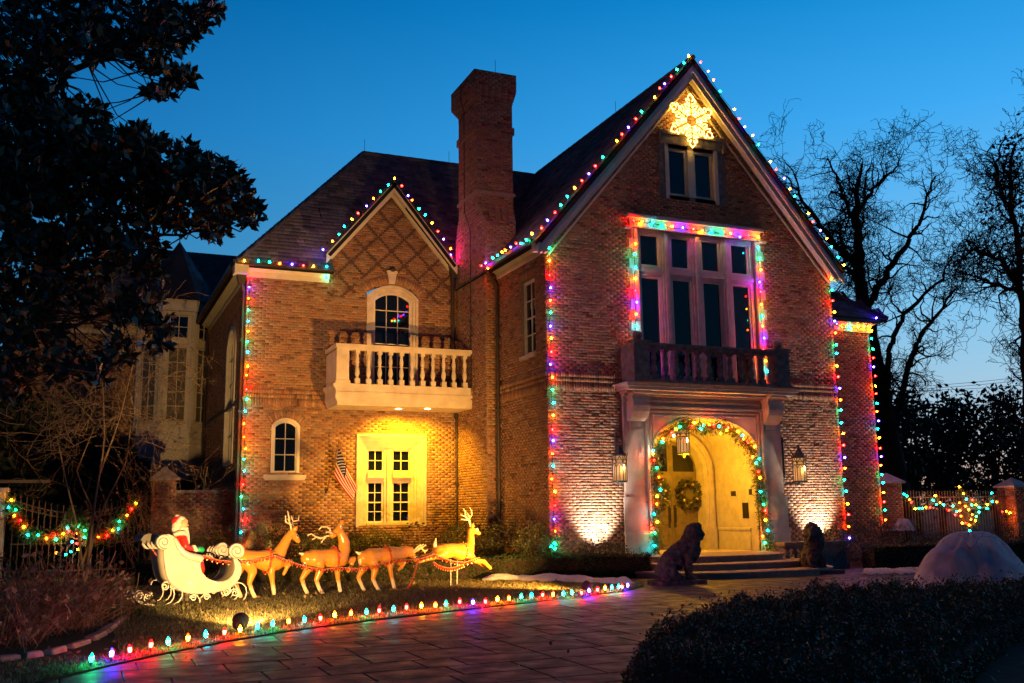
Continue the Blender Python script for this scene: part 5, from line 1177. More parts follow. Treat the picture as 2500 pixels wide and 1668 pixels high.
deer('deer figure with head thrown back and muzzle raised', (770, 1450),
     [[(752, 1364, 0, 18), (767, 1365, 0, 23), (790, 1361, 0, 19), (811, 1364, 0, 25), (828, 1364, 0, 22), (838, 1345, 0, 17), (841, 1326, 0, 14), (836, 1310, 0, 12), (832, 1302, 0, 10)], [(812, 1306, 0, 8.5), (824, 1297, 0, 10), (832, 1285, 0, 7.5), (835, 1274, 0, 5.5)]],
     [[(758, 1374, .08, 15), (756, 1390, .09, 10), (741, 1414, .09, 5.8), (747, 1434, .09, 4.6), (754, 1448, .09, 5)], [(775, 1374, -.08, 15), (778, 1391, -.09, 10), (768, 1416, -.09, 5.8), (775, 1436, -.09, 4.6), (783, 1449, -.09, 5)],
      [(818, 1374, -.08, 12), (819, 1390, -.09, 8), (820.5, 1413, -.09, 5.3), (826, 1442, -.09, 4.7)], [(828, 1370, .08, 12), (848, 1370, .09, 8.5), (869, 1365, .09, 6), (862, 1382, .09, 5), (854, 1396, .09, 4.2)]],
     [(818, 1303, 808, 1311, 6)], (830, 1287), (835.5, 1270), [(750, 1352), (741, 1355), (730, 1350.5)],
     [([(812, 1302, -.05), (803, 1300, -.08), (799, 1291, -.12), (790, 1286, -.14), (777.6, 1286.6, -.15), (772, 1293, -.15)], [[(800.5, 1299, -.1), (790, 1299.6, -.1)]]),
      ([(812, 1308, .05), (800.5, 1309.6, .08), (788, 1315, .1), (777.6, 1311, .13), (767, 1303.5, .15), (757.7, 1308, .15)], [[(777.6, 1312.7, .13), (768.4, 1318, .13)], [(800.5, 1309.6, .08), (794, 1318, .1), (788, 1327, .1)]])],
     ((815, 1337), (818, 1388), .215), rump=(744, 1372, 14))
deer('deer figure with its head lowered to the ground', (910, 1446),
     [[(889, 1362, 0, 17), (904, 1361, 0, 22), (927, 1357, 0, 18.5), (951, 1358, 0, 24), (972, 1355, 0, 20), (990, 1347, 0, 15), (1000, 1346, 0, 12), (1006, 1356, 0, 9)], [(1006, 1356, 0, 8.5), (1014, 1366, 0, 7), (1024, 1371, 0, 5)]],
     [[(892, 1372, .08, 14), (890, 1390, .09, 9.5), (879.5, 1410, .09, 5.6), (887, 1429, .09, 4.5), (893.5, 1443, .09, 4.8)], [(908, 1372, -.08, 14), (911, 1391, -.09, 9.5), (906, 1413, -.09, 5.6), (914, 1431, -.09, 4.5), (923, 1445, -.09, 4.8)],
      [(950, 1368, -.08, 12), (948, 1386, -.09, 7.5), (951.5, 1408, -.09, 5.2), (959, 1439, -.09, 4.6)], [(960, 1368, .08, 12), (976, 1374, .09, 7.5), (992, 1373, .09, 5.5), (986, 1384, .09, 4.6), (978, 1392, .09, 4)]],
     [(1003, 1350, 994, 1358, 5.5)], (1012, 1361), (1028, 1372), [(887, 1350), (879, 1353), (868, 1347.5)],
     [([(1006, 1351, -.05), (1008, 1343, -.08), (1014, 1335, -.1), (1021, 1329, -.12)], [[(1009, 1346, -.1), (1020, 1335, -.12), (1027, 1328, -.13)], [(1012, 1346, -.08), (1026, 1336, -.1), (1034, 1330, -.1)]]),
      ([(1010, 1353, .05), (1022, 1343, .08), (1034, 1339, .1), (1042, 1346, .12), (1046, 1355, .12)], [[(1038, 1345, .1), (1047, 1345, .12), (1051.7, 1341, .13)]])],
     ((941, 1337), (948, 1383), .205), rump=(880, 1366, 13))
deer('leading deer figure leaping on two thin support rods', (1103, 1433),
     [[(1070, 1347, 0, 17), (1084, 1347, 0, 21), (1104, 1343, 0, 18), (1124, 1347, 0, 23.5), (1140, 1345, 0, 20), (1148, 1325, 0, 12.5), (1149, 1307, 0, 9.8), (1149, 1296, 0, 9.5)], [(1150, 1294, 0, 9.5), (1160, 1297, 0, 7.5), (1169, 1302, 0, 5.5)]],
     [[(1073, 1354, -.08, 13), (1060, 1358, -.09, 8), (1047, 1363, -.09, 5.5), (1032, 1367, -.09, 4.4), (1019, 1372, -.09, 4.2)], [(1073, 1354, .08, 13), (1060, 1356, .09, 8), (1046, 1358, .09, 5.5), (1030, 1362, .09, 4.4), (1020, 1366, .09, 4.2)],
      [(1140, 1354, -.08, 12), (1155, 1368, -.09, 7.5), (1176, 1371, -.09, 6), (1192, 1387, -.09, 4.4)], [(1142, 1352, .08, 12), (1158, 1364, .09, 7.5), (1176, 1374, .09, 5.5), (1189, 1384, .09, 4.4)]],
     [(1149, 1290, 1150, 1277, 6.5)], (1161, 1293.5), (1174, 1302), [(1066, 1344), (1061, 1330), (1064, 1314)],
     [([(1147, 1286, -.05), (1141.5, 1272, -.07), (1130, 1260, -.1), (1130, 1249.5, -.11), (1124, 1242, -.12)], [[(1134, 1264, -.09), (1118, 1256, -.11)], [(1137, 1269, -.08), (1119, 1268, -.1)]]),
      ([(1149, 1286, .05), (1149.5, 1265, .07), (1157, 1258, .1), (1158, 1248, .12), (1152.5, 1238, .12)], [[(1150, 1262, .08), (1145.5, 1251, .1)]])],
     ((1130.5, 1328), (1130, 1368), .19), rump=(1060, 1352, 9), poles=[((1101, 1366), (1100.5, 1433)), ((1117, 1364), (1115.5, 1431))])
rg = thing('sleigh_reins', 'red fringed reins with small bells looping from the sleigh along the deer', 'reins', T2(478, 1353, -.25))
mb = MB(); fr = MB(); be = MB()
RL = [(478, 1353), (500, 1359), (520, 1366), (560, 1370.5), (600, 1369), (640, 1360), (660, 1355), (680, 1363), (700, 1371), (740, 1384), (780, 1389), (815, 1384), (845, 1386), (870, 1386.5), (900, 1380), (925, 1372), (945, 1365), (985, 1366), (1015, 1362), (1030, 1358), (1048, 1352), (1065, 1361), (1090, 1369), (1120, 1372), (1140, 1366), (1156, 1360)]
R2 = [(1045, 1371), (1055, 1379), (1070, 1384), (1085, 1386), (1100, 1383), (1118, 1376)]; R3 = [(1006, 1366), (1003, 1380), (998, 1398), (990, 1420), (980, 1434), (965, 1438), (945, 1436), (934, 1439)]
for L in (RL, R2, R3):
    P_ = along([T2(x, y, -.26) for x, y in L], max(30, len(L) * 9)); P_[:, 2] = np.maximum(P_[:, 2], .03)
    mb.tube(P_, .009, 5)
    for i, p in enumerate(P_):
        if i % 2 == 0: fr.tube([p, p + [RNG.normal(0, .012), RNG.normal(0, .01), -RNG.uniform(.035, .06)]], [.012, .016], 4)
        if i % 4 == 1: be.sphere(p + [0, 0, -.065], .017, 6, 5)
mb.build('rein_cord', 'rein_cord', rg); stuff(fr.build('fringe', 'ribbon_red', rg, recalc=False)); stuff(be.build('bells', 'bell', rg))
# ------------------------------------------------------------------ stone lions
def lion(label, foot, Y, parts, z3, slab):
    f = at(*foot, Y=Y); f[2] = 0; t = thing('lion_statue', label, 'statue', f)
    L3 = lambda x, y, o: at(1560 + x / 4.352, 1250 + y / 4.352, Y=Y) + np.array([0, o, 0])
    mb = MB()
    for L in parts: mb.capsule([L3(x, y, o) for x, y, o, r in L], [r * z3 for x, y, o, r in L], 12)
    b = remesh(mb.build('body', 'lion_stone', t), .02, 3)
    tx = bpy.data.textures.new('mane_relief', 'CLOUDS'); tx.noise_scale = .07; d = b.modifiers.new('relief', 'DISPLACE'); d.texture = tx; d.strength = .075; d.mid_level = .5
    x0, x1, y0, y1 = slab; mb = MB(); mb.box((x0, y0, -.03), (x1, y1, .09)); mb.build('plinth', 'lion_stone', t); return t
z3 = 1 / 490
lion('dark stone lion seated in profile left of the steps, facing right', (1645, 1427), -3.85,
     [[(285, 610, 0, 100), (310, 520, 0, 95), (390, 430, 0, 85), (470, 380, 0, 90), (540, 330, 0, 100)], [(550, 300, 0, 108), (575, 210, 0, 92), (600, 180, 0, 70)], [(620, 225, 0, 66), (655, 240, 0, 40), (675, 240, 0, 28)], [(640, 275, 0, 42), (668, 280, 0, 24)],
      [(540, 420, 0, 100), (590, 400, 0, 75), (560, 480, 0, 70)], [(500, 470, -.1, 62), (500, 580, -.1, 44), (505, 690, -.1, 38), (560, 720, -.1, 34)], [(530, 470, .1, 60), (540, 590, .1, 42), (560, 690, .1, 36), (610, 715, .1, 32)],
      [(290, 640, -.16, 85), (350, 690, -.18, 55), (420, 725, -.18, 36)], [(290, 640, .16, 85), (350, 690, .18, 55), (420, 725, .18, 36)], [(400, 540, 0, 85)], [(545, 160, 0, 22)], [(615, 135, -.08, 18)], [(215, 700, -.1, 34), (260, 740, -.22, 28)]],
     z3, (.72, 1.86, -4.2, -3.52))
lion('dark stone lion seated right of the steps in front of the low balustrade', (1992, 1408), -2.75,
     [[(1890, 560, .35, 105), (1880, 450, .2, 100), (1860, 360, 0, 112)], [(1850, 330, -.05, 118), (1830, 220, -.05, 108), (1815, 170, -.05, 70)], [(1790, 220, -.18, 66), (1760, 240, -.25, 42), (1745, 250, -.3, 28)], [(1755, 285, -.24, 34)],
      [(1830, 430, -.08, 90), (1830, 500, -.05, 70)], [(1800, 500, -.15, 50), (1805, 590, -.15, 40), (1808, 660, -.16, 38), (1795, 680, -.28, 32)], [(1910, 500, -.12, 52), (1920, 590, -.12, 42), (1925, 660, -.14, 40), (1915, 682, -.26, 32)],
      [(1960, 590, .2, 75), (1990, 650, .05, 45), (2000, 685, -.12, 34)], [(1860, 600, .3, 75)], [(1775, 150, -.06, 22)], [(1880, 150, -.02, 22)]],
     1 / 470, (5.62, 6.75, -3.1, -2.2))
# low stone balustrade by the right-hand lion
lbx = thing('low_balustrade', 'low stone balustrade beside the steps, behind the right-hand lion', 'balustrade', (7.3, -1.2, 0))
mb = MB(); mb.box((6.28, -1.38, .66), (8.5, -1.02, .74)); mb.box((6.33, -1.33, .60), (8.45, -1.07, .66)); mb.build('coping', 'step_stone', lbx)
mb = MB(); mb.box((6.3, -1.36, -.05), (8.48, -1.04, .14)); mb.build('base', 'step_stone', lbx)
for x in (6.5, 6.76, 7.02): baluster_mb(x, -1.2, .14, .60, .075).build('baluster', 'step_stone', lbx)
mb = MB(); mb.box((7.2, -1.32, .14), (8.42, -1.08, .60)); mb.build('panel', 'step_stone', lbx)
# ------------------------------------------------------------------ fences, piers, low wall
def brick_block(t, x0, x1, y0, y1, z0, z1, n_ind=0):
    global BV, BF_RND, BTAG
    BV, BF_RND, BTAG = [], [], []
    mb = MB(); mb.box((x0, y0, z0), (x1, y1, z1)); mb.build('core', 'mortar', t)
    brick_rows(lambda u, z, d: st(u, y0 - np.asarray(d), z), z0 + .01, z1, cst(x0), cst(x1)); brick_rows(lambda u, z, d: st(x0 - np.asarray(d), u, z), z0 + .01, z1, cst(y0), cst(y1))
    V = np.concatenate(BV); r = np.concatenate(BF_RND); k = np.argsort(np.linalg.norm(V.mean(1) - CAM, axis=1)); ind = k[:n_ind]
    for i in ind: np_mesh('brick', V[i], BFACES, 'brick', t, rnd=np.full(5, r[i]))
    k = k[n_ind:]; V, r = V[k], r[k]; n = len(V)
    if n: stuff(np_mesh('brickwork', V.reshape(-1, 3), (np.arange(n)[:, None, None] * 8 + BFACES[None]).reshape(-1, 4), 'brick', t, rnd=np.repeat(r, 5)))
def pyr_cap(t, x0, x1, y0, y1, z, h, m='limestone'):
    mb = MB(); o = .1; cx, cy = (x0 + x1) / 2, (y0 + y1) / 2
    mb.box((x0 - o, y0 - o, z), (x1 + o, y1 + o, z + .07)); mb.add([(x0 - o + .01, y0 - o + .01, z + .07), (x1 + o - .01, y0 - o + .01, z + .07), (x1 + o - .01, y1 + o - .01, z + .07), (x0 - o + .01, y1 + o - .01, z + .07), (cx, cy, z + h)], [(0, 1, 4), (1, 2, 4), (2, 3, 4), (3, 0, 4)]); mb.build('cap', m, t)
rp_ = at(2170, 1250, Y=3.5)[0]; rq_ = at(2206, 1250, Y=3.5)[0]
pr = thing('gate_pier', 'brick gate pier with a pyramid stone cap right of the house', 'gate pier', ((rp_ + rq_) / 2, 3.85, 0)); brick_block(pr, rp_, rq_, 3.5, 4.2, -.05, 2.46, 250); pyr_cap(pr, rp_, rq_, 3.5, 4.2, 2.46, .38)
plf = thing('gate_pier', 'brick gate pier with a weathered pointed cap left of the house', 'gate pier', (-8.95, 6.75, 0)); brick_block(plf, -9.25, -8.65, 6.45, 7.05, -.05, 2.65, 250); pyr_cap(plf, -9.25, -8.65, 6.45, 7.05, 2.65, .42, 'dark_stone')
lw = thing('garden_wall', 'low brick garden wall joining the left wing to the gate pier', 'wall', (-7.8, 6.7, 0)); brick_block(lw, -8.65, -6.96, 6.6, 6.85, -.05, 2.3, 250)
mb = MB(); mb.box((-8.65, 6.55, 2.3), (-6.95, 6.9, 2.38)); mb.build('coping', 'dark_stone', lw)
wp_ = thing('gate_pier', 'pale stone gate pier at the far left edge', 'gate pier', (-13.3, 6.7, 0)); mb = MB(); pe_ = float(at(11, 1260, Y=6.4)[0]); mb.box((pe_ - .6, 6.4, -.05), (pe_, 7.0, 2.35)); mb.build('shaft', 'render_paint', wp_)
mb = MB(); mb.box((pe_ - .68, 6.3, 2.351), (pe_ + .06, 7.1, 2.45)); mb.build('cap', 'limestone', wp_)
gt = thing('iron_gate', 'black iron picket gate with a sagging ringed top rail on the left', 'gate', (-11.1, 6.6, 0))
topz = lambda x: 1.98 + .36 * abs((x + 11.15) / 1.6) ** 1.7
for x in np.arange(-12.75, -9.3, .152):
    z = topz(x); mb = MB(); mb.box((x - .011, 6.589, .1), (x + .011, 6.611, z - .08)); mb.add([(x - .02, 6.58, z - .08), (x + .02, 6.58, z - .08), (x + .02, 6.62, z - .08), (x - .02, 6.62, z - .08), (x, 6.6, z)], [(0, 1, 4), (1, 2, 4), (2, 3, 4), (3, 0, 4)]); mb.build('picket', 'iron_fence', gt)
mb = MB(); xs = np.linspace(-12.78, -9.3, 30)
for dz in (-.22, -.36): mb.tube([(x, 6.6, topz(x) + dz) for x in xs], .013, 4)
for z in (.22, .95): mb.box((-12.78, 6.58, z), (-9.28, 6.62, z + .03))
mb.build('rail', 'iron_fence', gt)
for x in np.arange(-12.67, -9.3, .152):
    mb = MB(); z = topz(x) - .29; mb.tube([(x + .055 * math.cos(a), 6.6, z + .055 * math.sin(a)) for a in np.linspace(0, 2 * math.pi, 13)], .008, 4, cap=False); mb.build('ring', 'iron_fence', gt)
fn = thing('iron_fence', 'dark iron picket fence running right from the brick pier', 'fence', (19, 3.85, 0))
fx0 = rq_ + .06
for i, x in enumerate(np.arange(fx0, fx0 + 8.6, .135)):
    z = 2.14; mb = MB(); mb.box((x - .01, 3.84, .05), (x + .01, 3.86, z)); mb.add([(x - .016, 3.834, z), (x + .016, 3.834, z), (x + .016, 3.866, z), (x - .016, 3.866, z), (x, 3.85, z + .09)], [(0, 1, 4), (1, 2, 4), (2, 3, 4), (3, 0, 4)]); mb.build('picket', 'iron_fence', fn)
mb = MB()
for z in (.2, 1.95): mb.box((fx0 - .05, 3.83, z), (fx0 + 8.6, 3.87, z + .035))
mb.build('rail', 'iron_fence', fn)
p2 = at(2478, 1250, Y=3.5)[0]; pr2 = thing('gate_pier', 'second brick pier at the right edge of the picture', 'gate pier', (p2 + .4, 3.85, 0)); brick_block(pr2, p2, p2 + .75, 3.45, 4.2, -.05, 2.3, 200); pyr_cap(pr2, p2, p2 + .75, 3.45, 4.2, 2.3, .38)
# garlands on gate and fence
GL = [(97, 255, 'Y'), (74, 318, 'C'), (137, 340, 'G'), (130, 384, 'O'), (180, 435, 'R'), (214, 490, 'Y'), (243, 561, 'C'), (330, 561, 'G'), (405, 583, 'O'), (481, 562, 'R'), (498, 597, 'G'), (553, 549, 'Y'), (592, 498, 'C'), (603, 530, 'R'), (676, 494, 'G'), (676, 548, 'O'), (743, 520, 'G'), (738, 583, 'G'), (632, 620, 'C'), (671, 637, 'R'), (680, 686, 'Y'), (620, 706, 'C'), (575, 730, 'G'), (500, 717, 'O'), (860, 577, 'O'), (935, 565, 'R'), (983, 521, 'Y'), (1033, 508, 'C'), (1044, 446, 'G'), (1107, 385, 'O'), (1150, 333, 'R'), (1189, 280, 'Y')]
q_ = lambda x, y, Y: at(x / 3.583, 1150 + y / 3.583, Y=Y)
garland('cedar garland with coloured bulbs swagged across the left iron gate', [q_(x, y, 6.38) for x, y in ((70, 250), (110, 340), (160, 430), (240, 540), (330, 560), (450, 575), (560, 540), (620, 400), (680, 360), (720, 470), (760, 560), (850, 570), (940, 560), (1010, 510), (1050, 440), (1110, 380), (1190, 270))], [(q_(x, y, 6.24), k) for x, y, k in GL], q_(70, 250, 6.4), n=3400, r=.14, size=.2)
mb = None
f_ = lambda x, y, Y: at(2100 + x / 2.715, 1150 + y / 2.715, Y=Y)
FL_ = [(289, 152, 'C'), (308, 167, 'G'), (325, 190, 'O'), (337, 210, 'R'), (358, 252, 'Y'), (389, 247, 'C'), (411, 248, 'G'), (432, 238, 'O'), (460, 243, 'R'), (493, 165, 'Y'), (480, 195, 'C'), (502, 222, 'G'), (527, 210, 'O'), (547, 224, 'C'), (585, 262, 'R'), (612, 232, 'G'), (637, 270, 'C'), (838, 222, 'Y'), (836, 248, 'G'), (865, 147, 'C'), (874, 198, 'C'), (903, 208, 'O'), (940, 270, 'R'), (965, 270, 'O'), (988, 280, 'Y'), (1035, 155, 'R'), (1042, 205, 'G'), (1046, 237, 'C'), (1033, 260, 'O'), (1033, 287, 'R')]
garland('cedar garland with coloured bulbs swagged along the right-hand iron fence', [f_(x, y, 3.66) for x, y in ((285, 150), (330, 200), (370, 250), (440, 245), (490, 170), (530, 215), (590, 255), (700, 220), (780, 240), (840, 235), (870, 155), (900, 210), (950, 270), (1000, 280), (1035, 160), (1040, 280))], [(f_(x, y, 3.54), k) for x, y, k in FL_], f_(285, 150, 3.7), n=1800, r=.06, size=.11)
ST_ = [(655, 105, 'Y'), (682, 150, 'Y'), (700, 190, 'C'), (657, 210, 'O'), (740, 190, 'R'), (692, 232, 'O'), (765, 225, 'Y'), (718, 255, 'Y'), (736, 225, 'G'), (657, 262, 'O'), (627, 290, 'R'), (665, 300, 'O'), (740, 290, 'O'), (785, 240, 'C'), (783, 272, 'G'), (766, 303, 'G'), (732, 323, 'O'), (760, 330, 'Y'), (697, 343, 'R'), (672, 345, 'Y'), (718, 358, 'Y'), (718, 395, 'C')]
garland('star-shaped cedar wreath thick with coloured bulbs on the right-hand fence', [f_(x, y, 3.6) for x, y in ((655, 100), (690, 180), (640, 270), (700, 340), (718, 390), (760, 320), (785, 250), (730, 190), (690, 240), (720, 300))], [(f_(x, y, 3.45), k) for x, y, k in ST_], f_(700, 250, 3.6), n=1500, r=.10, size=.11, name='wreath')
# ------------------------------------------------------------------ frost covers
def sheet_mound(name, label, c, rx, ry, h, m='cloth_cover', fold=.10, seed=1, nrm=120, cat='cover', humps=((0, 0, 1, .55),)):
    """cloth dropped over a plant: soft humps, gathered pleats running down to an uneven hem"""
    r = np.random.default_rng(seed); t = MB(); nr_ = 26; ph = r.uniform(0, 6.28, 12); V = []
    for i in range(nr_ + 1):
        q = i / nr_
        for k in range(nrm):
            a = 2 * math.pi * k / nrm
            hem = 1 + .12 * math.sin(2 * a + ph[0]) + .09 * math.sin(3 * a + ph[1]) + .07 * math.sin(5 * a + ph[2])
            pl = (abs(math.sin(4.5 * a + ph[3] + .5 * q)) ** .6 - .6) * .8 + (abs(math.sin(8 * a + ph[4] - .4 * q)) ** .5 - .6) * .5 + .3 * math.sin(19 * a + ph[5] + q * 3)
            w = hem * (1 + fold * q ** 1.3 * pl); x, y = rx * w * q * math.cos(a), ry * w * q * math.sin(a)
            hh = max(g * math.exp(-(((x / rx - hx) ** 2 + (y / ry - hy) ** 2) / s_ ** 2) ** 1.9) for hx, hy, g, s_ in humps)
            e = min(1, (1 - q) / .12) if q > .88 else 1
            z = h * (hh * (1 - .08 * pl * q) * e) + .02 * (1 + math.sin(11 * a + ph[6])) + .018 * math.sin(7 * a + 9 * q + ph[7]) + .05 * q * noise.noise((x * 4.2, y * 4.2, seed)) + .03 * noise.noise((x * 10, y * 10, seed + 5))
            V.append((c[0] + x, c[1] + y, c[2] + max(.004, z)))
    F = [(i * nrm + k, i * nrm + (k + 1) % nrm, (i + 1) * nrm + (k + 1) % nrm, (i + 1) * nrm + k) for i in range(nr_) for k in range(nrm)]
    t.add(V, F); o = t.build(name, m, None, smooth=True); return tag(o, label, cat)
dc_ = at(2392, 1446, Z=0.0)
sheet_mound('frost_cover', 'white frost cloth draped in a tall mound over a shrub on the right', (dc_[0] + .05, dc_[1] + .2, 0), 1.5, 1.3, 1.1, seed=4, fold=.16, humps=((.04, 0, 1.0, .66), (-.36, -.05, .78, .5), (.42, .1, .75, .5), (.0, -.4, .6, .5)))
p = at(2202, 1285, Y=1.2); sheet_mound('frost_cover', 'small pale cloth cap over a shrub beside the brick pier', (p[0], 1.2, p[2] - .14), .46, .42, .34, seed=9, humps=((.15, 0, 1, .6), (-.3, 0, .6, .4)))
def sheet_strip(label, path, w, h, seed):
    P = along(path, 50); r = np.random.default_rng(seed); t = MB(); m_ = 14; V = []
    for i, p in enumerate(P):
        d = P[min(i + 1, 49)] - P[max(i - 1, 0)]; d[2] = 0; d /= np.linalg.norm(d); s = np.array([-d[1], d[0], 0]); e = min(1, min(i, 49 - i) / 5 + .35)
        for k in range(m_):
            u = k / (m_ - 1) * 2 - 1; V.append(p + s * (u * w * e * (1 + .22 * math.sin(i * .33 + seed)) + .07 * math.sin(i * .21)) + np.array([0, 0, .02 + h * e * (max(0, 1 - abs(u) ** 3) * (.5 + .2 * math.sin(i * .23 + u * 3 + seed)) + .16 * abs(math.sin(u * 7 + i * .31)) + .10 * math.sin(i * .9 + u * 9))]))
    t.add(V, [(i * m_ + k, i * m_ + k + 1, (i + 1) * m_ + k + 1, (i + 1) * m_ + k) for i in range(49) for k in range(m_ - 1)])
    return tag(t.build('frost_cover', 'cloth_cover', None, smooth=True), label, 'cover')
sheet_strip('long pale cloth lying rumpled along the foot of the hedge left of the steps', [(-2.1, -.55, .0), (-1.3, -1.0, 0), (-.8, -1.6, 0), (-.45, -2.4, 0), (-.1, -3.1, 0), (.25, -3.75, 0)], .3, .2, 2)
sheet_strip('pale cloth lying rolled on the ground left of the covered mound', [at(2112, 1404, Z=.0), at(2180, 1402, Z=0), at(2262, 1400, Z=0)], .3, .16, 5)
gc = at(625, 1330, Y=3.9); sheet_mound('plant_cover', 'green cloth cover bunched over a plant behind the nearest deer', (gc[0], 3.9, gc[2] - .1), .45, .4, .62, m='green_cloth', seed=12, fold=.2, humps=((-.3, 0, .7, .5), (.3, 0, 1, .5)))
pt = at(640, 1335, Y=3.2); mb = MB(); mb.lathe((pt[0], 3.2, 0), [(.2, 0), (.27, .3), (.30, .52), (.27, .56), (.24, .5)], 14); tag(mb.build('plant_pot', 'dark_pot', None, smooth=True), 'dark round planter behind the nearest deer', 'planter')
lx = at(587, 1338, Y=3.3); lt = thing('small_lantern', 'small orange lit lantern at the foot of the left wing corner', 'lantern', (lx[0], 3.3, 0)); mb = MB(); mb.box((lx[0] - .09, 3.22, .55), (lx[0] + .09, 3.38, .58)); mb.box((lx[0] - .09, 3.22, .92), (lx[0] + .09, 3.38, .95))
for a in (-.085, .085):
    for b in (3.225, 3.375): mb.box((lx[0] + a - .008, b - .008, 0), (lx[0] + a + .008, b + .008, .92))
mb.build('frame', 'pumpkin_orange', lt); put_bulb(lt, (lx[0], 3.3, .66), 'O', (0, 0, 1)); put_bulb(lt, (lx[0] - .03, 3.26, .8), 'O', (0, 0, 1))
# edging stones
es = [(20, 1606), (75, 1599), (134, 1588), (188, 1571), (233, 1552), (266, 1533), (292, 1514)]
EP = [at(x, y, Z=.05) for x, y in es]
for i, p in enumerate(EP):
    d = EP[min(i + 1, 6)] - EP[max(i - 1, 0)]; c, s = d[0] / np.hypot(d[0], d[1]), d[1] / np.hypot(d[0], d[1]); L = min(np.linalg.norm((EP[min(i + 1, 6)] - p)) or 9, np.linalg.norm((p - EP[max(i - 1, 0)])) or 9) * .44; mb = MB()
    V = [(p[0] + sx * L * c - sy * w_ * s + RNG.normal(0, .012), p[1] + sx * L * s + sy * w_ * c + RNG.normal(0, .012), z + RNG.normal(0, .008)) for z, w_ in ((-.03, .085), (.085, .06)) for sx, sy in ((-1, -1), (1, -1), (1, 1), (-1, 1))]
    mb.add(V, [(0, 3, 2, 1), (4, 5, 6, 7), (0, 1, 5, 4), (1, 2, 6, 5), (2, 3, 7, 6), (3, 0, 4, 7)]); o = mb.build('edging_stone', 'edging_stone', None)
    b = o.modifiers.new('bevel', 'BEVEL'); b.width = .025; b.segments = 2
    tag(o, ['first', 'second', 'third', 'fourth', 'fifth', 'sixth', 'last'][i] + ' rough stone from the left edging the planting bed at lower left', 'edging stone', 'stones edging the planting bed')
# overhead wires and pole
up = thing('utility_pole', 'distant utility pole with a cross-arm seen past the bare tree', 'utility pole', at_d(2165, 1230, 120)); a = at_d(2165, 1230, 120); b = at_d(2165, 940, 120); mb = MB(); mb.tube([a, b], .16, 6); mb.build('pole', 'bark_far', up); mb = MB(); mb.tube([at_d(2145, 955, 120), at_d(2200, 957, 120)], .1, 4); mb.build('cross_arm', 'bark_far', up)
for i, (y0, y1) in enumerate(((945, 911), (951, 920), (953, 936))):
    a, b = at_d(2190, y0, 120), at_d(2620, y1 - 8, 96); mb = MB(); P = [a + (b - a) * t + np.array([0, 0, -1.0 * 4 * t * (1 - t) * .3]) for t in np.linspace(0, 1, 12)]; mb.tube(P, .022, 4); tag(mb.build('overhead_wire', 'wire', None), ['top', 'middle', 'lowest'][i] + ' overhead wire crossing the sky at right', 'wire', 'overhead wires')
# ------------------------------------------------------------------ vegetation
def seg_mesh(name, S, m, parent=None, sides=3, kind=None, rnd=None):
    """S rows: p0(3) p1(3) r0 r1 -> thin tapered twigs in ONE mesh"""
    S = np.asarray(S, float); n = len(S); p0, p1, r0, r1 = S[:, :3], S[:, 3:6], S[:, 6], S[:, 7]
    t = p1 - p0; t /= np.linalg.norm(t, axis=1)[:, None] + 1e-9
    a = np.where(np.abs(t[:, 2:3]) < .9, [[0, 0, 1.0]], [[1.0, 0, 0]]); x = np.cross(t, a); x /= np.linalg.norm(x, axis=1)[:, None]; y = np.cross(t, x)
    V = np.empty((n, 2, sides, 3))
    for k in range(sides):
        an = 2 * math.pi * k / sides; d = x * math.cos(an) + y * math.sin(an)
        V[:, 0, k] = p0 + d * r0[:, None]; V[:, 1, k] = p1 + d * r1[:, None]
    F = np.array([(k, (k + 1) % sides, sides + (k + 1) % sides, sides + k) for k in range(sides)])
    o = np_mesh(name, V.reshape(-1, 3), (np.arange(n)[:, None, None] * 2 * sides + F[None]).reshape(-1, 4), m, parent, rnd=None if rnd is None else np.repeat(rnd, sides))
    if kind: o['kind'] = kind
    return o
def grow(S, p, d, L, r, lev, wob=.22, nseg=5, kids=(2, 4), up=.12, shrink=.62, spread=.75, minr=.004):
    p = np.array(p, float); d = np.array(d, float) / np.linalg.norm(d); q = p; st_ = L / nseg; nodes = []
    for i in range(nseg):
        d = d + RNG.normal(0, wob, 3) + np.array([0, 0, up * .5]); d /= np.linalg.norm(d); q2 = q + d * st_
        ra, rb = r * (1 - .75 * i / nseg), r * (1 - .75 * (i + 1) / nseg); S.append((*q, *q2, max(minr, ra), max(minr * .7, rb))); q = q2; nodes.append((q, d.copy(), rb))
    if lev <= 0: return
    for _ in range(int(RNG.integers(kids[0], kids[1] + 1))):
        i = int(RNG.integers(1, nseg)); q, dd, rb = nodes[i]; nd = dd + RNG.normal(0, spread, 3) + np.array([0, 0, up]); grow(S, q, nd, L * shrink * RNG.uniform(.7, 1.2), max(minr, rb * .7), lev - 1, wob, nseg, kids, up, shrink, spread, minr)
def limb(S, pts, rs):
    for (a, b, r0, r1) in zip(pts, pts[1:], rs, rs[1:]): S.append((*a, *b, r0, r1))
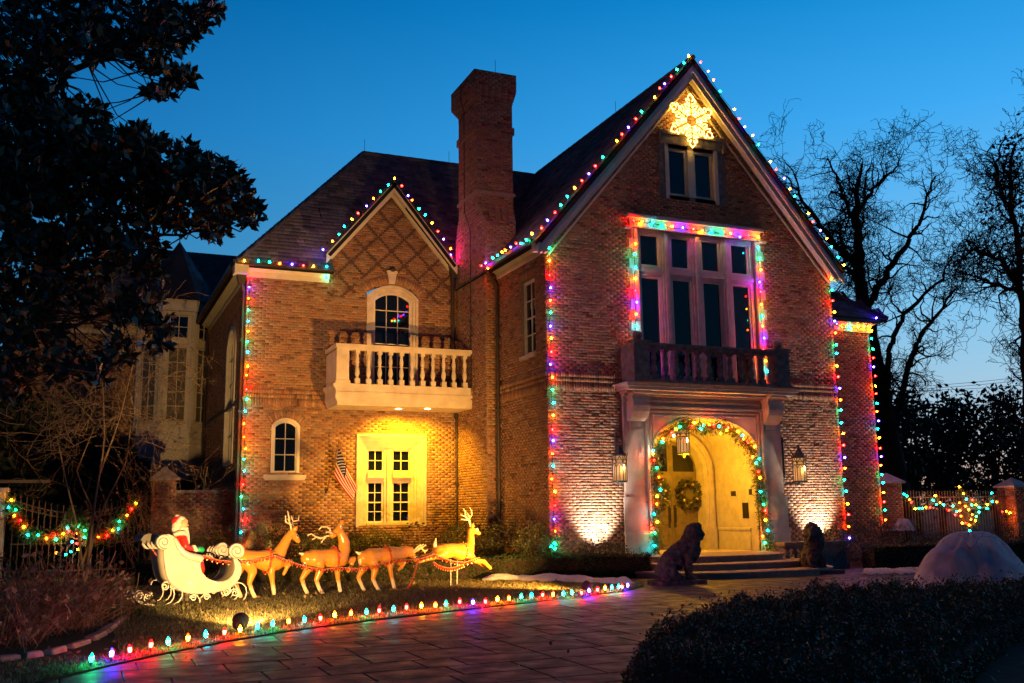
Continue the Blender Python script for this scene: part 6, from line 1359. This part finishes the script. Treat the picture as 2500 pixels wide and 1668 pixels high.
# clipped hedges
def box_hedge(label, p0, p1, w, h, n, m='leaf_hedge', size=.055, name='clipped_hedge'):
    p0, p1 = np.array(p0, float), np.array(p1, float); d = p1 - p0; L = np.linalg.norm(d); d /= L; s = np.array([-d[1], d[0]]); t = thing(name, label, 'hedge', (*(p0 + p1) / 2, 0))
    P3 = lambda a, b, z: (*(p0 + d * a + s * b), z)
    mb = MB(); V = [P3(a, b, z) for z in (-.05, h - .05) for a, b in ((.03, -w / 2 + .04), (L - .03, -w / 2 + .04), (L - .03, w / 2 - .04), (.03, w / 2 - .04))]
    mb.add(V, [(0, 3, 2, 1), (4, 5, 6, 7), (0, 1, 5, 4), (1, 2, 6, 5), (2, 3, 7, 6), (3, 0, 4, 7)]); mb.build('stems', 'soil', t)
    per = np.array([w * L, h * L, h * L, h * w, h * w]); f = RNG.choice(5, n, p=per / per.sum()); a, b, z = RNG.uniform(0, L, n), RNG.uniform(-w / 2, w / 2, n), RNG.uniform(.02, h, n); q = np.abs(RNG.normal(0, .022, n))
    z = np.where(f == 0, h - q, z); b = np.where(f == 1, -w / 2 + q, np.where(f == 2, w / 2 - q, b)); a = np.where(f == 3, q, np.where(f == 4, L - q, a)); z = z + .018 * np.sin(a * 5) + .014 * np.sin(a * 13 + b * 7)
    b = b + .015 * np.sin(a * 8 + z * 9)
    P = np.stack([p0[0] + d[0] * a + s[0] * b, p0[1] + d[1] * a + s[1] * b, z], 1); leaf_mesh('leaves', P, size, m, t, aspect=.5, up=.25, kind='stuff'); return t
def shrub(label, c, r, n, m='leaf_shrub', size=.06, name='shrub', cat='shrub', stems=14, hollow=.62, tw='bark'):
    c, r = np.array(c, float), np.array(r, float); t = thing(name, label, cat, (c[0], c[1], 0))
    u = RNG.normal(size=(n, 3)); u /= np.linalg.norm(u, axis=1)[:, None]; rr = hollow + (1 - hollow) * RNG.random(n) ** .6
    ph = RNG.uniform(0, 6, 6); bum = 1 + .13 * np.sin(u[:, 0] * 6 + ph[0]) * np.cos(u[:, 1] * 5 + ph[1]) + .10 * np.sin(u[:, 2] * 9 + ph[2] + u[:, 0] * 7) + RNG.normal(0, .04, n)
    P = c + u * (rr * bum)[:, None] * r; P = P[P[:, 2] > .02]
    leaf_mesh('leaves', P, size, m, t, aspect=.48, up=.15, kind='stuff')
    S = []
    for _ in range(stems): grow(S, (c[0] + RNG.normal(0, r[0] * .25), c[1] + RNG.normal(0, r[1] * .25), -.03), (RNG.normal(0, .35), RNG.normal(0, .35), 1), r[2] * 1.5 + c[2] * .5, .014, 2, kids=(2, 3))
    seg_mesh('stems', S, tw, t, kind='stuff'); return t
box_hedge('long low clipped hedge running behind the deer to the front steps', (-9.75, 3.1), (2.05, -1.42), .5, .56, 26000)
rh0, rh1 = at(2078, 1402, Z=0), at(2330, 1396, Z=0)
box_hedge('low clipped hedge right of the low balustrade', (8.75, -1.75), (14.5, -2.2), .6, .62, 10000, m='leaf_dark')
shr = [('dark shrub behind the nearest deer under the left wing wall', at(700, 1345, Y=3.6), (1.0, .7, .62), 2600, 'leaf_shrub'),
       ('low bushy shrub below the ground floor window, lit yellow', at(905, 1335, Y=4.7), (1.0, .5, .42), 2300, 'leaf_shrub'),
       ('rounded shrub in front of the lowered-head deer, below the window', at(840, 1345, Y=4.1), (.8, .6, .42), 1600, 'leaf_shrub'),
       ('rounded boxwood behind the leaping deer', at(1135, 1325, Y=2.6), (.72, .6, .60), 2600, 'leaf_shrub'),
       ('reddish-brown shrub by the side wall near the tall gable corner', at(1230, 1335, Y=1.4), (.78, .5, .62), 2400, 'leaf_shrub'),
       ('shrub at the left corner of the tall gable', at(1310, 1335, Y=-.2), (.62, .4, .56), 1900, 'leaf_shrub'),
       ('sparse shrub round the white uplight left of the entrance', at(1470, 1356, Y=-1.12), (.85, .2, .40), 1300, 'leaf_shrub'),
       ('leafy shrub round the white uplight right of the entrance', at(2035, 1325, Y=-1.12), (.75, .2, .42), 1300, 'leaf_shrub'),
       ('brown rounded shrub at the foot of the low right-hand wing', at(2130, 1330, Y=.3), (1.15, .8, .72), 3600, 'leaf_dark'),
       ('dark shrub beneath the small cloth cap by the brick pier', at(2215, 1325, Y=1.2), (.8, .6, .62), 2200, 'leaf_dark'),
       ('dark shrub before the right-hand iron fence', at(2330, 1340, Y=1.6), (1.6, .6, .65), 2600, 'leaf_dark'),
       ('dark shrub at the right edge before the fence', at(2460, 1340, Y=1.2), (1.0, .6, .7), 1800, 'leaf_dark'),
       ('dark shrub inside the tall mound of frost cloth', (float(dc_[0]), float(dc_[1]) + .2, .46), (.72, .62, .46), 5000, 'leaf_dark'),
       ('small shrub between planter and garden wall on the left', at(515, 1345, Y=4.3), (.6, .5, .5), 1300, 'leaf_shrub')]
for lb, c, r, n, m in shr: shrub(lb, (c[0], c[1], max(.25, c[2])), r, n, m, size=.075 if m == 'leaf_shrub' else .06, tw='bark')
# dead flower heads on thin stems
ds = thing('dead_flower_clump', 'clump of dark dead flower heads on thin stems before the window', 'plant', (*at(1020, 1400, Y=3.9)[:2], 0)); S = []; hd = MB()
for _ in range(46):
    x, yv = RNG.uniform(975, 1075), RNG.uniform(1268, 1330); p = at(x, yv, Y=3.8 + RNG.normal(0, .25)); b = np.array([p[0] + RNG.normal(0, .15), p[1] + RNG.normal(0, .1), 0]); m = (p + b) / 2 + RNG.normal(0, .05, 3); S += [(*b, *m, .006, .005), (*m, *p, .005, .004)]; hd.sphere(p, RNG.uniform(.03, .05), 6, 4, (1, 1, .6))
seg_mesh('stems', S, 'dry_stalk', ds, rnd=RNG.random(len(S))); stuff(hd.build('flower_heads', 'bark', ds))
# planting island at the lower right: loose box hedge
isl = [(-7.25, -16.55), (-6.65, -15.45), (-5.9, -14.35), (-5.1, -13.65), (-4.2, -12.95), (-3.3, -12.35), (-2.2, -11.6), (-1.0, -11.2), (.3, -11.1), (1.6, -11.6), (3.4, -12.4), (3.2, -13.6), (.7, -14.0), (-.8, -14.6), (-2.4, -15.6), (-4.0, -16.8), (-5.4, -18.2), (-6.6, -18.2)]
def in_poly(x, y, P):
    c = np.zeros(len(x), bool); j = len(P) - 1
    for i in range(len(P)):
        xi, yi = P[i]; xj, yj = P[j]; k = ((yi > y) != (yj > y)) & (x < (xj - xi) * (y - yi) / (yj - yi + 1e-12) + xi); c ^= k; j = i
    return c
ih = thing('island_hedge', 'broad dark box hedge on the planting island in the right foreground', 'hedge', (-2, -14, 0))
n = 260000; x, y = RNG.uniform(-7.6, 3.6, n), RNG.uniform(-18.4, -10.8, n); k = in_poly(x, y, isl); x, y = x[k], y[k]
edge = np.full(len(x), 9.0)
for (x0, y0), (x1, y1) in zip(isl, isl[1:] + isl[:1]):
    t = np.clip(((x - x0) * (x1 - x0) + (y - y0) * (y1 - y0)) / ((x1 - x0) ** 2 + (y1 - y0) ** 2), 0, 1); edge = np.minimum(edge, np.hypot(x - x0 - t * (x1 - x0), y - y0 - t * (y1 - y0)))
def hgt(x, y): return .46 + .04 * np.sin(x * 2.1 + y * 1.3) + .035 * np.sin(x * 4.7 - y * 3.9) + .04 * np.sin(x * 9 + y * 7.5) + .035 * np.sin(x * 17 - y * 15)
H = hgt(x, y) * np.clip(.55 + edge / .22 * .45, .5, 1)
z = np.where(edge < .14, RNG.uniform(.0, 1, len(x)) * H, H - np.abs(RNG.normal(0, .05, len(x))) + (RNG.random(len(x)) < .10) * RNG.uniform(0, .16, len(x)) ** 1.0)
leaf_mesh('leaves', np.stack([x, y, z], 1), .042, 'leaf_dark', ih, aspect=.5, up=.5, kind='stuff')
mb = MB(); n_ = len(isl); ctr = np.mean(isl, 0); sh = [(ctr[0] + (a - ctr[0]) * .975, ctr[1] + (b - ctr[1]) * .95) for a, b in isl]; mb.add([(a, b, -.03) for a, b in sh] + [(a, b, .26) for a, b in sh], [tuple(range(n_, 2 * n_))] + [(i, (i + 1) % n_, n_ + (i + 1) % n_, n_ + i) for i in range(n_)]); mb.build('stems', 'soil', ih)
mb = MB(); bed = [(-7.4, -16.7), (-6.75, -15.4), (-5.2, -13.5), (-3.3, -12.2), (-1.0, -11.0), (.4, -10.95), (4.5, -12), (4, -20), (-5, -22), (-7.6, -18.5)]; mb.add([(a, b, .03) for a, b in bed] + [(a, b, -.05) for a, b in bed], [tuple(range(10))] + [(i, (i + 1) % 10, 10 + (i + 1) % 10, 10 + i) for i in range(10)]); struct(mb.build('planting_bed', 'soil'))
# grass
n = 230000; x = RNG.uniform(-14, .8, n); y = RNG.uniform(-14, 2.0, n); ey = np.interp(x, [p[0] for p in EDGE[:-1]], [p[1] for p in EDGE[:-1]]); k = (y > ey + .01 + RNG.random(n) * .03) & ~((x < -10.6) & (y > -10.2) & (y < -7.6)); x, y, ey = x[k], y[k], ey[k]
k = RNG.random(len(x)) < np.clip(1.15 - (y - ey) / 11, .2, 1); x, y, ey = x[k], y[k], ey[k]; n = len(x)
a = RNG.uniform(0, 6.28, n); hh = RNG.uniform(.02, .058, n) * np.where(y - ey < .3, 1.3, 1); w = RNG.uniform(.004, .008, n); B = np.stack([x, y, np.full(n, .018)], 1); D = np.stack([np.cos(a), np.sin(a), np.zeros(n)], 1)  # blades by the drive edge made taller to catch the bulb light
V = np.empty((n, 3, 3)); V[:, 0] = B - D * w[:, None]; V[:, 1] = B + D * w[:, None]; V[:, 2] = B + np.stack([RNG.normal(0, .022, n), RNG.normal(0, .022, n), hh], 1)
tag(np_mesh('grass', V.reshape(-1, 3), np.arange(n * 3).reshape(n, 3), 'grass_blade', None, rnd=np.clip(RNG.random(n) + np.where(y - ey < .4, .35, 0), 0, 1)), 'patchy winter grass of the lawn beside the drive', 'grass', kind='stuff')  # edge blades shifted paler: bulb glow put into their colour
n = 420; x = RNG.uniform(-13, -.5, n); y = RNG.uniform(-13, -.5, n); k = (y > np.interp(x, [p[0] for p in EDGE], [p[1] for p in EDGE]) - .25); P = np.stack([x[k], y[k], np.full(k.sum(), .055)], 1)
tag(leaf_mesh('fallen_leaves', P, .085, 'dry_leaf', None, aspect=.55, up=.1, kind='stuff'), 'dry fallen leaves scattered over the lawn', 'leaves')
n = 70; P = np.stack([RNG.uniform(-11, 6, n), RNG.uniform(-15, -4.5, n), np.full(n, .012)], 1); P = P[P[:, 1] < np.interp(P[:, 0], [p[0] for p in EDGE[:-1]], [p[1] for p in EDGE[:-1]])]; tag(leaf_mesh('drive_leaves', P, .07, 'dry_leaf', None, aspect=.6, kind='stuff', Nrm=np.zeros((len(P), 3)) + [.6, .3, .02], spread=.5), 'a few dead leaves lying on the paved drive', 'leaves')
n = 130; P = np.stack([RNG.uniform(-3.5, 1.5, n), RNG.uniform(-18.5, -15.2, n), np.full(n, .045)], 1); tag(leaf_mesh('leaf_litter', P, .08, 'dry_leaf', None, aspect=.6, kind='stuff'), 'dead leaves lying on the bare bed in the right foreground', 'leaves')
# dead hydrangea / grasses at lower left
hb = thing('dry_bush', 'dry brown bush of arching stalks and dead leaves at lower left', 'bush', (*at(110, 1555, Z=0)[:2], 0)); S = []; LP = []
for bx, by, nn, sp_ in ((130, 1545, 330, .5), (20, 1575, 200, .5), (225, 1520, 110, .4)):
    b0_ = at(bx, by, Z=.0)
    for _ in range(nn):
        p = b0_ + np.array([RNG.normal(0, .28), RNG.normal(0, .35), 0]); d = np.array([RNG.normal(.12, sp_), RNG.normal(0, sp_), 1.0]); d /= np.linalg.norm(d); L = RNG.uniform(.45, 1.25) * (1 if bx < 200 else .75); r0 = RNG.uniform(.004, .009)
        for i in range(5):
            d = d + np.array([RNG.normal(0, .06), RNG.normal(0, .06), -.10]); d /= np.linalg.norm(d); q = p + d * L / 5; S.append((*p, *q, r0, r0 * .85)); p = q
            if i > 1 and RNG.random() < .12: LP.append(p + RNG.normal(0, .03, 3))
        
        if RNG.random() < .45: LP += [p, p + RNG.normal(0, .025, 3), p + RNG.normal(0, .025, 3)]
seg_mesh('stalks', S, 'dry_stalk', hb, rnd=RNG.random(len(S)), kind='stuff'); leaf_mesh('dry_leaves', np.array(LP), .10, 'dry_leaf', hb, aspect=.6, kind='stuff', up=-.2)
b0_ = at(275, 1512, Z=.0); n = 900; P = b0_ + RNG.normal(0, 1, (n, 3)) * [.32, .35, .07] + [0, 0, .10]; P = P[P[:, 2] > .02]; tag(leaf_mesh('ground_cover', P, .14, 'ground_cover', None, aspect=.2, up=.8, kind='stuff'), 'yellow-green grassy ground cover beside the edging stones', 'ground cover')
# magnolia
mg = thing('magnolia_tree', 'big dark-leaved magnolia leaning in from the left edge', 'tree', at(-150, 1560, Z=0)); base = at(-150, 1560, Z=0); S = []
CL = [(90, 60, 150, 90, 150), (300, 40, 130, 60, 110), (420, 60, 90, 55, 80), (510, 20, 35, 22, 20), (60, 190, 110, 110, 150), (230, 110, 80, 40, 40), (380, 130, 60, 45, 36), (420, 185, 30, 26, 20), (452, 188, 18, 20, 12), (385, 225, 34, 18, 18), (70, 330, 130, 110, 190), (200, 300, 60, 60, 60), (150, 420, 140, 90, 190), (300, 360, 80, 60, 90), (400, 400, 95, 62, 120), (500, 440, 85, 60, 110), (570, 475, 45, 45, 50), (610, 520, 32, 26, 26), (520, 555, 40, 28, 30), (440, 500, 90, 60, 90), (300, 490, 110, 70, 120), (110, 530, 120, 80, 150), (60, 660, 110, 80, 120), (210, 600, 110, 60, 100), (330, 610, 70, 50, 50), (360, 665, 45, 30, 22), (180, 690, 90, 50, 60), (60, 780, 90, 70, 80), (340, 740, 60, 40, 30), (380, 800, 40, 60, 34), (300, 790, 60, 40, 24), (20, 900, 60, 70, 50), (140, 880, 70, 45, 34), (220, 900, 60, 40, 30), (280, 860, 40, 36, 18), (40, 480, 60, 60, 50)]
LP, LN, tips = [], [], []
D0 = 14.5
for cx, cy, rx, ry, nn in CL:
    for _ in range(int(nn * 1.0)):
        a, q = RNG.uniform(0, 6.28), math.sqrt(RNG.random()); D = D0 + RNG.normal(0, .9) + (cx - 200) * .002; p = at_d(cx + rx * q * math.cos(a), cy + ry * q * math.sin(a), D)
        ax = RNG.normal(size=3) + np.array([.2, 0, .5]); ax /= np.linalg.norm(ax); tips.append((p, ax))
        for _ in range(9):
            d = RNG.normal(size=3); d -= ax * np.dot(d, ax); d /= np.linalg.norm(d); LP.append(p + ax * RNG.normal(0, .02)); LN.append(d + ax * RNG.uniform(-.15, .9))
leaf_mesh('crown', np.array(LP), .165, 'leaf_magnolia', mg, aspect=.46, Nrm=np.array(LN), spread=.12, bend=.06, kind='stuff')
W_ = lambda x, y, dD=0: at_d(x, y, D0 + dD)
tr = MB(); tr.tube([base + [0, 0, -.1], W_(-130, 1200), W_(-110, 900), W_(-90, 600), W_(-60, 300), W_(-20, 50)], [.30, .26, .24, .2, .15, .1], 10); tr.build('trunk', 'bark', mg, smooth=True)
for pts, r in (([(-90, 420), (60, 300), (150, 190), (240, 140), (330, 100), (400, 90)], .085), ([(-80, 500), (60, 480), (200, 430), (330, 420), (450, 440), (560, 490), (620, 520)], .085), ([(-110, 800), (40, 700), (160, 620), (280, 600), (360, 640)], .06), ([(300, 560), (400, 580), (500, 565), (540, 545)], .03), ([(340, 120), (350, 160), (375, 205), (410, 235)], .022), ([(-110, 900), (30, 850), (150, 800), (270, 760), (380, 790)], .05), ([(-110, 950), (40, 930), (150, 900), (260, 900)], .04)):
    P = [W_(x, y, RNG.normal(0, .25)) for x, y in pts]; P = along(P, len(P) * 3); P[1:-1] += RNG.normal(0, .025, (len(P) - 2, 3)); limb(S, P, np.linspace(r, r * .25, len(P)))
nod = np.array([s[3:6] for s in S])
for p, ax in tips[::2]:
    i = np.argmin(np.linalg.norm(nod - p, axis=1)); q = nod[i]
    if np.linalg.norm(q - p) < 1.6: m = (p + q) / 2 + RNG.normal(0, .06, 3) - [0, 0, .05]; S += [(*q, *m, .013, .009), (*m, *p, .009, .006)]
seg_mesh('branches', S, 'bark', mg, sides=5)
# leafless vine-like shrub on the left
vs = thing('bare_shrub', 'leafless tangled shrub of pale twigs below the magnolia', 'shrub', at(240, 1250, Y=4.0) * [1, 1, 0]); S = []
for (x, y, dx, dz, L, nn) in ((230, 1040, .2, .5, 1.7, 16), (330, 1020, .3, .3, 1.5, 14), (150, 1060, -.3, .5, 1.6, 12), (260, 900, .1, .7, 1.6, 16), (330, 850, .4, .5, 1.4, 12), (170, 800, -.2, .6, 1.6, 14), (60, 1060, .2, .4, 1.7, 10), (380, 900, .3, -.2, 1.0, 8)):
    p = at_d(x, y, 25.5)
    for _ in range(nn): grow(S, p + RNG.normal(0, .3, 3), (dx + RNG.normal(0, .7), RNG.normal(0, .4), dz + RNG.normal(0, .5)), L * RNG.uniform(.6, 1.2), .012, 2, wob=.3, kids=(2, 4), up=.0, spread=.8, minr=.0045)
b_ = at(210, 1290, Y=4.0) * [1, 1, 0]
for x, y in ((230, 1045), (320, 1030), (140, 1070), (250, 920), (330, 870)):
    p = at_d(x, y, 25.5); P = along([b_ + RNG.normal(0, .15, 3) * [1, 1, 0], b_ + (p - b_) * .4 + RNG.normal(0, .15, 3), b_ + (p - b_) * .7 + RNG.normal(0, .18, 3), p], 12); limb(S, P, np.linspace(.04, .012, 12))
seg_mesh('twigs', S, 'twig', vs)
vp = thing('bare_shrub', 'leafless brambly shrub in front of the weathered gate pier', 'shrub', (*at(410, 1300, Y=5.6)[:2], 0)); S = []
for _ in range(36): p = at(RNG.uniform(340, 470), 1330, Y=5.5 + RNG.normal(0, .3)); p[2] = 0; grow(S, p, (RNG.normal(0, .4), RNG.normal(0, .3), 1), RNG.uniform(1.2, 2.6), .011, 2, wob=.22, kids=(2, 4), minr=.004)
seg_mesh('twigs', S, 'twig', vp); P = np.array([s[3:6] for s in S]); P = P[RNG.random(len(P)) < .16]; leaf_mesh('dry_leaves', P, .08, 'dry_leaf', vp, aspect=.6, kind='stuff')
# dark mass of evergreens behind the gate
for i, (x, y, rx, rz, lb) in enumerate(((60, 1160, 2.6, 3.0, 'dark evergreen behind the left iron gate, leftmost'), (230, 1130, 2.3, 2.4, 'dark evergreen behind the left iron gate beside the turret'), (-60, 1040, 3.0, 4.0, 'tall dark evergreen at the left edge beyond the gate'))):
    c = at(x, y, Y=11.5 + i); shrub(lb, (c[0], c[1], rz * .85), (rx, 1.6, rz), 5200, 'leaf_evergreen', size=.30, name='evergreen_shrub', cat='shrub', stems=8, hollow=.3, tw='bark_far')
mb = MB(); a, b = at(-30, 1176, Y=9), at(122, 1177, Y=9); mb.box((a[0], 9, a[2] - .04), (b[0], 9.1, a[2] + .05)); tag(mb.build('timber_rail', 'far_beam'), 'pale horizontal timber rail in the dark above the left gate', 'rail')
# bare tree on the right
D1 = 47.0
def tree_px(label, limbs, D, n_twig, L, lev, rpx, seed, clump=None, cl_m='leaf_evergreen', name='bare_tree', twig_r=.011):
    global RNG
    RNG = np.random.default_rng(seed); b = at_d(*limbs[0][0][0], D); b[2] = 0; t = thing(name, label, 'tree', b); S = []; ND = []; sc = D / FPX
    for li, (pts, r0, r1) in enumerate(limbs):
        dd = 0 if li == 0 else RNG.normal(0, 1.2); k = len(pts); P = np.array([at_d(x, y, D + dd * i / (k - 1)) for i, (x, y) in enumerate(pts)]); P = along(P, k * 4); P[1:-1] += RNG.normal(0, .05, (len(P) - 2, 3)); R = np.linspace(r0 * sc, r1 * sc, len(P))
        if li == 0: mb = MB(); mb.tube(P, list(R), 9); mb.build('trunk', 'bark_far', t, smooth=True)
        else: limb(S, P, R)
        for i in range(1, len(P)):
            if P[i][2] > 4.5 and R[i] < .30: ND.append((P[i], P[i] - P[i - 1], R[i]))
    for _ in range(n_twig):
        p, d, r = ND[int(RNG.integers(len(ND)))]; d = d / np.linalg.norm(d); nd = d * .6 + RNG.normal(0, .8, 3) * [1, .8, 1] + [0, 0, .12]; grow(S, p, nd, L * RNG.uniform(.5, 1.15), min(r * .6, .06), lev, wob=.36, nseg=6, kids=(2, 4), up=.06, shrink=.68, spread=.85, minr=twig_r)
    seg_mesh('branches', S, 'bark_far', t)
    if clump:
        P = [];
        for x, y, rx, ry, nn in clump: P += [at_d(x + RNG.normal(0, rx), y + RNG.normal(0, ry), D + RNG.normal(0, .7)) for _ in range(nn)]
        leaf_mesh('crown', np.array(P), .22, cl_m, t, aspect=.5, kind='stuff')
    RNG = np.random.default_rng(seed + 50); return t
tree_px('tall leafless tree spreading against the sky right of the house',
        [([(2195, 1270), (2170, 1080), (2140, 940), (2118, 800), (2100, 690), (2092, 590), (2086, 510), (2095, 450), (2105, 400)], 38, 3), ([(2118, 745), (2178, 650), (2238, 560), (2262, 490), (2285, 430)], 12, 2), ([(2160, 1010), (2170, 860), (2205, 770), (2260, 715), (2300, 680), (2330, 610)], 11, 2), ([(2180, 1060), (2205, 930), (2240, 830), (2290, 760), (2338, 700)], 12, 2.5),
         ([(2095, 655), (2030, 590), (1978, 520), (1945, 470), (1920, 430)], 12, 2), ([(2088, 560), (2060, 480), (2040, 430), (2020, 385)], 7, 2), ([(2090, 520), (2140, 450), (2180, 420), (2195, 390)], 7, 2), ([(2105, 700), (2060, 640), (2050, 560), (2070, 500)], 6, 2), ([(2130, 860), (2060, 760), (2010, 700), (1960, 640)], 10, 3)], D1, 200, 2.0, 3, 27, 11)
tree_px('tree hung with dark dead foliage at the right edge',
        [([(2520, 1250), (2510, 950), (2495, 700), (2475, 560), (2465, 450), (2480, 350)], 17, 3), ([(2490, 700), (2450, 640), (2380, 610), (2340, 640)], 8, 2), ([(2500, 720), (2420, 690), (2360, 670)], 7, 2), ([(2470, 540), (2440, 470), (2430, 400), (2455, 330)], 6, 2)], 40.0, 120, 1.7, 3, 16, 23,
        clump=[(2480, 360, 22, 22, 90), (2450, 430, 26, 26, 130), (2480, 480, 30, 40, 200), (2430, 520, 22, 30, 90), (2380, 610, 26, 16, 90), (2340, 640, 20, 18, 40), (2490, 600, 16, 40, 70)], cl_m='leaf_dark', name='clinging_leaf_tree')
def leafy_tree(label, blobs, D, n, size, name='evergreen_tree', m='leaf_evergreen'):
    c = at_d(blobs[0][0], 1230, D); c[2] = 0; t = thing(name, label, 'tree', c); P = []; S = []
    for x, y, rx, ry in blobs:
        ctr = at_d(x, y, D + RNG.normal(0, 1)); k = int(n * rx * ry / 4000); sc = D / FPX
        for _ in range(max(3, k // 26)):
            a, q = RNG.uniform(0, 6.28), math.sqrt(RNG.random()); s = at_d(x + rx * q * math.cos(a), y + ry * q * math.sin(a), D + RNG.normal(0, 1.4)); P.append(s + RNG.normal(0, .34, (26, 3))); S.append((*ctr, *s, .03, .015))
        S.append((*(c + [0, 0, 1.5]), *ctr, .09, .05))
    leaf_mesh('crown', np.concatenate(P), size, m, t, aspect=.5, kind='stuff'); mb = MB(); mb.tube([c + [0, 0, -.1], c + [0, 0, 2.5], c + [.2, 0, 4.5]], [.22, .17, .1], 8); mb.build('trunk', 'bark_far', t); seg_mesh('branches', S, 'bark_far', t)
leafy_tree('dark evergreen behind the fence beside the bare trunk', [(2205, 1090, 55, 110), (2230, 1020, 45, 50), (2180, 1180, 60, 50)], 52, 900, .34)
leafy_tree('dark evergreen standing behind the middle of the right-hand fence', [(2300, 1060, 70, 70), (2330, 1000, 45, 40), (2280, 1150, 80, 60), (2350, 1110, 60, 70)], 56, 1000, .34)
leafy_tree('dark evergreen at the right edge behind the fence', [(2430, 1010, 55, 50), (2450, 960, 30, 24), (2420, 1090, 80, 60), (2480, 1140, 50, 60), (2500, 1040, 40, 60)], 58, 900, .34)
leafy_tree('low dark evergreen at the foot of the right-hand trees', [(2240, 1190, 90, 45), (2350, 1190, 90, 40), (2460, 1195, 80, 40)], 60, 1100, .34)
# turret with conical roof at the back of the left wing
tu = thing('turret_bay', 'cream panelled turret with tall paned windows and a conical slate roof behind the left wing', 'turret', (-8.05, 16.6, 0))
tc_ = np.array([-8.05, 16.8, 0]); R8 = 1.42; ang = [rad(-112.5 - 45 * 0 + 45 * i) for i in range(-3, 6)]
V8 = lambda i, z, k=1.0: tc_ + np.array([R8 * k * math.cos(rad(-90 - 22.5 + 45 * i)), R8 * k * math.sin(rad(-90 - 22.5 + 45 * i)), z])
mb = MB()
for z0_, z1_, k in ((3.0, 5.0, 1.0), (9.2, 9.3, 1.06), (9.3, 9.75, 1.12)):
    for i in range(8): mb.add([V8(i, z0_, k), V8(i + 1, z0_, k), V8(i + 1, z1_, k), V8(i, z1_, k)], [(0, 1, 2, 3)])
for i in range(8): mb.add([V8(i, 3, .985), V8(i + 1, 3, .985), V8(i + 1, 9.3, .985), V8(i, 9.3, .985)], [(0, 1, 2, 3)]); mb.tube([V8(i, 4.9), V8(i, 9.2)], .11, 6)
mb.build('panelling', 'cream_paint', tu)
for i in (-2, -1, 0, 1):
    A, B = V8(i, 0, .99), V8(i + 1, 0, .99); d = (B - A); Fw = (lambda A, d, nn: lambda u, z, dd: st(A[0] + d[0] * np.asarray(u) + nn[0] * np.asarray(dd), A[1] + d[1] * np.asarray(u) + nn[1] * np.asarray(dd), np.asarray(z) + 0 * np.asarray(u)))(A, d, np.array([d[1], -d[0]]) / np.linalg.norm(d))
    hs, house_ = house, None
    for z0_, z1_, rws in ((5.1, 7.95, 5), (8.25, 9.15, 2)):
        house = tu; window(Fw, .16, .84, z0_, z1_, .03, .05, 2, rws, gm='glass_brown' if rws == 5 else 'glass', mw=.012); house = hs
mb = MB()
for i in range(8): mb.add([V8(i, 9.72, 1.22), V8(i + 1, 9.72, 1.22), tc_ + np.array([0, 0, 12.4])], [(0, 1, 2)])
mb.build('roof', 'slate', tu); mb = MB(); mb.tube([tc_ + [0, 0, 12.3], tc_ + [0, 0, 12.9]], .02, 5); mb.sphere(tc_ + [0, 0, 12.6], .07, 7, 5); mb.build('finial', 'iron', tu)
# dark street trees across the road, behind the viewer: what the window panes mirror
for i, (x, y, h, w) in enumerate(((-19, -44, 12, 4.2), (-6, -50, 14, 5.0), (9, -46, 11, 4.4))):
    t = thing('street_tree', ['leafy street tree across the road, mirrored in the windows, west of the viewer', 'tallest leafy street tree across the road, mirrored in the windows', 'leafy street tree across the road, mirrored in the windows, east of the viewer'][i], 'tree', (x, y, 0)); n = 2600
    u = RNG.normal(size=(n, 3)); u /= np.linalg.norm(u, axis=1)[:, None]; P = np.array([x, y, h * .62]) + u * (RNG.random(n) ** .4)[:, None] * [w, w, h * .36] * (1 + .2 * np.sin(u[:, :1] * 7 + i))
    leaf_mesh('crown', P, .5, 'leaf_evergreen', t, aspect=.6, kind='stuff'); mb = MB(); mb.tube([(x, y, -.1), (x + .1, y, h * .3), (x, y, h * .6)], [.35, .26, .12], 8); mb.build('trunk', 'bark_far', t)
